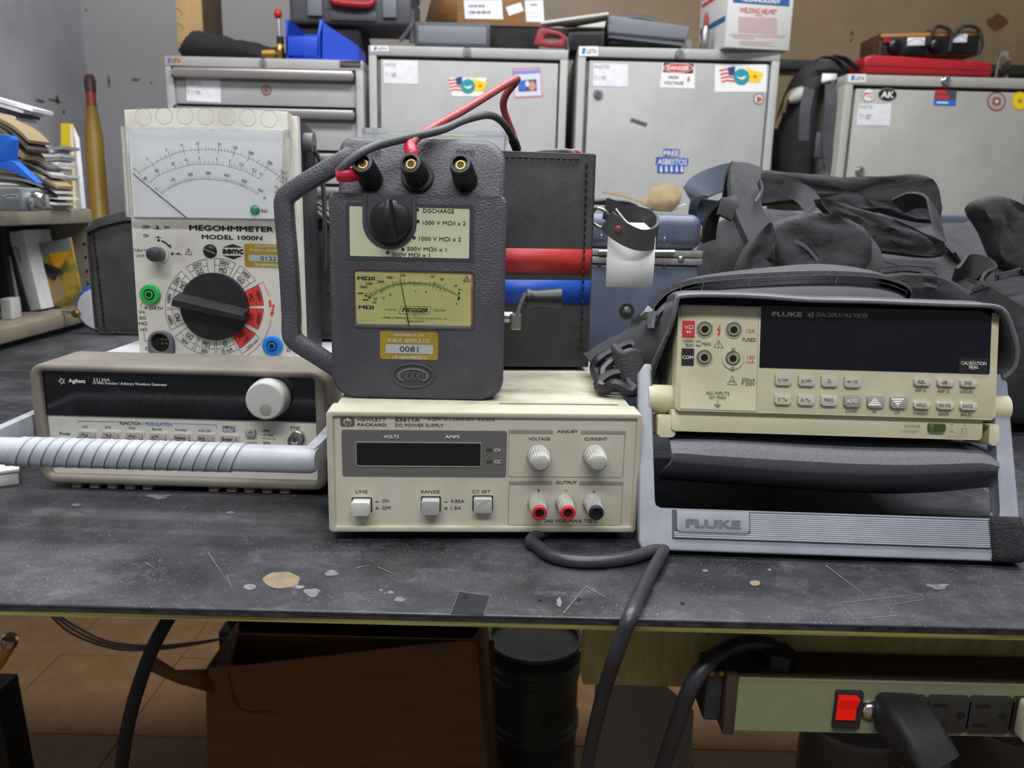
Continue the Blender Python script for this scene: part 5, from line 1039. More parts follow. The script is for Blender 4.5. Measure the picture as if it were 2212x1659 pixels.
for s, x0_, y0_, x1_, y1_ in (('COMP', 1185, 704, 1252, 720), ('HI', 1341, 706, 1362, 722), ('LO', 1467, 709, 1496, 726), ('REF #', 1588, 585, 1646, 602), ('REF Ω', 1716, 588, 1781, 606), ('LOCAL', 1845, 590, 1918, 608), ('THRESH', 1571, 716, 1658, 733), ('ADDR', 1716, 719, 1779, 736), ('BAUD', 1848, 722, 1910, 740)): tx(s, x0_, y0_, x1_, y1_)
m.build('lettering', ['grey_print', mat('gold_print', '#c8b888', .5), 'red_print', 'panel_grey'], pan, flat=True)
m = MB(); a, b = O(1836, 405), O(1998, 496); m.prism(rrect(a[0], b[0], b[1], a[1], .0006), -.0009, -.0004, m=0); tpx(m, T, zO, 'CALIBRATION', 1845, 428, 1990, 448, 0, .0012, m=1, bold=.01); m.plate(circle(*O(1915, 450), .0034, 20), -.0013, 2); tpx(m, T, zO, 'SEAL', 1888, 452, 1944, 468, 0, .0016, m=1); m.build('calibration_seal', ['black_print', 'white_print', 'grey_print'], T, flat=True)
# labels beside the jacks
m = MB(); a, b = O(250, 193), O(318, 292); m.prism(rrect(a[0], b[0], b[1], a[1], .0006), -.0006, .001); tpx(m, T, zO, 'VΩ', 260, 219, 311, 243, 0, .0009, m=1, bold=.01); m.line(pp(T, zO, [(264, 258), (306, 259)], 0), .0003, -.0009, 1); m.plate(pp(T, zO, [(276, 250), (276, 267), (290, 258)], 0), -.0009, 1); m.line(pp(T, zO, [(293, 250), (293, 268)], 0), .0004, -.0009, 1); m.build('jack_label', ['red_label', 'white_print'], T, flat=True)
m = MB(); a, b = O(246, 352), O(314, 453); m.prism(rrect(a[0], b[0], b[1], a[1], .0006), -.0006, .001); tpx(m, T, zO, 'COM', 249, 394, 310, 414, 0, .0009, m=1, bold=.02); m.build('jack_label', ['black_print', 'white_print'], T, flat=True)
for (x, y, r, nm) in ((377, 244, 51, 0), (543, 247, 51, 0), (374, 406, 51, 0), (538, 412, 64, 1)):
    c = O(x, y); k = abs(O(x+r, y)[0]-c[0])
    if nm:
        j = MB().lathe([(k, 0), (k, .0006), (k*.94, .0012), (k*.70, .0012), (k*.66, .0004)], (c[0], -.0002, c[1]), (0, -1, 0), 36).build('fuse_holder', 'fluke_beige', T); k *= .78
        for zz in (1, -1): MB().box(c[0]-.0012, c[0]+.0012, -.0018, 0, c[1]+zz*k*1.1-.001, c[1]+zz*k*1.1+.001).build('holder_notch', 'panel_grey', j)
    else:
        j = MB().lathe([(k, 0), (k, .0005), (k*.92, .0009), (k*.84, .0002)], (c[0], -.0002, c[1]), (0, -1, 0), 32).build('input_jack', 'fluke_beige', T)
    MB().lathe([(k*.86, 0), (k*.86, .0003)], (c[0], -.0003, c[1]), (0, -1, 0), 28).build('jack_well', 'fluke_well', j) if mat('fluke_well', '#6e6a58', .6) else None
    MB().lathe([(k*.64, 0), (k*.62, .0012), (k*.42, .0012), (k*.40, .0006)], (c[0], -.0005, c[1]), (0, -1, 0), 28).build('jack_tube', 'jack_grey', j) if mat('jack_grey', '#9a9684', .5) else None
    MB().lathe([(k*.40, 0), (k*.40, .0003)], (c[0], -.0010, c[1]), (0, -1, 0), 20).build('jack_hole', 'dark_hole', j)
# keys
def fkey(x0, y0, x1, y1, s, mm='key_beige', tm='grey_print', kind=0):
    a, b = O(x0, y0), O(x1, y1); k = MB().prism(rrect(a[0], b[0], b[1], a[1], .0012), -.0026, .001, b=.0009, seg=2).build('key', mm, T)
    g = MB(); e = -.0026; q = lambda x, y: L(T, zO, x, y, e)
    if s in ('V-', 'A-'):
        tpx(g, T, zO, s[0], x0+18, y0+26, x0+38, y0+50, e, .0003, m=0); xx = x0+44
        g.line([q(xx, y0+32), q(xx+34, y0+33)], .0004, e-.0003); [g.line([q(xx+i*12, y0+40), q(xx+8+i*12, y0+40)], .0004, e-.0003) for i in range(3)]
    elif s in ('V~', 'A~'):
        tpx(g, T, zO, s[0], x0+18, y0+24, x0+38, y0+48, e, .0003); g.line([q(x0+46+i*3, y0+37-8*math.sin(i*.63)) for i in range(11)], .0004, e-.0003)
    elif s == 'diode':
        yy = (y0+y1)/2; g.line([q(x0+16, yy), q(x0+44, yy)], .0004, e-.0003); g.plate([q(x0+26, yy-7), q(x0+26, yy+7), q(x0+36, yy)], e-.0003); [g.line([q(x0+56+i*7, yy-3-i*2), q(x0+56+i*7, yy+3+i*2)], .0004, e-.0003) for i in range(4)]
    elif s in ('up', 'dn'):
        f = (lambda t: t) if s == 'up' else (lambda t: 1-t)
        for i in range(4):
            t0, t1 = i/4, i/4+.17; xm = (x0+x1)/2; hwid = 42
            def pt(t, sg): return q(xm+sg*hwid*t, y0+8+(y1-y0-16)*(t if s == 'up' else 1-t))
            g.plate([pt(t0, -1), pt(t0, 1), pt(t1, 1), pt(t1, -1)], e-.0003)
    else:
        w = min(13*len(s)+4, x1-x0-14); xm = (x0+x1)/2+3; ym = (y0+y1)/2; tpx(g, T, zO, s, xm-w/2, ym-10, xm+w/2, ym+10, e, .0003, bold=.006)
    g.build('key_symbol', tm, k, flat=True)
for s, x, y in (('V-', 780, 498), ('A-', 913, 502), ('Ω', 1045, 506), ('diode', 1177, 510), ('V~', 777, 608), ('A~', 910, 612), ('FREQ', 1042, 616)): fkey(x, y, x+90, y+66, s)
fkey(1174, 621, 1266, 688, 'AUTO', 'panel_grey', 'white_print'); fkey(1308, 624, 1400, 692, 'up', 'panel_grey', 'white_print'); fkey(1440, 628, 1532, 696, 'dn', 'panel_grey', 'white_print')
for s, x, y in (('REL', 1575, 521), ('dB', 1707, 524), ('2ND', 1840, 527), ('HOLD', 1573, 653), ('MN MX', 1706, 656), ('RATE', 1838, 660)): fkey(x, y, x+93, y+46, s)
a, b = O(1658, 782, .004), O(1750, 830, .004); pb = MB().prism(rrect(a[0], b[0], b[1], a[1], .001), .001, .005, b=.0004).build('power_button', 'olive_button', T)
for i in range(4): zz = a[1]+(b[1]-a[1])*(i+.7)/4.6; MB().box(a[0]+.003, b[0]-.001, .0004, .002, zz-.0003, zz+.0003).build('button_rib', 'olive_button', pb)
for s, (x, y) in ((-1, (130, 640)), (1, (2085, 695))):
    c = O(x, y, .02); MB().cyl((s*(hw-.004), .018, c[1]), (s*(hw+.0165), .018, c[1]), .0098, n=30).build('handle_hub', 'fluke_beige', T)
# handle frame
Hb = (onz(1395, 1191, TZ+.0045)+onz(2150, 1213, TZ+.0045))/2; M_ = TM(T); hub = M_ @ Vector((0, .014, .02)); xh = M_.to_3x3() @ Vector((1, 0, 0)); zh = hub-Hb; zh -= xh*zh.dot(xh); hl = zh.length; zh.normalize(); yh = zh.cross(xh); 
HM = Matrix(((xh.x, yh.x, zh.x, Hb.x), (xh.y, yh.y, zh.y, Hb.y), (xh.z, yh.z, zh.z, Hb.z), (0, 0, 0, 1))); HL = M_.inverted() @ HM
hq = lambda x, y, d=0: L(HM, zP, x, y, d)
xo = hq(238, 560)[0]; xi = hq(308, 300)[0]; xro = 2*hq(1160, 700)[0]-xo; zt_ = (hq(400, 487)[1]+hq(2040, 526)[1])/2; zb_ = max(.0005, (hq(300, 690)[1]+hq(2040, 748)[1])/2)
xri = hq(2092, 400)[0]; xro = xri+(xi-xo)*1.25
ztop = hl+.012
outl = [(xo+.004, zb_), (xo+.001, zb_+.002), (xo, zb_+.006), (xo+.0, ztop-.006), (xo+.004, ztop), (xi-.001, ztop), (xi, ztop-.004), (xi, zt_+.006), (xi+.001, zt_+.002), (xi+.005, zt_), (xri-.005, zt_), (xri-.001, zt_+.002), (xri, zt_+.006), (xri, ztop-.004), (xri+.001, ztop), (xro-.004, ztop), (xro, ztop-.006), (xro, zb_+.006), (xro-.001, zb_+.002), (xro-.004, zb_)]
m = MB(); m.M = HL; m.prism(outl, 0, .011, b=.0014, seg=3, both=True); hf = m.build('handle_frame', 'fluke_grey', T, angle=45)
a, b = hq(408, 480, -.0006), hq(2045, 690, -.0006)
m = MB(); m.M = HL; m.box(a[0], b[0], -.0004, .001, b[1]+.0012, a[1]+.0004); m.build('rib_field', 'megger_smooth', hf)
n = 13; pa, pb_ = hq(430, 482), hq(800, 600)
for i in range(n):
    zz = b[1]+.002+(a[1]-b[1]-.0025)*(i+.5)/n; xs = pb_[0]+.0006 if zz > pb_[1]-.0004 else a[0]+.001
    m = MB(); m.M = HL; m.box(xs, b[0]-.0006, -.0016, 0, zz-.00068, zz+.00068, b=.0004, seg=1); m.build('grip_rib', 'fluke_grey', hf)
m = MB(); m.M = HL; m.prism(rrect(pa[0], pb_[0], pb_[1], zt_+.0002, (.002, .002, .0004, .0004)), -.0022, 0, b=.0004); lp = m.build('logo_plate', 'fluke_grey', hf)
m = MB(); m.M = HL; tpx(m, HM, zP, 'FLUKE', 474, 528, 757, 572, 0, .0025, bold=.05); m.build('logo_lettering', 'grey_plastic', lp, flat=True)
# velcro strap round the bar
mat('velcro', '#19191b', .95, col2='#2c2c30', vscale=260, bump=1, bscale=700, bdist=.002)
v0, v1 = hq(2040, 640)[0], hq(2205, 640)[0]
VT = thing('velcro_strap', 'black hook-and-loop strap wrapped round the right end of the grey handle bar', 'strap', HM @ Vector(((v0+v1)/2, .005, zb_)), -1.27, 0)
VM = TM(VT).inverted() @ HM
m = MB(); m.M = VM; sec = rrect(-.0038, .0155, zb_-.0005, zt_+.0035, .006, 4); rings = []
for i, x in enumerate((v0, v0+.0015, v0+.006, (v0+v1)/2, v1-.005, v1-.0015, v1)):
    g = .9 if i in (0, 6) else 1.0
    rings.append([(x+.0012*math.sin(j*1.7+i), .0058+(p[0]-.0058)*g+wob((i, j, 1), .9, .0006), (zb_+zt_)/2+(p[1]-(zb_+zt_)/2)*g+wob((i, j, 5), .9, .0006)) for j, p in enumerate(sec)])
m.loft(rings); m.build('strap_loop', 'velcro', VT, angle=70)
# ---- soft carrying case round the multimeter
mat('vinyl', '#4a4a4d', .55, col2='#3c3c3f', vscale=9, bump=.12, bscale=260); mat('vinyl_edge', '#77797f', .5, col2='#606268', vscale=60); mat('webbing', '#3b3b3e', .8, col2='#2e2e31', vscale=300, bump=.6, bscale=900); mat('fuzzy_cloth', '#6c6c72', .9, col2='#58585e', vscale=500, stretch=(1, 1, 4), bump=.7, bscale=800, bdist=.002); mat('zip_black', '#1c1c1e', .4); mat('zip_grey', '#5a5a60', .35)
base = Vector((.22, .62, TZ)); SCs = thing('soft_carrying_case', 'dark grey vinyl carrying case open around the multimeter with zipped pocket on top', 'case', base)
w = lambda x, y, Y: ony(x, y, Y)-base
rim = [(1402, 838, .580), (1407, 800, .572), (1425, 755, .556), (1445, 715, .542), (1457, 675, .533), (1462, 650, .531), (1474, 639, .530), (1540, 637, .530), (1640, 640, .529), (1750, 648, .529), (1860, 650, .529), (1960, 654, .529), (2060, 658, .529), (2140, 661, .530), (2168, 672, .531), (2184, 705, .534), (2197, 755, .538), (2190, 795, .542), (2168, 815, .545)]
R0 = [w(*p) for p in rim]
m = MB(); m.tube(R0, .0017, 8, 4); m.build('opening_piping', 'vinyl_edge', SCs)
m = MB(); rows = []
Rs = smooth_pts(R0, 3)
for t, (dx, dy, dz) in ((0, (0, 0, 0)), (.2, (.0, .02, .001)), (.5, (0, .07, -.012)), (.8, (0, .13, -.026)), (1, (0, .20, -.04))):
    rr = []
    for i, p in enumerate(Rs):
        u = i/(len(Rs)-1); lf = max(0, 1-u/.22); rt = max(0, (u-.86)/.14)
        z = p.z+dz*(1-lf*.6); rr.append(Vector((p.x-lf*t*.035*(1.0 if u > .02 else 1)+rt*.004*t, p.y+dy, max(z, .004))))
    rows.append(rr)
m.loft(rows, cap=False, closed_ring=False); m.build('sleeve', 'vinyl', SCs, solid=.0018, angle=80)
# left cheek panel flaring outwards
m = MB(); G = [[(1462, 645, .534), (1425, 662, .58), (1410, 672, .64)], [(1452, 690, .538), (1398, 712, .585), (1352, 734, .66)], [(1438, 735, .541), (1375, 760, .585), (1312, 750, .675)], [(1420, 785, .566), (1372, 795, .59), (1336, 800, .63)], [(1404, 838, .582), (1380, 830, .595), (1358, 822, .62)]]
m.loft([smooth_pts([w(*p) for p in r_], 4) for r_ in G], cap=False, closed_ring=False); m.build('side_cheek', 'vinyl', SCs, solid=.0018, sub=1)
m = MB(); stitches(m, [w(1455, 690, .5355), w(1440, 735, .538), w(1418, 790, .542), w(1408, 830, .545)], .005, .0004); m.build('stitching', 'webbing', SCs)
# zipped pocket
cols = [1412, 1440, 1490, 1560, 1650, 1750, 1830, 1900, 1945, 1958]
def interp(t, x):
    for (a, b), (c, e) in zip(t, t[1:]):
        if a <= x <= c: return b+(e-b)*(x-a)/(c-a)
    return t[-1][1] if x > t[-1][0] else t[0][1]
ytop = [(1412, 652), (1440, 622), (1490, 598), (1560, 585), (1650, 575), (1750, 566), (1830, 571), (1900, 586), (1945, 606), (1958, 630)]
yzip = [(1412, 668), (1440, 640), (1490, 621), (1560, 612), (1650, 606), (1750, 602), (1830, 603), (1900, 610), (1945, 625), (1958, 640)]
rows = []
for (f, Yo) in (('b', .56), ('z2', .567), ('z', .574), ('m', .59), ('t', .64), ('k', .70), ('e', .76)):
    rr = []
    for x in cols:
        zz, tt = interp(yzip, x), interp(ytop, x)
        y = {'b': max(zz+24, 662), 'z2': zz+8, 'z': zz, 'm': zz*.45+tt*.55, 't': tt+.5, 'k': tt+6, 'e': tt+45}[f]; rr.append(w(x+(6 if f == 'k' and x < 1500 else 0), y, Yo))
    rows.append(smooth_pts(rr, 3))
m = MB(); m.loft(rows, cap=False, closed_ring=False); m.build('pocket', 'vinyl', SCs, sub=1, solid=.001, angle=80)
m = MB(); zl_ = smooth_pts([w(x, interp(yzip, x)+2, .5705) for x in cols], 14)
m.strap([p+Vector((0, -.0015, 0)) for p in zl_[::2]], .0125, .0012, (0, .35, 1), 1); m.build('zipper_tape', 'webbing', SCs)
m = MB()
for i in range(len(zl_)-1):
    p, q = zl_[i], zl_[i+1]
    for j in range(2):
        c = p.lerp(q, j/2)+Vector((0, -.0030, .0)); m.box(c.x-.0007, c.x+.0007, c.y-.0009, c.y+.0007, c.z-.0026, c.z+.0004); m.box(c.x-.0007+.0007, c.x+.0014, c.y-.0009, c.y+.0007, c.z+.0008, c.z+.0034)
m.build('zipper_teeth', 'zip_grey', SCs, kind='stuff')
m = MB(); m.strap([w(1412, 690, .556), w(1400, 688, .58), w(1415, 655, .60), w(1440, 640, .59)], .012, .002, (0, 1, .2)); m.build('pull_loop', 'vinyl_edge', SCs)
# underside flap sagging below the instrument
ytopf = [(1445, 962), (1500, 962), (1600, 966), (1700, 971), (1800, 976), (1900, 979), (2000, 980), (2080, 982), (2130, 990), (2155, 1008)]
ybotf = [(1445, 998), (1500, 1001), (1600, 1010), (1700, 1018), (1800, 1025), (1900, 1028), (2000, 1026), (2080, 1020), (2130, 1016), (2155, 1012)]
rows = []; cols = [1446, 1470, 1540, 1640, 1740, 1840, 1940, 2030, 2090, 2130, 2152]
for k, (f, Yo) in enumerate((('i', .60), ('u', .56), ('t', .522), ('m', .510), ('b', .514), ('c', .545), ('d', .60))):
    rr = []
    for x in cols:
        a, b = interp(ytopf, x), interp(ybotf, x); y = {'i': a-38, 'u': a-22, 't': a, 'm': a*.45+b*.55, 'b': b, 'c': b+18, 'd': b+32}[f]; sh = {'i': 0, 'u': -4, 't': 0, 'm': 6, 'b': 8, 'c': -18, 'd': -25}[f] if x < 1500 else 0
        rr.append(w(x+sh+2*math.sin(x*.7+k), y+1.5*math.sin(x*.05+k*2), Yo))
    rows.append(smooth_pts(rr, 3))
m = MB(); m.loft(rows, cap=False, closed_ring=False); m.build('under_flap', 'fuzzy_cloth', SCs, sub=1, solid=.0022, angle=80)
# buckle, hook and webbing at the left
CL = thing('strap_hook', 'black plastic snap hooks with webbing lying beside the carrying case', 'hook', onz(1330, 835, .9935))
B0 = Vector(CL.location); kk = lambda x, y, Y: ony(*zK(x, y), Y)-B0
m = MB(); m.tube([kk(*p) for p in ((668, 1470, .60), (690, 1415, .60), (780, 1360, .605), (875, 1318, .61), (925, 1335, .608), (925, 1372, .60), (880, 1372, .60), (790, 1420, .595), (725, 1480, .59), (715, 1530, .585), (690, 1530, .588))], .0042, 8, 4, closed=True); m.build('snap_hook', 'black_plastic', CL)
m = MB(); m.tube([kk(*p) for p in ((692, 1570, .58), (760, 1515, .585), (850, 1498, .585), (885, 1525, .58), (900, 1570, .575), (930, 1600, .57), (890, 1615, .57), (800, 1570, .572), (735, 1600, .575))], .0044, 8, 4, closed=True); m.build('snap_hook', 'black_plastic', CL)
m = MB(); m.strap([kk(770, 1400, .60), kk(820, 1440, .592), kk(850, 1480, .588), kk(845, 1520, .586)], .010, .003, (1, 0, .3)); m.build('hook_gate', 'charcoal', CL)
m = MB()
for i in range(9):
    y = 1375+i*24; c = kk(915+i*6, y, .588-.001*i); m.tube([c+Vector((-.014, .006, .004)), c+Vector((-.008, -.004, -.001)), c+Vector((0, -.007, .002)), c+Vector((.008, -.004, -.001)), c+Vector((.014, .006, .004))], .0034, 8, 3)
m.build('woven_sleeve', 'webbing', CL)
m = MB(); m.strap([kk(700, 1340, .66), kk(760, 1400, .63), kk(800, 1460, .61), kk(850, 1530, .60)], .03, .0025, (1, .2, .4)); m.build('webbing', 'webbing', CL)
# ---- power cord across the bench and down over the edge
mat('cord_black', '#26262a', .38, col2='#34343a', vscale=30)
PC = thing('mains_cable', 'thick black power cord running from the power supply over the bench edge', 'cable', (.04, .50, TZ)); B0 = Vector(PC.location)
on = lambda x, y, h=.0045: onz(x, y, TZ+h)-B0
m = MB(); pts = [Vector((.055, .56, TZ+.006))-B0, onz(1152, 1162, TZ+.0045)-B0, on(1162, 1180), on(1190, 1200), on(1240, 1212), on(1310, 1212), on(1365, 1203), on(1410, 1190), on(1432, 1185), on(1428, 1200), on(1405, 1240), on(1380, 1290), on(1362, 1330)]
e = Vector((onz(1362, 1330, TZ).x, .411, TZ-.003))-B0
pts += [ony(1345, 1375, .409)-B0, ony(1325, 1430, .412)-B0, ony(1303, 1500, .43)-B0, ony(1283, 1580, .45)-B0, ony(1268, 1660, .47)-B0, ony(1250, 1800, .50)-B0]
m.tube(pts, .0044, 12, 6); m.build('cable', 'cord_black', PC)
# ================================================================== duffel bag behind the multimeter
mat('bag_black', '#3a393c', .8, col2='#2c2b2e', vscale=12, bump=.5, bscale=26, bdist=.010); mat('bag_strap', '#303032', .85, col2='#3a3a3c', vscale=120, bump=.5, bscale=900)
base = Vector((.50, .98, TZ)); BG = thing('duffel_bag', 'large black nylon tool bag with straps and zips behind the multimeter', 'bag', base)
w = lambda x, y, Y: ony(x, y, Y)-base
rows = []; prof = [(.83, .004), (.815, .09), (.825, .138), (.86, .175), (.91, .207), (.97, .232), (1.04, .243), (1.10, .228), (1.14, .17), (1.15, .08), (1.15, .004)]
for i in range(0, 49):
    u = i/48; X = .235+.60*u; rr = []
    e = (1-abs(2*u-1)**6); sag = .93+.07*math.sin(u*9+1)
    for j, (y, z) in enumerate(prof):
        yy = .985+(y-.985)*(.80+.20*e); zz = z*(.80+.2*e)*(sag if j in (3, 4, 5, 6, 7) else 1)
        n = wob((X*9, y*9, z*14), 1.0, .022, 3)+wob((X*26, y*26, z*30), 1.0, .007, 9) if 0 < j < 10 else 0
        rr.append(Vector((X, yy-n*.6, max(zz+n*.9, .003)))-Vector((base.x, base.y, 0)))
    rr = smooth_pts(rr, 4); rr = [p-Vector((0, .5, -1)).normalized()*(-ridge((p.x, p.y*.8, p.z*.8), 11, .014, 4)+.006)*(1 if p.z > .03 else 0)*-1 for p in rr]; rows.append(rr)
m = MB(); m.loft(rows); m.build('bag_body', 'bag_black', BG, sub=1, angle=80)
def pad(name, outline, Yf, thick, mm='bag_black', bulge=.0):
    # a padded panel standing at its own depth
    P = [w(x, y, Yf(x, y) if callable(Yf) else Yf) for x, y in outline]; P = smooth_pts(P, 3, True); c = sum(P, Vector())/len(P); nrm = Vector((0, -1, .25)).normalized(); rings = []
    for s, t in ((.94, -thick), (1.0, -thick*.6), (1.01, 0), (.97, thick*.7), (.85, thick*1.0), (.65, thick*1.05), (.4, thick*1.1+bulge), (.15, thick*1.1)): rings.append([c+(p-c)*s+nrm*t+Vector((0, 0, wob((p.x*20+s*3, p.z*20, t), 1, .004, 2)))+nrm*ridge((p.x*s, p.z*s, s*.2), 16, .007, 6)*(1 if t > 0 else 0) for p in P])
    mb = MB(); mb.loft(rings); return mb.build(name, mm, BG, angle=80)
pad('padded_lid', [(1590, 395), (1620, 372), (1720, 380), (1850, 386), (1960, 380), (2010, 395), (2028, 420), (2030, 470), (2000, 480), (1900, 462), (1800, 452), (1700, 440), (1620, 440)], 1.08, .007)
pad('front_pocket', [(1660, 560), (1650, 510), (1680, 478), (1760, 462), (1860, 490), (1880, 540), (1860, 600), (1780, 630), (1690, 620)], .825, .006)
pad('front_pocket', [(1880, 640), (1890, 600), (1960, 590), (2040, 600), (2090, 640), (2080, 690), (1980, 700), (1900, 680)], .81, .006)
pad('centre_flap', [(1760, 430), (1840, 452), (1960, 490), (2030, 530), (2030, 556), (1940, 552), (1860, 540), (1850, 520), (1800, 480)], .862, .004)
pad('end_pocket', [(2090, 450), (2130, 425), (2180, 440), (2230, 480), (2240, 600), (2190, 590), (2150, 560), (2120, 500)], .87, .010)
def webs(name, pts, wd, side, t=.003): m = MB(); m.strap([w(*p) for p in pts], wd, t, side); m.build(name, 'bag_strap', BG)
webs('shoulder_pad', [(1590, 430, 1.02), (1598, 385, .99), (1610, 363, .95), (1606, 400, .91), (1612, 450, .885), (1632, 500, .862), (1655, 545, .845)], .034, (1, .1, -.15), .009)
webs('shoulder_strap', [(1530, 520, .92), (1535, 480, .91), (1550, 450, .90), (1575, 430, .88), (1565, 470, .87)], .018, (1, .4, .3), .004)
webs('carry_strap', [(1690, 402, 1.0), (1730, 418, .99), (1755, 445, .96), (1735, 470, .93), (1760, 485, .91), (1840, 525, .87)], .022, (.6, -.2, .6))
webs('carry_strap', [(1940, 445, .99), (1975, 432, .97), (2010, 440, .94), (2020, 470, .92), (2035, 520, .90), (2070, 560, .87)], .024, (.6, .2, -.6))
webs('carry_strap', [(1820, 560, .83), (1850, 520, .835), (1880, 560, .82), (1870, 600, .815)], .024, (1, 0, .3))
webs('carry_strap', [(2060, 600, .83), (2090, 575, .84), (2130, 590, .83), (2110, 630, .82), (2150, 660, .81), (2200, 690, .80)], .026, (.3, -.2, 1))
pad('side_pocket', [(1585, 600), (1600, 550), (1632, 508), (1660, 486), (1672, 515), (1668, 560), (1690, 610), (1620, 625)], .815, .005)
def zipper(pts, wd=.007):
    P = smooth_pts([w(*p) for p in pts], 14); m = MB(); m.strap(P[::2], wd, .002, (0, -.3, 1), 1); o = m.build('zipper', 'zip_black', BG)
    m = MB()
    for p in P: m.box(p.x-.0007, p.x+.0007, p.y-.003, p.y-.0012, p.z-.0022, p.z+.0022)
    m.build('zipper_teeth', 'grey_plastic', o, kind='stuff')
zipper([(1666, 515, .823), (1700, 518, .82), (1735, 530, .818), (1765, 562, .818)]); zipper([(1900, 585, .812), (1960, 580, .808), (2010, 592, .806), (2040, 625, .806)]); zipper([(2150, 600, .83), (2180, 592, .83), (2205, 585, .83)]); zipper([(1632, 440, .875), (1645, 415, .885), (1640, 392, .895)])
# blue-grey hard case behind the bag, its grip shows at the left
mat('blue_plastic_grey', '#4c5560', .5, col2='#434b56', vscale=20)
HC = thing('hard_case', 'blue-grey hard plastic case with grip handle behind the duffel bag', 'case', (.50, 1.22, TZ)); base = Vector(HC.location); w2 = lambda x, y, Y: ony(x, y, Y)-base
zt = ony(1900, 460, 1.20).z-TZ
MB().box(-.16, .24, -.035, .06, .001, zt, b=.008).build('case_body', 'blue_plastic_grey', HC)
m = MB(); m.sweep([w2(1545, 462, 1.19), w2(1508, 455, 1.17), w2(1500, 428, 1.16), w2(1512, 405, 1.16), w2(1560, 385, 1.17), w2(1600, 380, 1.19), w2(1640, 390, 1.21)], [(-.018, -.006), (.018, -.006), (.018, .006), (-.018, .006)], (0, .3, 1), res=4); m.build('grip_handle', 'blue_plastic_grey', HC)
# clear plastic bin behind the testers
mat('bin_clear', '#f4f6fa', .08, trans=.92, ior=1.15, spec=.5); mat('lime_paper', '#b8cc4a', .7)
a, b = ony(785, 285, .95), ony(1090, 275, .95)
CB = thing('clear_bin', 'clear plastic bin with papers behind the crank tester', 'bin', ((a.x+b.x)/2, .95, TZ)); wz = (b.x-a.x)/2; ht = (a.z+b.z)/2-TZ
outer = [[(x*s, y*s2, z) for x, y in ((-wz, 0), (wz, 0), (wz, .12), (-wz, .12))] for s, s2, z in ((.86, 1, .002), (1, 1, ht))]
m = MB(); m.loft(outer[::-1], cap=False); m.add([(-wz*.86, 0, .002), (wz*.86, 0, .002), (wz*.86, .12, .002), (-wz*.86, .12, .002)], [(0, 1, 2, 3)]); m.build('bin_walls', 'bin_clear', CB, solid=.002)
m = MB(); m.ring(rrect(-wz-.003, wz+.003, -.003, .123, .008), rrect(-wz+.002, wz-.002, .002, .118, .006), 0, .006, b=.001); m.M = None
for i, v in enumerate(m.v): m.v[i] = (v[0], v[2], ht-.006+v[1])
m.build('bin_rim', 'bin_clear', CB)
m = MB(); m.box(-wz*.75, wz*.5, .02, .10, ht-.08, ht-.035); m.build('paper_stack', 'lime_paper', CB); m = MB(); m.box(-wz*.5, wz*.75, .03, .09, .004, ht-.08); m.build('paper_block', 'paper', CB)
# ================================================================== things on the shelf unit
mat('dark_paper', '#5a5650', .8, col2='#44403a', vscale=30); mat('yellow_card', '#d8bc1e', .6); mat('blue_binder', '#1d5cb8', .4); mat('manila', '#8a7a5c', .8); mat('grey_metal', '#84898a', .45, .3); mat('binder_dark', '#24262a', .5); mat('grey_board', '#9a9a96', .7)
US = TZ+.2065
def sheet_stack(label, px0, px1, py, Y, dep, n, th, mm, z0, curl=0, name='paper_stack', cat='papers', yaw=0, tilt=0):
    a, b = ony(px0, py, Y), ony(px1, py, Y); wx = b.x-a.x; T = thing(name, label, cat, ((a.x+b.x)/2, Y, z0), yaw); T.rotation_euler = (0, R(tilt), R(yaw))
    for i in range(n):
        e0, e1, c = random.uniform(-.012, .004), random.uniform(-.018, .008), curl*(.6+.8*random.random()); rows = []
        for k in range(7):
            u = k/6; x = -wx/2+e0+(wx-e0+e1)*u; z = i*th+c*max(0, u-.45)**2*4; rows.append([(x, 0+random.uniform(-.002, .002), z), (x, dep, z), (x, dep, z+th*.8), (x, 0, z+th*.8)])
        m = MB(); m.loft(rows); m.build('sheet', mm[i % len(mm)], T, angle=50)
    return T
sheet_stack('flat pile of grey folders at the bottom of the upper shelf', -60, 88, 430, 1.12, .045, 5, .006, ['dark_paper', 'grey_board', 'paper', 'manila'], US+.0005, 0)
sheet_stack('drooping white papers near the far end of the upper shelf', -10, 120, 420, 1.33, .06, 9, .0045, ['paper', 'grey_board', 'paper', 'dark_paper'], US+.0005, -.002)
sheet_stack('curled grey catalogues in the middle of the shelf pile', -20, 108, 350, 1.15, .04, 8, .0048, ['dark_paper', 'grey_board', 'dark_paper', 'manila', 'paper'], US+.036, -.010, tilt=4)
sheet_stack('sloping sheaf of white sheets rising above the shelf pile', 30, 118, 300, 1.335, .05, 9, .0062, ['paper', 'paper', 'grey_board'], US+.046, .006, tilt=12)
sheet_stack('brown folders leaning across the shelf pile', -50, 48, 270, 1.11, .05, 5, .0055, ['manila', 'dark_paper'], US+.092, -.012, tilt=24)
sheet_stack('stack of thin white booklets topping the shelf pile', -60, 54, 235, 1.16, .05, 4, .0060, ['paper', 'binder_dark', 'paper'], US+.128, 0, tilt=14)
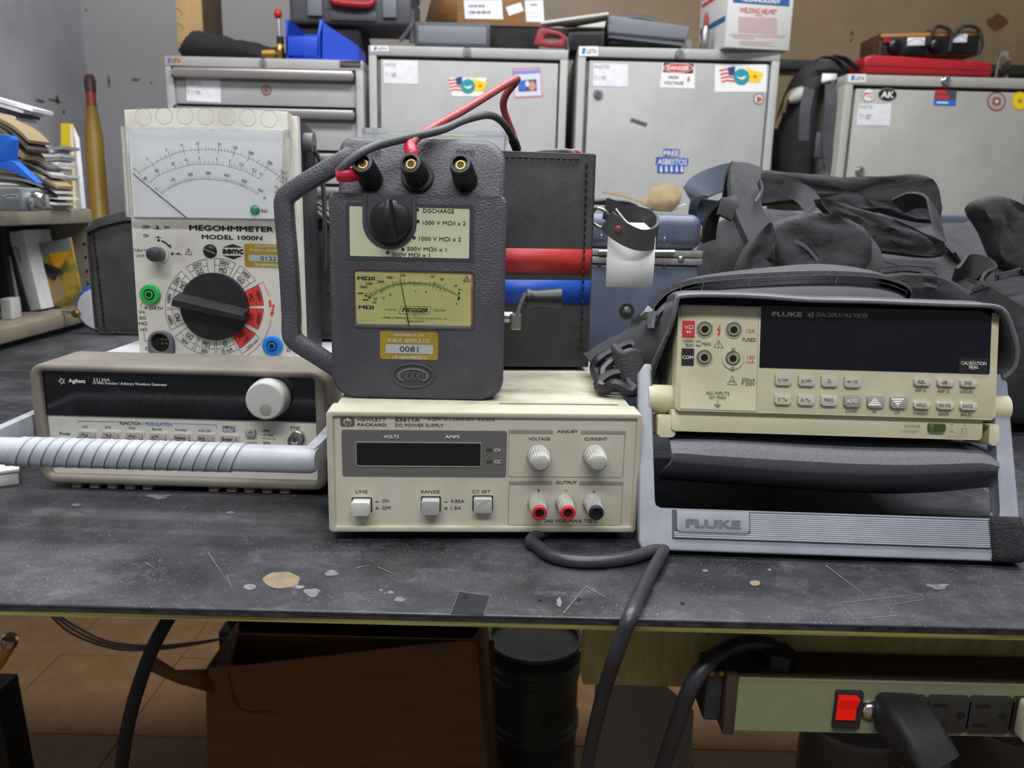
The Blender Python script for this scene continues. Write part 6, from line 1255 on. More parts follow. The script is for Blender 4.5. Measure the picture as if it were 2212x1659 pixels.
for lab, q, mm, Y in (('yellow folder standing at the far end of the upper shelf', [(505, 640), (615, 632), (590, 0), (520, 0)], 'yellow_card', 1.405), ('white folder standing beside the yellow folder on the upper shelf', [(560, 655), (690, 640), (640, 120), (590, 20)], 'paper', 1.425)):
    q = [zF(x, y-450) for x, y in q]; P = [ony(*v, Y) for v in q]; T = thing('folder', lab, 'folder', (P[0].x, Y, US+.0005))
    pl = [(p.x-P[0].x, max(0, p.z-US-.0005)) for p in P]; pl[0] = (pl[0][0], 0); pl[1] = (pl[1][0], 0)
    MB().prism(pl, 0, .002).build('cover', mm, T); MB().prism([(x*.96, z*.97) for x, z in pl], .002, .012).build('pages', 'paper', T); MB().prism(pl, .012, .014).build('cover', mm, T)
p = ony(20, 395, 1.06); T = thing('letter_tray', 'blue plastic letter tray tilted over the papers at the near end of the shelf', 'tray', (p.x, 1.03, US+.062)); q = lambda x, y, d=0: L(T, zA, x, y, d)
MB().prism([q(-60, 1130), q(90, 1155), q(115, 1190), q(100, 1365), q(-60, 1390)], 0, .012, b=.002).build('tray_end', 'blue_binder', T)
MB().prism([q(-60, 1400), q(100, 1368), q(130, 1375), q(330, 1560), q(310, 1565), q(150, 1470), q(-60, 1420)], -.004, .010, b=.001).build('tray_floor', 'blue_binder', T)
p = onx(45, 448, -.78); T = thing('metal_fixture', 'grey metal gauge housing with chrome knob at the near end of the upper shelf', 'gauge', (-.70, 1.06, US+.0005)); q = lambda x, y, d=0: L(T, zF, x, y, d)
a_ = q(185, 200)[0]; MB().box(a_-.08, a_, 0, .05, 0, q(90, 95)[1], b=.004).build('housing', 'grey_metal', T); MB().lathe([(.011, -.004), (.012, .006), (.012, .014), (.009, .020), (.004, .022)], (a_, .02, q(240, 210)[1]), (1, -.1, 0), 24).build('knob', 'chrome', T)
m = MB(); m.line([q(20, 165), q(35, 175), q(60, 160)], .0008, -.0004); m.line([q(80, 158), q(152, 158), q(152, 190)], .0008, -.0004); m.line([q(60, 185), q(130, 188)], .0008, -.0004); m.build('print_mark', 'white_print', T)
# binders leaning on the lower shelf, spines to the front
LS = TZ+.0335
def binder(label, quad, Y, mm, dep=.10, pm='paper', name='binder', cat='binder', txt=None):
    P = [ony(*zF(*v), Y) for v in quad]; T = thing(name, label, cat, (P[0].x, Y, LS)); zmin = min(p.z for p in P); pl = [(p.x-P[0].x, p.z-zmin+.0003) for p in P]
    sp = MB().prism(pl, 0, .003, b=.0008).build('spine', mm, T); cx = sum(p[0] for p in pl)/4; cz = sum(p[1] for p in pl)/4
    (x0, z0), (x1, z1), (x2, z2), (x3, z3) = pl
    for (e0, e1, e2, e3) in (((x0, z0), (x0+.002, z0), (x3+.002, z3), (x3, z3)), ((x1-.002, z1), (x1, z1), (x2, z2), (x2-.002, z2))): MB().prism([e0, e1, e2, e3], .003, dep).build('cover', mm, T)
    MB().prism([(x0+.002, z0+.002), (x1-.002, z1+.002), (x2-.002, z2-.003), (x3+.002, z3-.003)], .004, dep-.004).build('pages', pm, T)
    if txt:
        m = MB()
        for (s, fx, fz, h, w_, mt) in txt: xx = x0+(x3-x0)*fz+(x1-x0)*fx; zz = z0+(z3-z0)*fz; m.text(s, xx, zz, h, w_, -.0004, 0, 0, R(-90)+math.atan2(x3-x0, -(z3-z0))*-1+math.pi if False else R(-76), mt)
        m.build('spine_lettering', ['grey_print', 'red_print'], sp, flat=True)
    return T
binder('white binder with dark lettering on its spine leaning against the magazine', [(262, 1255), (362, 1240), (205, 570), (70, 590)], 1.36, 'paper', .08, txt=[('Power', .5, .72, .006, .024, 0), ('F', .3, .80, .006, .006, 1)])
binder('dark binder just left of the white lettered binder', [(215, 1258), (260, 1254), (66, 596), (40, 600)], 1.355, 'binder_dark', .08)
binder('slim pale grey binder left of the white binder on the lower shelf', [(130, 1275), (180, 1268), (48, 600), (15, 600)], 1.35, 'grey_board', .08)
binder('wide dark binder at the near end of the lower shelf', [(-40, 1290), (125, 1275), (20, 560), (-130, 540)], 1.34, 'binder_dark', .08)
T = thing('small_carton', 'small white carton in front of the dark binder on the lower shelf', 'box', (ony(*zF(55, 1300), 1.26).x, 1.26, LS+.0003), 4); q = lambda x, y: L(T, zF, x, y); MB().box(q(12, 1200)[0], q(100, 1200)[0], 0, .03, 0, q(50, 1050)[1], b=.001).build('carton', 'box_white', T); m = MB(); m.line([q(28, 1230), q(28, 1290)], .005, -.0004); m.build('carton_label', 'grey_board', T, flat=True)
# magazine with yellow and brown cover
def cover_mat():
    m = mat('magazine_cover', '#a8962e', .35); nt = m.node_tree; b = nt.nodes['Principled BSDF']; tc = nt.nodes.new('ShaderNodeTexCoord'); n = nt.nodes.new('ShaderNodeTexNoise'); n.inputs['Scale'].default_value = 22; n.inputs['Detail'].default_value = 5; nt.links.new(tc.outputs['Object'], n.inputs['Vector'])
    r = nt.nodes.new('ShaderNodeValToRGB'); e = r.color_ramp.elements; e[0].position = .34; e[0].color = hx('#3a3024'); e[1].position = .72; e[1].color = hx('#b8641e'); q = e.new(.46); q.color = hx('#7c7430'); q = e.new(.56); q.color = hx('#b09a3a'); nt.links.new(n.outputs['Fac'], r.inputs[0]); nt.links.new(r.outputs[0], b.inputs['Base Color'])
cover_mat()
MGY = 1.40; T = thing('magazine', 'glossy magazine with yellow and brown picture cover on the lower shelf', 'magazine', (ony(130, 690, MGY).x, MGY, LS), 20); T.rotation_euler = (0, 0, R(8))
a0 = loc(T, 62, 530); q = [loc(T, *zF(x, y)) for x, y in ((225, 600), (370, 1225), (720, 1165), (598, 525))]
q = [(x, max(z, .004)) for x, z in q]
MB().prism(q, 0, .006, b=.0004, seg=1).build('cover', 'magazine_cover', T)
m = MB(); m.plate([loc(T, *zF(x, y), 0) for x, y in ((225, 602), (598, 528), (608, 640), (240, 690))], -.0004, 0)
m.plate([loc(T, *zF(x, y), 0) for x, y in ((415, 662), (612, 642), (560, 700), (520, 780), (470, 790))], -.0006, 1); m.plate([loc(T, *zF(x, y), 0) for x, y in ((330, 700), (370, 790), (420, 870), (470, 900), (500, 830), (550, 830), (490, 780), (400, 750), (380, 830))], -.0008, 2)
m.plate([loc(T, *zF(x, y), 0) for x, y in blob(335, 968, 22, 45, 14, .05)], -.0006, 3); m.plate([loc(T, *zF(x, y), 0) for x, y in blob(392, 1160, 20, 32, 14, .05)], -.0006, 3); m.plate([loc(T, *zF(x, y), 0) for x, y in blob(490, 980, 60, 110, 14, .15)], -.0006, 4)
m.build('cover_print', [mat('cover_grey', '#7e8286', .4), mat('cover_orange', '#d89a20', .4), mat('cover_dark', '#3a2c2a', .4), 'yellow_card', mat('cover_tan', '#a08a5c', .4)], T, flat=True)
# blue and white reel beside the shelf
RY = 1.34; c = ony(*zF(775, 1150), RY); T = thing('cable_reel', 'blue rimmed white reel standing on the bench beside the left leather case', 'reel', (c.x+.016, RY, TZ)); rr = (ony(*zF(740, 965), RY)-ony(*zF(740, 1335), RY)).length/2; zc = c.z-TZ+.004
m = MB(); m.tube([(rr*.95*math.cos(t*math.pi/12), 0, zc+rr*math.sin(t*math.pi/12)) for t in range(24)], .0045, 8, 1, closed=True, raw=True); m.build('rim', 'blue_binder', T)
MB().lathe([(rr*.92, 0), (rr*.92, .022), (rr*.5, .024)], (0, -.008, zc), (0, 1, 0), 36).build('disc', 'paper', T)
m = MB(); m.cyl((-rr*.95-.03, 0, zc-.008), (-rr*.95+.012, -.002, zc-.008), .0028, n=12); m.build('axle', 'chrome', T); m = MB(); m.lathe([(.0065, 0), (.0065, .008), (.004, .010)], (-rr*.95+.0, -.006, zc-.008), (0, -1, 0), 20); m.build('hub', 'brass', T)
MB().box(-.004, .03, .0, .014, 0, max(.006, zc-rr+.003), b=.0008).build('stand', mat('red_stand', '#8a2a2a', .5), T)
# ================================================================== on top of the cabinets
mat('pine', '#b89a68', .7, col2='#a5875a', vscale=6, stretch=(8, 8, .6)); mat('blue_bin', '#1a43b8', .4); mat('toolcase_grey', '#4a4b50', .5, col2='#3f4045', vscale=30); mat('cardboard', '#8d6640', .8, col2='#7a5634', vscale=20, stretch=(1, 1, 5)); mat('red_case', '#a81e24', .4, col2='#981a20', vscale=12); mat('black_cloth', '#19191b', .9, col2='#242428', vscale=30, bump=.4, bscale=200)
mat('meter_wood', '#4e3624', .6, col2='#3e2a1a', vscale=20); mat('tan_trim', '#a5743a', .6); mat('box_print_white', '#c9c9c6', .65); mat('box_blue', '#20588e', .6); mat('grey_lid', '#6d7077', .5); mat('off_white', '#c4c2ba', .6)
def base_at(px, cab, cabh, dy, yaw=0):
    y = CY+dy; p = ony(px, 100, y); return (p.x, y, cabh)
def Wp(T): return lambda zf, x, y, Y: TM(T).inverted() @ ony(*zf(x, y), Y)
# wooden post
bx = ony(*zB(290, 445), CY+.10); T = thing('wooden_post', 'cream faced square wooden post standing on the drawer cabinet', 'post', (bx.x, CY+.10, H1+.0005))
q0, q1 = L(T, zB, 185, 445), L(T, zB, 405, 455); t0, t1 = L(T, zB, 150, 0), L(T, zB, 370, 0); hh = t0[1]+.4; xl, xr = q0[0], q1[0]
MB().box(xl, xr, 0, .16, 0, hh, b=.002).build('post_side', 'cab_brown', T) if mat('cab_brown', '#5a4834', .75, col2='#4c3c2a', vscale=10) else None
MB().box(xl+.0005, xr-.0005, -.004, .0, 0.002, hh, b=.001).build('face_board', 'pine', T)
m = MB()
for (x, y) in ((195, 85), (200, 212), (212, 380)): c = L(T, zB, x, y, -.004); m.tube([(c[0]-.012, -.0045, c[1]+.006), (c[0], -.0045, c[1]), (c[0]+.006, -.0045, c[1]-.01)], .0014, 6)
m.build('knot_crack', 'manila', T)
# black cloth bundle
c = ony(*zB(690, 470), CY+.08); T = thing('cloth_bundle', 'crumpled black cloth bundle lying on the drawer cabinet', 'cloth', (c.x, CY+.08, H1+.0005)); rings = []
for i in range(15):
    u = i/14; x = (u-.5)*.30; h = .085*(1-.62*u)*math.sin(min(1, u*8+.25)*math.pi/2)*(1 if u < .95 else .5); d_ = .05*(1-.4*u)
    rings.append([(x+wob((i, k, 0), .6, .006), math.cos(k*math.pi/8)*d_+wob((i, k, 2), .5, .01), max(0.001, h*.5+math.sin(k*math.pi/8)*h*.5+(wob((i, k, 4), .6, .012) if h*.5+math.sin(k*math.pi/8)*h*.5 > .004 else 0))) for k in range(16)])
m = MB(); m.loft(rings); m.build('cloth', 'black_cloth', T, angle=70)
# brass valve with red ball lever
c = ony(*zB(1045, 470), CY+.05); T = thing('ball_valve', 'brass valve with chrome lever and red ball standing on the drawer cabinet', 'valve', (c.x, CY+.05, H1+.0005)); V = lambda x, y: (L(T, zB, x, y)[0], 0, L(T, zB, x, y)[1])
s = abs(V(1085, 400)[0]-V(1005, 400)[0])/2
MB().lathe([(s*.7, 0), (s*.9, .008), (s, .03), (s*.7, .04), (s*.6, .05)], (0, 0, 0), (0, 0, 1), 8).build('valve_body', 'brass', T, angle=20); MB().lathe([(s*.75, 0), (s*.75, .018)], (V(1048, 360)[0], 0, V(1048, 372)[2]), (0, 0, 1), 16).build('collar', 'black_plastic', T)
MB().cyl((V(1048, 350)[0], 0, V(1048, 350)[2]), (V(1032, 150)[0], 0, V(1032, 150)[2]), s*.30, n=12).build('lever_rod', 'chrome', T); b = V(1028, 118); MB().lathe([(.003, -s*1.05), (s*.55, -s*.85), (s*.82, -s*.35), (s*.85, 0), (s*.75, s*.5), (s*.4, s*.88), (.003, s)], b, (0, 0, 1), 20).build('ball_knob', 'red_case', T)
m = MB(); a = V(900, 455); MB().cyl((a[0], .0, .018), (V(1010, 440)[0], 0, .018), .012, .015, 8).build('brass_fitting', 'brass', T)
for (x, y) in ((1018, 400), (1078, 400), (1018, 462)): q = V(x, y); MB().lathe([(.005, 0), (.004, .003)], (q[0], -s*.9, max(q[2], .006)), (0, -1, 0), 6).build('bolt', 'chrome', T)
# blue bin
c = ony(*zB(1390, 490), CY+.02); T = thing('storage_bin', 'blue plastic open-front storage bin on the drawer cabinet', 'bin', (c.x, CY+.02, H1+.0005)); D = .16
Bq = lambda x, y, d=0: L(T, zB, x, y, d)
x0, x1 = Bq(1095, 400)[0], Bq(1365, 400)[0]; zf = Bq(1200, 310)[1]; zb_ = Bq(1200, 415)[1]; zt = Bq(1420, 160)[1]
MB().box(x0, x1+.004, .0, .004, .012, zf, b=.001).build('front_lip', 'blue_bin', T); MB().box(x0+.004, x1+.05, .004, D, .001, .005).build('bin_floor', 'blue_bin', T)
xr2 = Bq(1690, 330)[0]
m = MB(); m.loft([[(x1, 0, .006), (x1, .0, zf), (x1+.006, .012, zt), (x1+.006, D, zt*.96), (x1+.03, D, .002)], [(x1+.006, 0, .006), (x1+.006, 0, zf), (x1+.014, .012, zt), (x1+.014, D, zt*.96), (x1+.036, D, .002)]]); m.build('side_wall', 'blue_bin', T)
m = MB(); m.loft([[(x1+.012, .004, .002), (x1+.014, .012, zt*.93), (xr2-.02, .03, zt*.55), (xr2-.002, .05, zt*.45), (xr2, .05, .002)], [(x1+.012, D, .002), (x1+.014, D, zt*.93), (xr2-.02, D, zt*.55), (xr2-.002, D, zt*.45), (xr2, D, .002)]]); m.build('nested_bin', 'blue_bin', T)
MB().prism([(x0, .004), (x0+.006, .004), (x0+.006, zf), (x0+.010, zt*.97), (x0+.002, zt*.97)], .0, D, b=.001).build('side_wall', 'blue_bin', T); MB().box(x0, x1+.01, D-.004, D, .004, zt*.9).build('back_wall', 'blue_bin', T)
# grey tool case with red handle, on a black case behind the bin
SB = thing('black_case', 'black hard case lying under the grey tool case on the cabinets', 'case', (ony(706, 90, CY+.30).x, CY+.30, H1+.0006)); q = Matrix(TM(SB))
zt = loc(SB, 700, 55)[1]; wx = abs(loc(SB, 785, 60)[0]-loc(SB, 640, 60)[0])/2; MB().box(-wx, wx, 0, .2, 0.0, zt-.006, b=.01).build('case_body', 'black_cloth', SB); MB().box(-wx*.98, wx*.98, .01, .19, zt-.006, zt, b=.002).build('lid', 'black_plastic', SB)
T = thing('tool_case', 'grey plastic tool case with red carrying handle above the blue bin', 'tool case', (ony(755, 60, CY+.28).x, CY+.28, H1+zt+.001)); Tq = lambda x, y, d=0: L(T, zB, x, y, d)
a, b = Tq(1125, 190)[0], Tq(2175, 190)[0]
MB().box(a, b, 0, .22, .0, .10, b=.012, seg=3).build('lower_shell', 'toolcase_grey', T); MB().box(a, b, 0, .22, .102, .19, b=.012, seg=3).build('upper_shell', 'toolcase_grey', T)
zl = Tq(1300, 80)[1]
for (xa, xb) in ((1285, 1410), (1925, 2045)): p0, p1 = Tq(xa, 60)[0], Tq(xb, 60)[0]; MB().box(p0, p1, -.012, .004, zl-.02, zl+.05, b=.003).build('latch', 'grey_lid', T)
p0, p1 = Tq(1500, 30), Tq(1840, 55); m = MB(); zz = p0[1]; m.tube([(p0[0], -.01, zz+.02), (p0[0]+.01, -.02, zz), (p1[0]-.01, -.02, zz-.005), (p1[0], -.01, zz+.015)], .011, 10, 3); m.build('handle', 'red_case', T)
MB().box(p0[0]-.01, p1[0]+.01, -.006, .004, .01, zz-.02, b=.003).build('handle_recess', 'toolcase_grey', T)
# ---- second cabinet top
c = ony(*zC(780, 360), CY+.06); T = thing('grey_box', 'low grey electronics box on the second cabinet', 'box', (c.x, CY+.06, H2+.0005)); q = lambda x, y, d=0: L(T, zC, x, y, d)
a, b = q(455, 300)[0], q(1100, 300)[0]; h = q(780, 190)[1]; MB().box(a, b, 0, .09, .012, h, b=.003).build('housing', 'toolcase_grey', T); MB().box(a+.01, b-.01, -.001, .01, .02, h-.01, b=.002).build('front_plate', 'grey_lid', T)
for x in (a+.02, b-.02): MB().box(x-.012, x+.012, .01, .08, 0, .013).build('foot', 'black_rubber', T)
c = ony(*zC(410, 350), CY+.05); T = thing('bent_pipe', 'dark bent pipe leaning at the left of the grey electronics box', 'pipe', (c.x, CY+.05, H2+.0005)); q = lambda x, y, d=0: (L(T, zC, x, y, d)[0], d, max(.006, L(T, zC, x, y, d)[1]))
m = MB(); m.tube([q(330, 350), q(380, 290), q(425, 225), q(440, 190, .02), q(440, 100, .10)], .006, 8); m.build('pipe', 'toolcase_grey', T); m = MB(); m.tube([q(430, 240, .01), q(430, 300, .01), q(435, 362, .01)], .008, 8); m.build('upright', 'toolcase_grey', T)
c = ony(*zC(1280, 360), CY+.14); zt = None
BK = thing('black_box', 'black box under the cardboard carton on the second cabinet', 'box', (c.x, CY+.16, H2+.0005)); q = lambda x, y, d=0: L(BK, zC, x, y, d); a, b = q(900, 300)[0], q(1520, 300)[0]; zt = q(1200, 215)[1]; MB().box(a, b, 0, .2, 0, zt-.004, b=.004).build('box_body', 'black_cloth', BK); MB().box(a, b, -.002, .2, zt-.004, zt, b=.001).build('lid', 'black_plastic', BK)
T = thing('cardboard_carton', 'brown cardboard carton with shipping labels above the second cabinet', 'carton', (ony(*zC(1200, 180), CY+.16).x, CY+.165, H2+zt+.001)); q = lambda x, y, d=0: L(T, zC, x, y, d)
a, b = q(820, 120)[0], q(1555, 120)[0]; MB().box(a, b, 0, .22, .0, .20, b=.002).build('carton_body', 'cardboard', T); fl_ = q(525, 130, .06)
m = MB(); m.loft([[(a, 0, .004), (a, 0, .19)], [(a-.10, .05, .012), (a-.06, .05, .16)]], cap=False, closed_ring=False); m.build('open_flap', 'cardboard', T, solid=.003)
for (pts, lines) in (([(875, 0), (888, 160), (1212, 165), (1200, 0)], [(915, 42, 1055, 62), (920, 95, 1105, 118)]), ([(1235, 62), (1262, 135), (1388, 92), (1362, 20)], []), ([(1395, 5), (1410, 185), (1562, 188), (1552, 0)], [(1440, 35, 1505, 50), (1430, 110, 1540, 114), (1425, 140, 1545, 144)])):
    m = MB(); m.plate([q(*v) for v in pts], -.0008, 0)
    for (xa, ya, xb, yb) in lines:
        n_ = 12
        for i in range(n_): xx = xa+(xb-xa)*i/n_; m.plate([q(xx, ya), q(xx, yb), q(xx+(xb-xa)/n_*(.35+.4*((i*7) % 3)/2), yb), q(xx+(xb-xa)/n_*(.35+.4*((i*7) % 3)/2), ya)], -.0014, 1)
    m.build('shipping_label', ['paper', 'black_print'], T, flat=True)
c = ony(*zC(1600, 395), CY+.04); T = thing('red_clamp', 'red metal clamp frame lying on the right end of the second cabinet', 'clamp', (c.x, CY+.04, H2+.0005)); q = lambda x, y: (L(T, zC, x, y)[0], L(T, zC, x, y)[1])
o_ = [q(*v) for v in ((1470, 370), (1510, 250), (1560, 235), (1700, 270), (1755, 310), (1740, 400), (1600, 395), (1500, 380))]; i_ = [q(*v) for v in ((1560, 325), (1575, 300), (1600, 290), (1680, 305), (1710, 325), (1690, 345), (1640, 358), (1580, 345))]
o_ = [(x, max(z, .001)) for x, z in o_]; m = MB(); m.ring(o_[::-1], i_[::-1], 0, .02, b=.004); m.build('clamp_frame', mat('dull_red', '#8a2a32', .5, col2='#7a222a', vscale=20), T)
m = MB(); m.cyl((q(1755, 310)[0], .01, q(1755, 310)[1]), (q(1775, 360)[0], .01, .004), .004, n=8); m.build('clamp_screw', 'steel', T)
# ---- third cabinet top
T = thing('document_tray', 'black tray box holding white boards on the third cabinet', 'tray', (ony(*zD(150, 380), CY+.06).x, CY+.06, H3+.0005)); q = lambda x, y, d=0: L(T, zD, x, y, d)
a, b = q(30, 300)[0], q(340, 300)[0]; h = q(150, 255)[1]; MB().box(a, b, 0, .16, 0, h, b=.003).build('tray_body', 'black_plastic', T); MB().box(a+.01, b-.01, -.002, .01, h*.2, h*.8, b=.002).build('tray_front', 'black_cloth', T)
T = thing('white_board', 'tilted white board resting across the black tray box', 'board', (ony(*zD(60, 250), CY+.05).x, CY+.05, H3+h+.001)); q = lambda x, y, d=0: L(T, zD, x, y, d)
m = MB(); m.prism([(x, max(z, .0005)) for x, z in (q(-180, 265), q(340, 232), q(350, 180), q(170, 215), q(60, 240), q(-60, 228))], .0, .15, b=.001); m.build('board', 'off_white', T)
m = MB(); m.prism([(x, max(z, .0005)) for x, z in (q(-210, 212), q(375, 130), q(370, 110), q(-205, 188))], -.01, .16, b=.001); m.build('upper_board', 'off_white', T)
T = thing('grey_lid_case', 'grey plastic case with angled lid on the third cabinet', 'case', (ony(*zD(700, 390), CY+.07).x, CY+.07, H3+.0005)); q = lambda x, y, d=0: (L(T, zD, x, y, d)[0], max(.001, L(T, zD, x, y, d)[1]))
MB().prism([q(380, 360), q(1010, 392), q(1010, 330), q(380, 320)], .01, .2, b=.002).build('dark_base', 'black_cloth', T); MB().prism([q(370, 318), q(1010, 390), q(1020, 350), q(372, 268)], .0, .2, b=.003).build('lower_shell', 'grey_lid', T); MB().prism([q(365, 285), q(1045, 350), q(1065, 230), q(400, 135), q(355, 150)], -.01, .2, b=.006, seg=3).build('lid', 'grey_lid', T)
m = MB(); m.tube([(q(480, 140)[0], .05, q(480, 140)[1]), (q(600, 122)[0], .05, q(600, 122)[1]), (q(780, 150)[0], .05, q(780, 150)[1])], .012, 8); m.build('lid_handle', 'toolcase_grey', T)
T = thing('welding_helmet_box', 'white and blue welding helmet carton with red printing on the third cabinet', 'carton', (ony(*zD(1640, 430), CY-.02).x, CY-.02, H3+.0005), 9); q = lambda x, y, d=0: L(T, zD, x, y, d)
a, b = q(1372, 300)[0], q(1925, 300)[0]; hgt = .24
MB().box(a, b, 0, .20, .0, hgt, b=.001).build('carton_body', 'box_print_white', T)
m = MB(); m.plate([q(1430, -80), q(1435, 20), q(1915, 55), q(1920, -80)], -.0008, 0); tpx(m, T, zD, 'WELDING HELMET', 1490, 72, 1810, 116, 0, .0008, m=1, bold=.02); tpx(m, T, zD, 'TECHNOLOGY', 1500, -12, 1840, 22, 0, .0014, m=2, bold=.03)
for (xa, y, xb) in ([(1480, 145+i*14, 1810) for i in range(10)]+[(1400, 290, 1885), (1425, 305, 1880), (1440, 318, 1620), (1485, 348, 1785), (1485, 362, 1750), (1485, 378, 1810)]): m.plate([q(xa, y), q(xa, y+6), q(xb, y+16), q(xb, y+10)], -.0008, 3)
tpx(m, T, zD, 'WARNING', 1618, 122, 1688, 138, 0, .0008, m=1); m.build('front_print', ['box_blue', 'red_print', 'white_print', mat('faint_red', '#c8a0a0', .6)], T, flat=True)
m = MB()  # left side print
sx = a-.0008
for (z0, z1_, mm) in ((hgt*.66, hgt*.92, 0), (hgt*.58, hgt*.62, 1), (hgt*.28, hgt*.34, 0)): m.add([(sx, .01, z0), (sx, .19, z0), (sx, .19, z1_), (sx, .01, z1_)], [(0, 3, 2, 1)], mm)
m.build('side_print', ['box_blue', 'red_print'], T, flat=True)
T = thing('small_bottle', 'small red topped bottle standing beside the welding helmet box', 'bottle', (ony(*zD(1245, 410), CY-.05).x, CY-.05+.08, H3+.0005)); MB().lathe([(.010, 0), (.012, .004), (.012, .05), (.006, .065)], (0, 0, 0), (0, 0, 1), 16).build('bottle_body', 'steel', T); MB().lathe([(.007, .065), (.007, .085), (.003, .10)], (0, 0, 0), (0, 0, 1), 14).build('bottle_cap', 'dull_red', T)
T = thing('plastic_wrap', 'crumpled clear plastic wrap lying beside the grey lid case', 'wrap', (ony(*zD(1100, 405), CY+.02).x, CY+.02, H3+.0005)); rings = [[(math.cos(k*math.pi/4)*(.022+wob((i, k, 1), .8, .01)), math.sin(k*math.pi/4)*.02, max(.0005, i*.009+wob((i, k, 3), .9, .006))) for k in range(8)] for i in range(4)]; m = MB(); m.loft(rings); m.build('wrap', 'clear_plastic', T, angle=10)
# ---- fourth cabinet top
T = thing('red_tool_case', 'long red plastic tool case lying on the right cabinet', 'tool case', (ony(*zE(1400, 645), CY+.03).x, CY+.03, H4+.0005)); q = lambda x, y, d=0: (L(T, zE, x, y, d)[0], max(.0005, L(T, zE, x, y, d)[1]))
pts = [q(865, 605), q(900, 626), q(1930, 650), q(1955, 610), q(1945, 560), q(1920, 525), q(920, 462), q(860, 480), q(842, 530)]
MB().prism(pts, 0, .10, b=.008, seg=3).build('case_shell', 'red_case', T); m = MB(); m.tube([(q(860, 555)[0], -.0005, q(860, 555)[1]), (q(1945, 600)[0], -.0005, q(1945, 600)[1])], .0015, 6); m.build('shell_seam', 'dull_red', T)
zrc = max(q(1300, 490)[1], 0)
T = thing('meter_panel', 'wooden boxed meter panel with two white dials on the red tool case', 'meter', (ony(*zE(1420, 440), CY+.07).x, CY+.07, H4+zrc+.012)); T.rotation_euler = (0, R(-2.5), 0); q = lambda x, y, d=0: L(T, zE, x, y, d)
a, b = q(985, 400)[0], q(1835, 400)[0]; zt = q(1400, 270)[1]
MB().box(a, b, .005, .14, 0, zt, b=.002).build('box_body', 'meter_wood', T); MB().box(a+.006, b-.006, .0, .006, .006, zt-.014, b=.001).build('face_plate', 'black_plastic', T); MB().box(a, b, -.002, .006, zt-.013, zt-.003, b=.001).build('top_trim', 'tan_trim', T)
for (x0_, y0_, x1_, y1_) in ((1220, 322, 1362, 388), (1590, 292, 1722, 362)):
    p0, p1 = q(x0_, y0_, -.002), q(x1_, y1_, -.002); o = MB().box(p0[0], p1[0], -.004, .001, p1[1], p0[1], b=.001).build('meter_dial', 'paper', T); m = MB(); cx = (p0[0]+p1[0])/2; m.line([(cx+.03*math.cos(R(t)), p1[1]-.012+.03*math.sin(R(t))) for t in range(40, 141, 10)], .001, -.0045); m.build('dial_arc', 'grey_print', o, flat=True)
    MB().box(p0[0]-.004, p1[0]+.004, -.003, .001, p1[1]-.026, p1[1]-.002, b=.002).build('meter_base', 'black_gloss', T)
for (x, y) in ((1100, 400), (1450, 395)): c = q(x, y); MB().lathe([(.020, 0), (.018, .012), (.012, .016)], (c[0], 0, c[1]), (0, -1, 0), 20).build('dial_knob', 'black_gloss', T)
m = MB(); c = q(1035, 350); m.box(c[0]-.009, c[0]+.009, -.006, 0, c[1]-.005, c[1]+.005); m.build('red_terminal', 'red_case', T)
m = MB(); ct = q(1480, 290); m.tube([(ct[0]-.03, -.01, ct[1]-.03), (ct[0]-.02, -.016, ct[1]+.008), (ct[0]+.0, -.01, ct[1]+.018), (ct[0]+.03, -.012, ct[1]+.0), (ct[0]+.028, -.014, ct[1]-.05)], .005, 8); ct = q(1700, 280); m.tube([(ct[0]-.035, -.006, ct[1]-.01), (ct[0]-.01, -.014, ct[1]+.014), (ct[0]+.03, -.012, ct[1]+.008), (ct[0]+.045, -.016, ct[1]-.03), (ct[0]+.04, -.014, ct[1]-.06)], .005, 8); m.build('coiled_cable', 'black_rubber', T)
T = thing('clear_jar', 'small clear plastic container at the end of the red tool case', 'container', (ony(*zE(2020, 650), CY+.05).x, CY+.05, H4+.0005)); q = lambda x, y: L(T, zE, x, y); r_ = abs(q(2075, 550)[0]-q(1970, 550)[0])/2; h_ = q(2030, 450)[1]
m = MB(); m.lathe([(r_, 0), (r_, h_*.75), (r_*.6, h_*.85), (r_*.6, h_)], (0, 0, 0), (0, 0, 1), 8); m.build('container', 'clear_plastic', T, angle=20); MB().lathe([(r_*.66, h_*.9), (r_*.66, h_*1.02)], (0, 0, 0), (0, 0, 1), 16).build('cap', 'bin_clear', T)
# backpack hanging between the cabinets
mat('pack_grey', '#3c3a3c', .8, col2='#2e2c2e', vscale=10, bump=.3, bscale=300)
T = thing('backpack', 'dark grey backpack hanging between the third and fourth cabinets', 'backpack', (ony(*zE(480, 1000), CY+.22).x, CY+.10, .70)); q = lambda x, y, d=0: (L(T, zE, x, y, d)[0], d, L(T, zE, x, y, d)[1])
rings = []
for i, (y, xa, xb) in enumerate(((480, 520, 760), (520, 430, 800), (590, 350, 800), (640, 330, 520), (850, 240, 500), (1050, 200, 490), (1300, 170, 480), (1600, 160, 470))):
    a, b = q(xa, y), q(xb, y); cx = (a[0]+b[0])/2; rx = (b[0]-a[0])/2; d_ = .05+.05*min(1, i/3)
    rings.append([(cx+rx*math.copysign(abs(math.cos(t*math.pi/10))**.6, math.cos(t*math.pi/10))+wob((i, t, 0), .7, .012), .09-d_*math.sin(t*math.pi/10)*1+wob((i, t, 4), .7, .015), a[2]+wob((i, t, 8), .5, .008)) for t in range(20)])
m = MB(); m.loft(rings); m.build('pack_body', 'pack_grey', T, sub=1, angle=70)
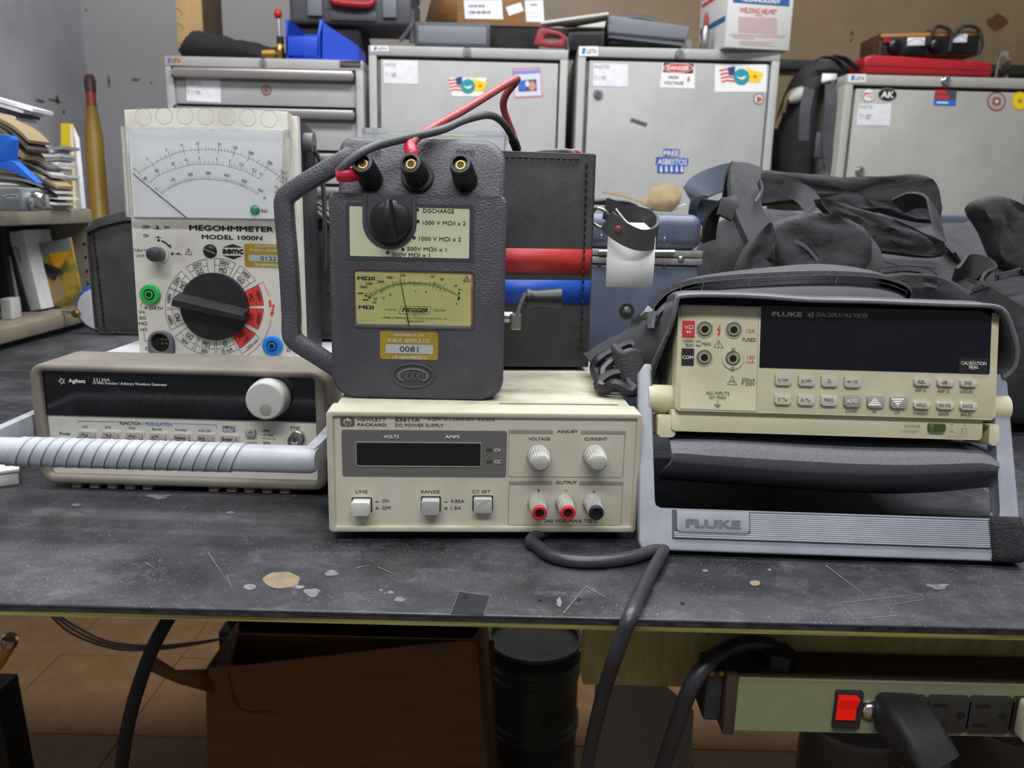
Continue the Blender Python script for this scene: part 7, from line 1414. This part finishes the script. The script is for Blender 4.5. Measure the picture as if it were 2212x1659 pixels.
m = MB(); m.strap([q(430, 520, -.02), q(500, 490, -.03), q(600, 505, -.03), q(680, 590, -.03)], .03, .004, (0, 1, 0)); m.strap([q(580, 480, -.02), q(680, 500, -.03), q(760, 560, -.03), q(830, 605, -.02)], .03, .004, (0, 1, 0)); m.build('top_strap', 'black_cloth', T)
m = MB(); m.strap([q(560, 720, -.05), q(550, 950, -.06), q(530, 1200, -.06), q(560, 1460, -.06)], .03, .006, (1, 0, 0)); m.strap([q(380, 760, -.05), q(340, 950, -.06), q(330, 1200, -.06)], .03, .006, (1, 0, 0)); m.build('shoulder_strap', 'toolcase_grey', T)
MB().box(q(365, 1330)[0], q(475, 1330)[0], -.055, -.045, q(400, 1360)[2], q(400, 1140)[2], b=.006).build('buckle', 'toolcase_grey', T); m = MB(); m.loft([[q(480, 705, -.04), q(490, 630, -.03)], [q(610, 680, -.04), q(615, 632, -.03)]], cap=False, closed_ring=False); m.build('tag', 'paper', T, solid=.002)
# rail and tan cord on the wall between them
o = MB(); a, b = ony(*zE(120, 535), WY-.04), ony(*zE(460, 560), WY-.04); o.box(a.x-.3, b.x+1.2, WY-.03, WY-.006, a.z-.02, a.z+.014, b=.003); tag(o.build('wall_rail', 'cab_dark'), 'dark horizontal rail fixed to the tan wall between the cabinets', 'rail')
c = ony(*zE(330, 760), CY+.12); T = thing('rope_bundle', 'tan rope ends dangling in front of the backpack', 'rope', c); q = lambda x, y, Y: ony(*zE(x, y), Y)-Vector(T.location); m = MB(); m.tube([q(460, 700, CY+.12), q(330, 745, CY+.11), q(220, 790, CY+.11), q(170, 900, CY+.11), q(130, 1000, CY+.12), q(90, 1100, CY+.12)], .006, 8); m.tube([q(430, 720, CY+.12), q(300, 770, CY+.11), q(190, 830, CY+.10), q(160, 960, CY+.11)], .005, 8); m.build('rope', 'manila', T); m = MB(); m.lathe([(.008, -.03), (.02, -.01), (.02, .01), (.008, .03)], q(285, 815, CY+.10), (1, 0, .6), 14); m.build('toggle', 'off_white', T)
# fibreglass hot stick in the corner
mat('stick_yellow', '#8a6c22', .45, col2='#74591a', vscale=14, stretch=(1, 1, .2)); mat('stick_red', '#7a2a22', .45)
t0, t1, t2, t3 = ony(*zA(765, 670), 2.75), ony(*zA(790, 935), 2.72), ony(*zA(860, 1500), 2.62), ony(215, 470, 2.58)
dirn = (t3-t0).normalized(); foot = t0+dirn*(t0.z/-dirn.z)
T = thing('hot_stick', 'yellow fibreglass pole with red end leaning in the corner', 'pole', foot); B0 = Vector(foot)
lenT = (t0-foot).length; u = -dirn; rw = .031
k1 = (t1-t0).length; m = MB(); m.lathe([(.012, 0), (.030, .02), (.0295, lenT-.9), (.027, lenT-k1-.10), (.016, lenT-k1)], (0, 0, 0), u, 20); m.build('pole', 'stick_yellow', T); MB().lathe([(.0155, lenT-k1), (.0145, lenT-k1*.25), (.016, lenT-.04)], (0, 0, 0), u, 20).build('red_end', 'stick_red', T); MB().lathe([(.0165, lenT-.05), (.018, lenT-.01), (.014, lenT+.008), (.004, lenT+.014)], (0, 0, 0), u, 20).build('end_cap', 'dull_dark', T) if mat('dull_dark', '#3a2424', .5) else None
# ================================================================== under the bench
mat('strip_cream', '#7c7f62', .5, col2='#727558', vscale=12); mat('strip_brown', '#3a2c24', .6); mat('switch_red', '#c8100a', .25, emit=.45); mat('outlet', '#2a2724', .5); mat('drum_steel', '#5a5a54', .45, .4, col2='#46463f', vscale=15); mat('yellow_hose', '#b8862a', .5)
PYs = .452
a = ony(*zS(545, 860), PYs); T = thing('power_strip', 'long cream power strip with lit red switch under the bench edge', 'power strip', (a.x, PYs, a.z)); q = lambda x, y, d=0: L(T, zS, x, y, d)
h = q(560, 552)[1]; xe = .42
MB().box(.0, xe, 0, .030, .0, h, b=.001).build('strip_body', 'strip_brown', T); fp = MB().box(.0006, xe, -.0015, .001, .0006, h-.0006, b=.0004, seg=1).build('face_plate', 'strip_cream', T)
x0 = q(495, 800)[0]; MB().box(x0, .0012, -.003, .032, -.0015, h+.002, b=.0008).build('end_cap', 'strip_brown', T)
MB().box(x0-.012, x0, .002, .026, .004, h+.002, b=.003).build('mount_bracket', 'dust_black', T); 
for (x, y) in ((440, 552), (498, 552)): c = q(x, y, -.002); MB().lathe([(.0022, 0), (.0018, .001)], (c[0], .001, c[1]), (0, -1, 0), 12).build('bracket_screw', 'brass', T)
p0, p1 = q(1128, 622), q(1268, 832); sw = MB().prism(rrect(p0[0]+.0008, p1[0]-.001, p1[1], p0[1], .0008), -.0045, 0, b=.0006).build('switch_frame', 'dust_black', T); p0, p1 = q(1158, 664, -.005), q(1246, 808, -.005); zm = (p0[1]+p1[1])/2
m = MB(); m.loft([[(p0[0], -.0045, p1[1]), (p1[0], -.0045, p1[1]), (p1[0], -.0062, p1[1]+.001), (p0[0], -.0062, p1[1]+.001)][::1], [(p0[0], -.0045, zm), (p1[0], -.0045, zm), (p1[0], -.0062, zm), (p0[0], -.0062, zm)], [(p0[0], -.0045, p0[1]), (p1[0], -.0045, p0[1]), (p1[0], -.0098, p0[1]), (p0[0], -.0098, p0[1])]]); m.build('rocker_switch', 'switch_red', T, angle=10, label='glowing red rocker switch')
c = q(1325, 735); MB().lathe([(.0064, 0), (.0058, .0022), (.004, .004), (.001, .005)], (c[0], -.0015, c[1]), (0, -1, 0), 24).build('dome_nut', 'chrome', T)
for i, (xa, xb) in enumerate(((1400, 1632), (1648, 1870), (1884, 2112), (2128, 2350))):
    p0, p1 = q(xa, 645+i*4), q(xb, 850+i*6); r_ = .003; o = MB().prism([(p0[0], p1[1]+r_), (p0[0]+r_, p1[1]), (p1[0]-r_, p1[1]), (p1[0], p1[1]+r_), (p1[0], p0[1]-r_), (p1[0]-r_, p0[1]), (p0[0]+r_, p0[1]), (p0[0], p0[1]-r_)], -.004, 0, b=.0006).build('outlet', 'outlet', T); cx = (p0[0]+p1[0])/2; cz = (p0[1]+p1[1])/2
    for zz in (.0068, -.0068): MB().box(cx-.010, cx-.001, -.0044, -.003, cz+zz-.0009, cz+zz+.0009).build('slot', 'dark_hole', o)
    MB().lathe([(.0026, 0), (.0026, .0004)], (cx+.008, -.004, cz), (0, -1, 0), 14).build('ground_hole', 'dark_hole', o)
T2 = thing('plug', 'black plug with thick cord in the first outlet of the power strip', 'plug', TM(T) @ Vector((q(1500, 740)[0], -.0045, q(1500, 740)[1]))); m = MB(); m.sweep([(-.002, 0, .0), (-.002, -.010, .001), (.002, -.020, -.004), (.008, -.026, -.014)], rrect(-.015, .013, -.013, .013, .005, 4), (1, 0, 0), res=4); m.build('plug_body', 'black_rubber', T2, angle=60); m = MB(); m.tube([(.007, -.025, -.012), (.011, -.028, -.030), (.013, -.027, -.06), (.014, -.024, -.11)], [.010, .0095, .010, .010], 14, 5); m.build('plug_cord', 'cord_black', T2)
T2 = thing('plug', 'small cream adapter plugged into the last visible outlet', 'plug', TM(T) @ Vector((q(2200, 740)[0]+.004, -.0045, q(2200, 740)[1]))); MB().box(-.012, .02, -.014, 0, -.014, .013, b=.004, seg=3).build('plug_body', 'cream_plug', T2) if mat('cream_plug', '#c8c0a0', .45) else None; MB().box(-.009, .017, -.0155, -.013, -.010, .009, b=.002).build('plug_face', 'cream_plug', T2)
# feed cord of the strip, with hex gland
T2 = thing('feed_cord', 'black feed cord looping from the hex gland on the power strip to the floor', 'cable', TM(T) @ Vector((.05, .014, h))); B0 = Vector(T2.location); r3 = lambda x, y, Y: ony(*zS(x, y), Y)-B0
m = MB(); m.tube([r3(810, 440, .468), r3(790, 395, .470), r3(740, 375, .472), r3(640, 368, .470), r3(540, 395, .465), r3(440, 455, .455), r3(350, 560, .448), r3(290, 680, .45), r3(230, 850, .46), r3(180, 1000, .47), r3(140, 1120, .48)], .0052, 12, 5); m.build('cable', 'cord_black', T2); g = r3(815, 470, .467); MB().lathe([(.011, 0), (.011, .010), (.007, .012)], (g.x, g.y, 0), (0, 0, 1), 6).build('hex_gland', 'black_plastic', T2, angle=20)
# grey panel, drums, box, black frame on the floor
def drum(label, px, py_top, Y, rpx, rib_py, hh=None):
    c = ony(px, py_top, Y); r = rpx/F*Y*1.0; hz = c.z; T = thing('steel_drum', label, 'drum', (c.x, Y, .0005)); prof = [(r*.98, 0), (r, .004)]
    for y in sorted([ony(px, p, Y-r).z for p in rib_py]): prof += [(r, y-.006), (r*1.045, y-.002), (r*1.045, y+.002), (r, y+.006)]
    prof += [(r, hz-.012), (r*1.05, hz-.008), (r*1.05, hz), (r*.96, hz), (r*.95, hz-.01), (.002, hz-.011)]
    MB().lathe(prof, (0, 0, 0), (0, 0, 1), 48).build('drum_shell', 'drum_steel', T); MB().lathe([(r*1.06, hz-.030), (r*1.075, hz-.02), (r*1.06, hz-.010)], (0, 0, 0), (0, 0, 1), 48, cap=False).build('lid_ring', 'dust_black', T); return T
drum('dark steel drum with rolled ribs beside the cardboard box under the bench', 1155, 1372, 1.37, 108, (1478, 1498, 1600, 1618)); drum('steel drum with rolled ribs below the power strip switch', 1850, 1500, .92, 118, (1605, 1625)); drum('steel drum with rolled ribs under the right outlets of the power strip', 2190, 1500, .92, 125, (1598, 1622))
c = onz(*zQ(1310, 1350), 0); BY = 1.10
T = thing('cardboard_box', 'large brown cardboard box with torn open flap under the bench', 'box', (ony(740, 1500, BY).x, BY, .0005)); q = lambda x, y, d=0: L(T, z1, x, y, d)
a0, a1 = q(444, 1445), q(1030, 1388); b0 = q(440, 1655)[0]; b1 = q(1060, 1655)[0]
mat('box_brown', '#6e4c28', .85, col2='#5c3e20', vscale=8, stretch=(1, 1, 6), bump=.1, bscale=80)
MB().prism([(b0-.004, .0), (b1+.02, .0), a1, (a1[0]-.06, a1[1]-.004), (a0[0]+.06, a0[1]+.006), a0], 0, .004).build('front_panel', 'box_brown', T)
m = MB(); m.loft([[(b0-.004, .002, 0), a0[:1]+(.002,)+a0[1:], ], [(b0-.004, .14, 0), (a0[0], .14, a0[1])]], cap=False, closed_ring=False); m.build('side_panel', 'box_brown', T, solid=.004); m = MB(); m.loft([[(b1+.02, .002, 0), (a1[0], .002, a1[1])], [(b1+.025, .14, 0), (a1[0]+.005, .14, a1[1]-.01)]], cap=False, closed_ring=False); m.build('side_panel', 'box_brown', T, solid=.004)
MB().box(b0, b1, .136, .14, 0, a0[1]-.02).build('rear_panel', 'box_brown', T); MB().box(b0+.004, b1-.004, .004, .136, 0, .004).build('base_panel', 'box_brown', T)
m = MB(); f0 = q(445, 1470, -.02); m.loft([[(a0[0], 0, a0[1]), (a0[0]+.01, 0, a0[1]-.04)], [(q(390, 1440)[0], -.015, q(390, 1435)[1]), (q(395, 1462)[0], -.015, q(395, 1462)[1])], [(q(345, 1415)[0], -.01, q(345, 1412)[1]), (q(330, 1440)[0], -.01, q(330, 1438)[1])]], cap=False, closed_ring=False); m.build('torn_flap', 'box_brown', T, solid=.004)
m = MB(); m.tube([(q(492, 1450)[0], -.001, q(492, 1450)[1]), (q(510, 1520)[0], -.001, q(510, 1520)[1]), (q(540, 1537)[0], -.001, q(540, 1537)[1]), (q(590, 1536)[0], -.001, q(590, 1536)[1])], .0016, 5); m.build('crease', 'cab_brown', T)
T = thing('black_cart', 'black steel cart frame with clutter behind the cardboard box', 'cart', (ony(760, 1400, 1.45).x, 1.45, .0005)); q = lambda x, y, d=0: L(T, z1, x, y, d)
zt, zb_ = q(480, 1365)[1], q(480, 1405)[1]; xa, xb = q(472, 1385)[0], q(1045, 1385)[0]
MB().box(xa, xb, 0, .06, zb_, zt, b=.003).build('front_rail', 'cart_black', T) if mat('cart_black', '#0d0d0e', .5) else None
for x in (q(512, 1420)[0], xb-.03): MB().box(x-.018, x+.018, .01, .05, 0, zb_, b=.003).build('leg', 'cart_black', T)
for x in (q(512, 1420)[0], xb-.03): MB().box(x-.018, x+.018, .27, .31, 0, zb_, b=.003).build('leg', 'cart_black', T)
MB().box(xa, xb, .26, .32, zb_, zt, b=.003).build('rear_rail', 'cart_black', T); MB().box(xa+.01, xb-.01, .02, .30, zt-.004, zt+.12, b=.01).build('cart_bin', 'cart_black', T)
T = thing('metal_sheet', 'grey sheet metal panel leaning behind the cream bench apron', 'sheet metal', (ony(1400, 1500, .95).x, .95, .0005), 6); q = lambda x, y, d=0: L(T, z1, x, y, d); MB().prism([(q(1290, 1659)[0], .0), (q(1500, 1659)[0], .0), (q(1505, 1480)[0], q(1505, 1540)[1]), (q(1290, 1440)[0], q(1290, 1440)[1]+.05)], 0, .012, b=.002).build('sheet', 'panel_under', T) if mat('panel_under', '#6c6a62', .6) else None
MB().box(q(1400, 1659)[0], q(1500, 1659)[0], .012, .20, 0, .02).build('foot', 'panel_under', T)
# hose, wires and yellow hose
T = thing('black_hose', 'thick black rubber hose hanging below the bench at the left', 'hose', ony(300, 1500, .75)); B0 = Vector(T.location); r3 = lambda x, y, Y: ony(x, y, Y)-B0
m = MB(); m.tube([r3(400, 1290, .80), r3(365, 1335, .78), r3(330, 1400, .76), r3(300, 1480, .75), r3(278, 1560, .75), r3(262, 1660, .76), r3(250, 1800, .78)], .0072, 14, 6); m.build('hose', 'black_rubber', T)
T = thing('thin_wires', 'three thin grey wires sagging below the bench at the left', 'wires', ony(300, 1390, 1.35)); B0 = Vector(T.location)
for k in range(3): m = MB(); m.tube([ony(95+k*10, 1310, 1.35)-B0, ony(115+k*10, 1335, 1.35)-B0, ony(150+k*12, 1365-k*3, 1.35)-B0, ony(200+k*8, 1388-k*4, 1.35)-B0, ony(260, 1403-k*6, 1.35)-B0, ony(340, 1403-k*4, 1.35)-B0, ony(420, 1392-k*2, 1.36)-B0, ony(490, 1378, 1.38)-B0], .0022, 6, 5); m.build('wire', 'grey_plastic', T)
p = ony(12, 1390, 1.0); T = thing('yellow_hose', 'yellow air hose with steel fitting at the left edge under the bench', 'hose', p); m = MB(); m.tube([(.006, 0, .0), (.0, 0, -.012), (-.02, .0, -.04), (-.07, .02, -.09)], .0075, 12, 5); m.build('hose', 'yellow_hose', T); MB().lathe([(.009, 0), (.011, .004), (.011, .014), (.007, .018)], (.004, 0, -.004), (.3, 0, 1), 16).build('fitting', 'chrome', T)
p = ony(0, 1590, 1.0); T = thing('black_stand', 'black stand post at the left edge under the bench', 'stand', (p.x-.02, 1.0, .0005)); z_ = ony(0, 1500, 1.0).z; m = MB(); m.loft([[(-.03, 0, 0), (.045, 0, 0), (.045, .05, 0), (-.03, .05, 0)], [(-.03, 0, z_), (.022, 0, z_), (.022, .05, z_), (-.03, .05, z_)]]); m.build('post', 'cart_black', T); MB().box(-.10, .10, -.06, .10, 0, .012, b=.004).build('foot', 'cart_black', T)
# extend alike prints that are too small to pick apart
for o in bpy.data.objects:
    if o.type == 'MESH' and ('lettering' in o.name or 'print' in o.name or 'stitching' in o.name or o.name.startswith(('terminal_name', 'paint_chip', 'key_symbol', 'shipping_label', 'coiled', 'indicator_lamp', 'knot_crack'))): o['kind'] = 'stuff'
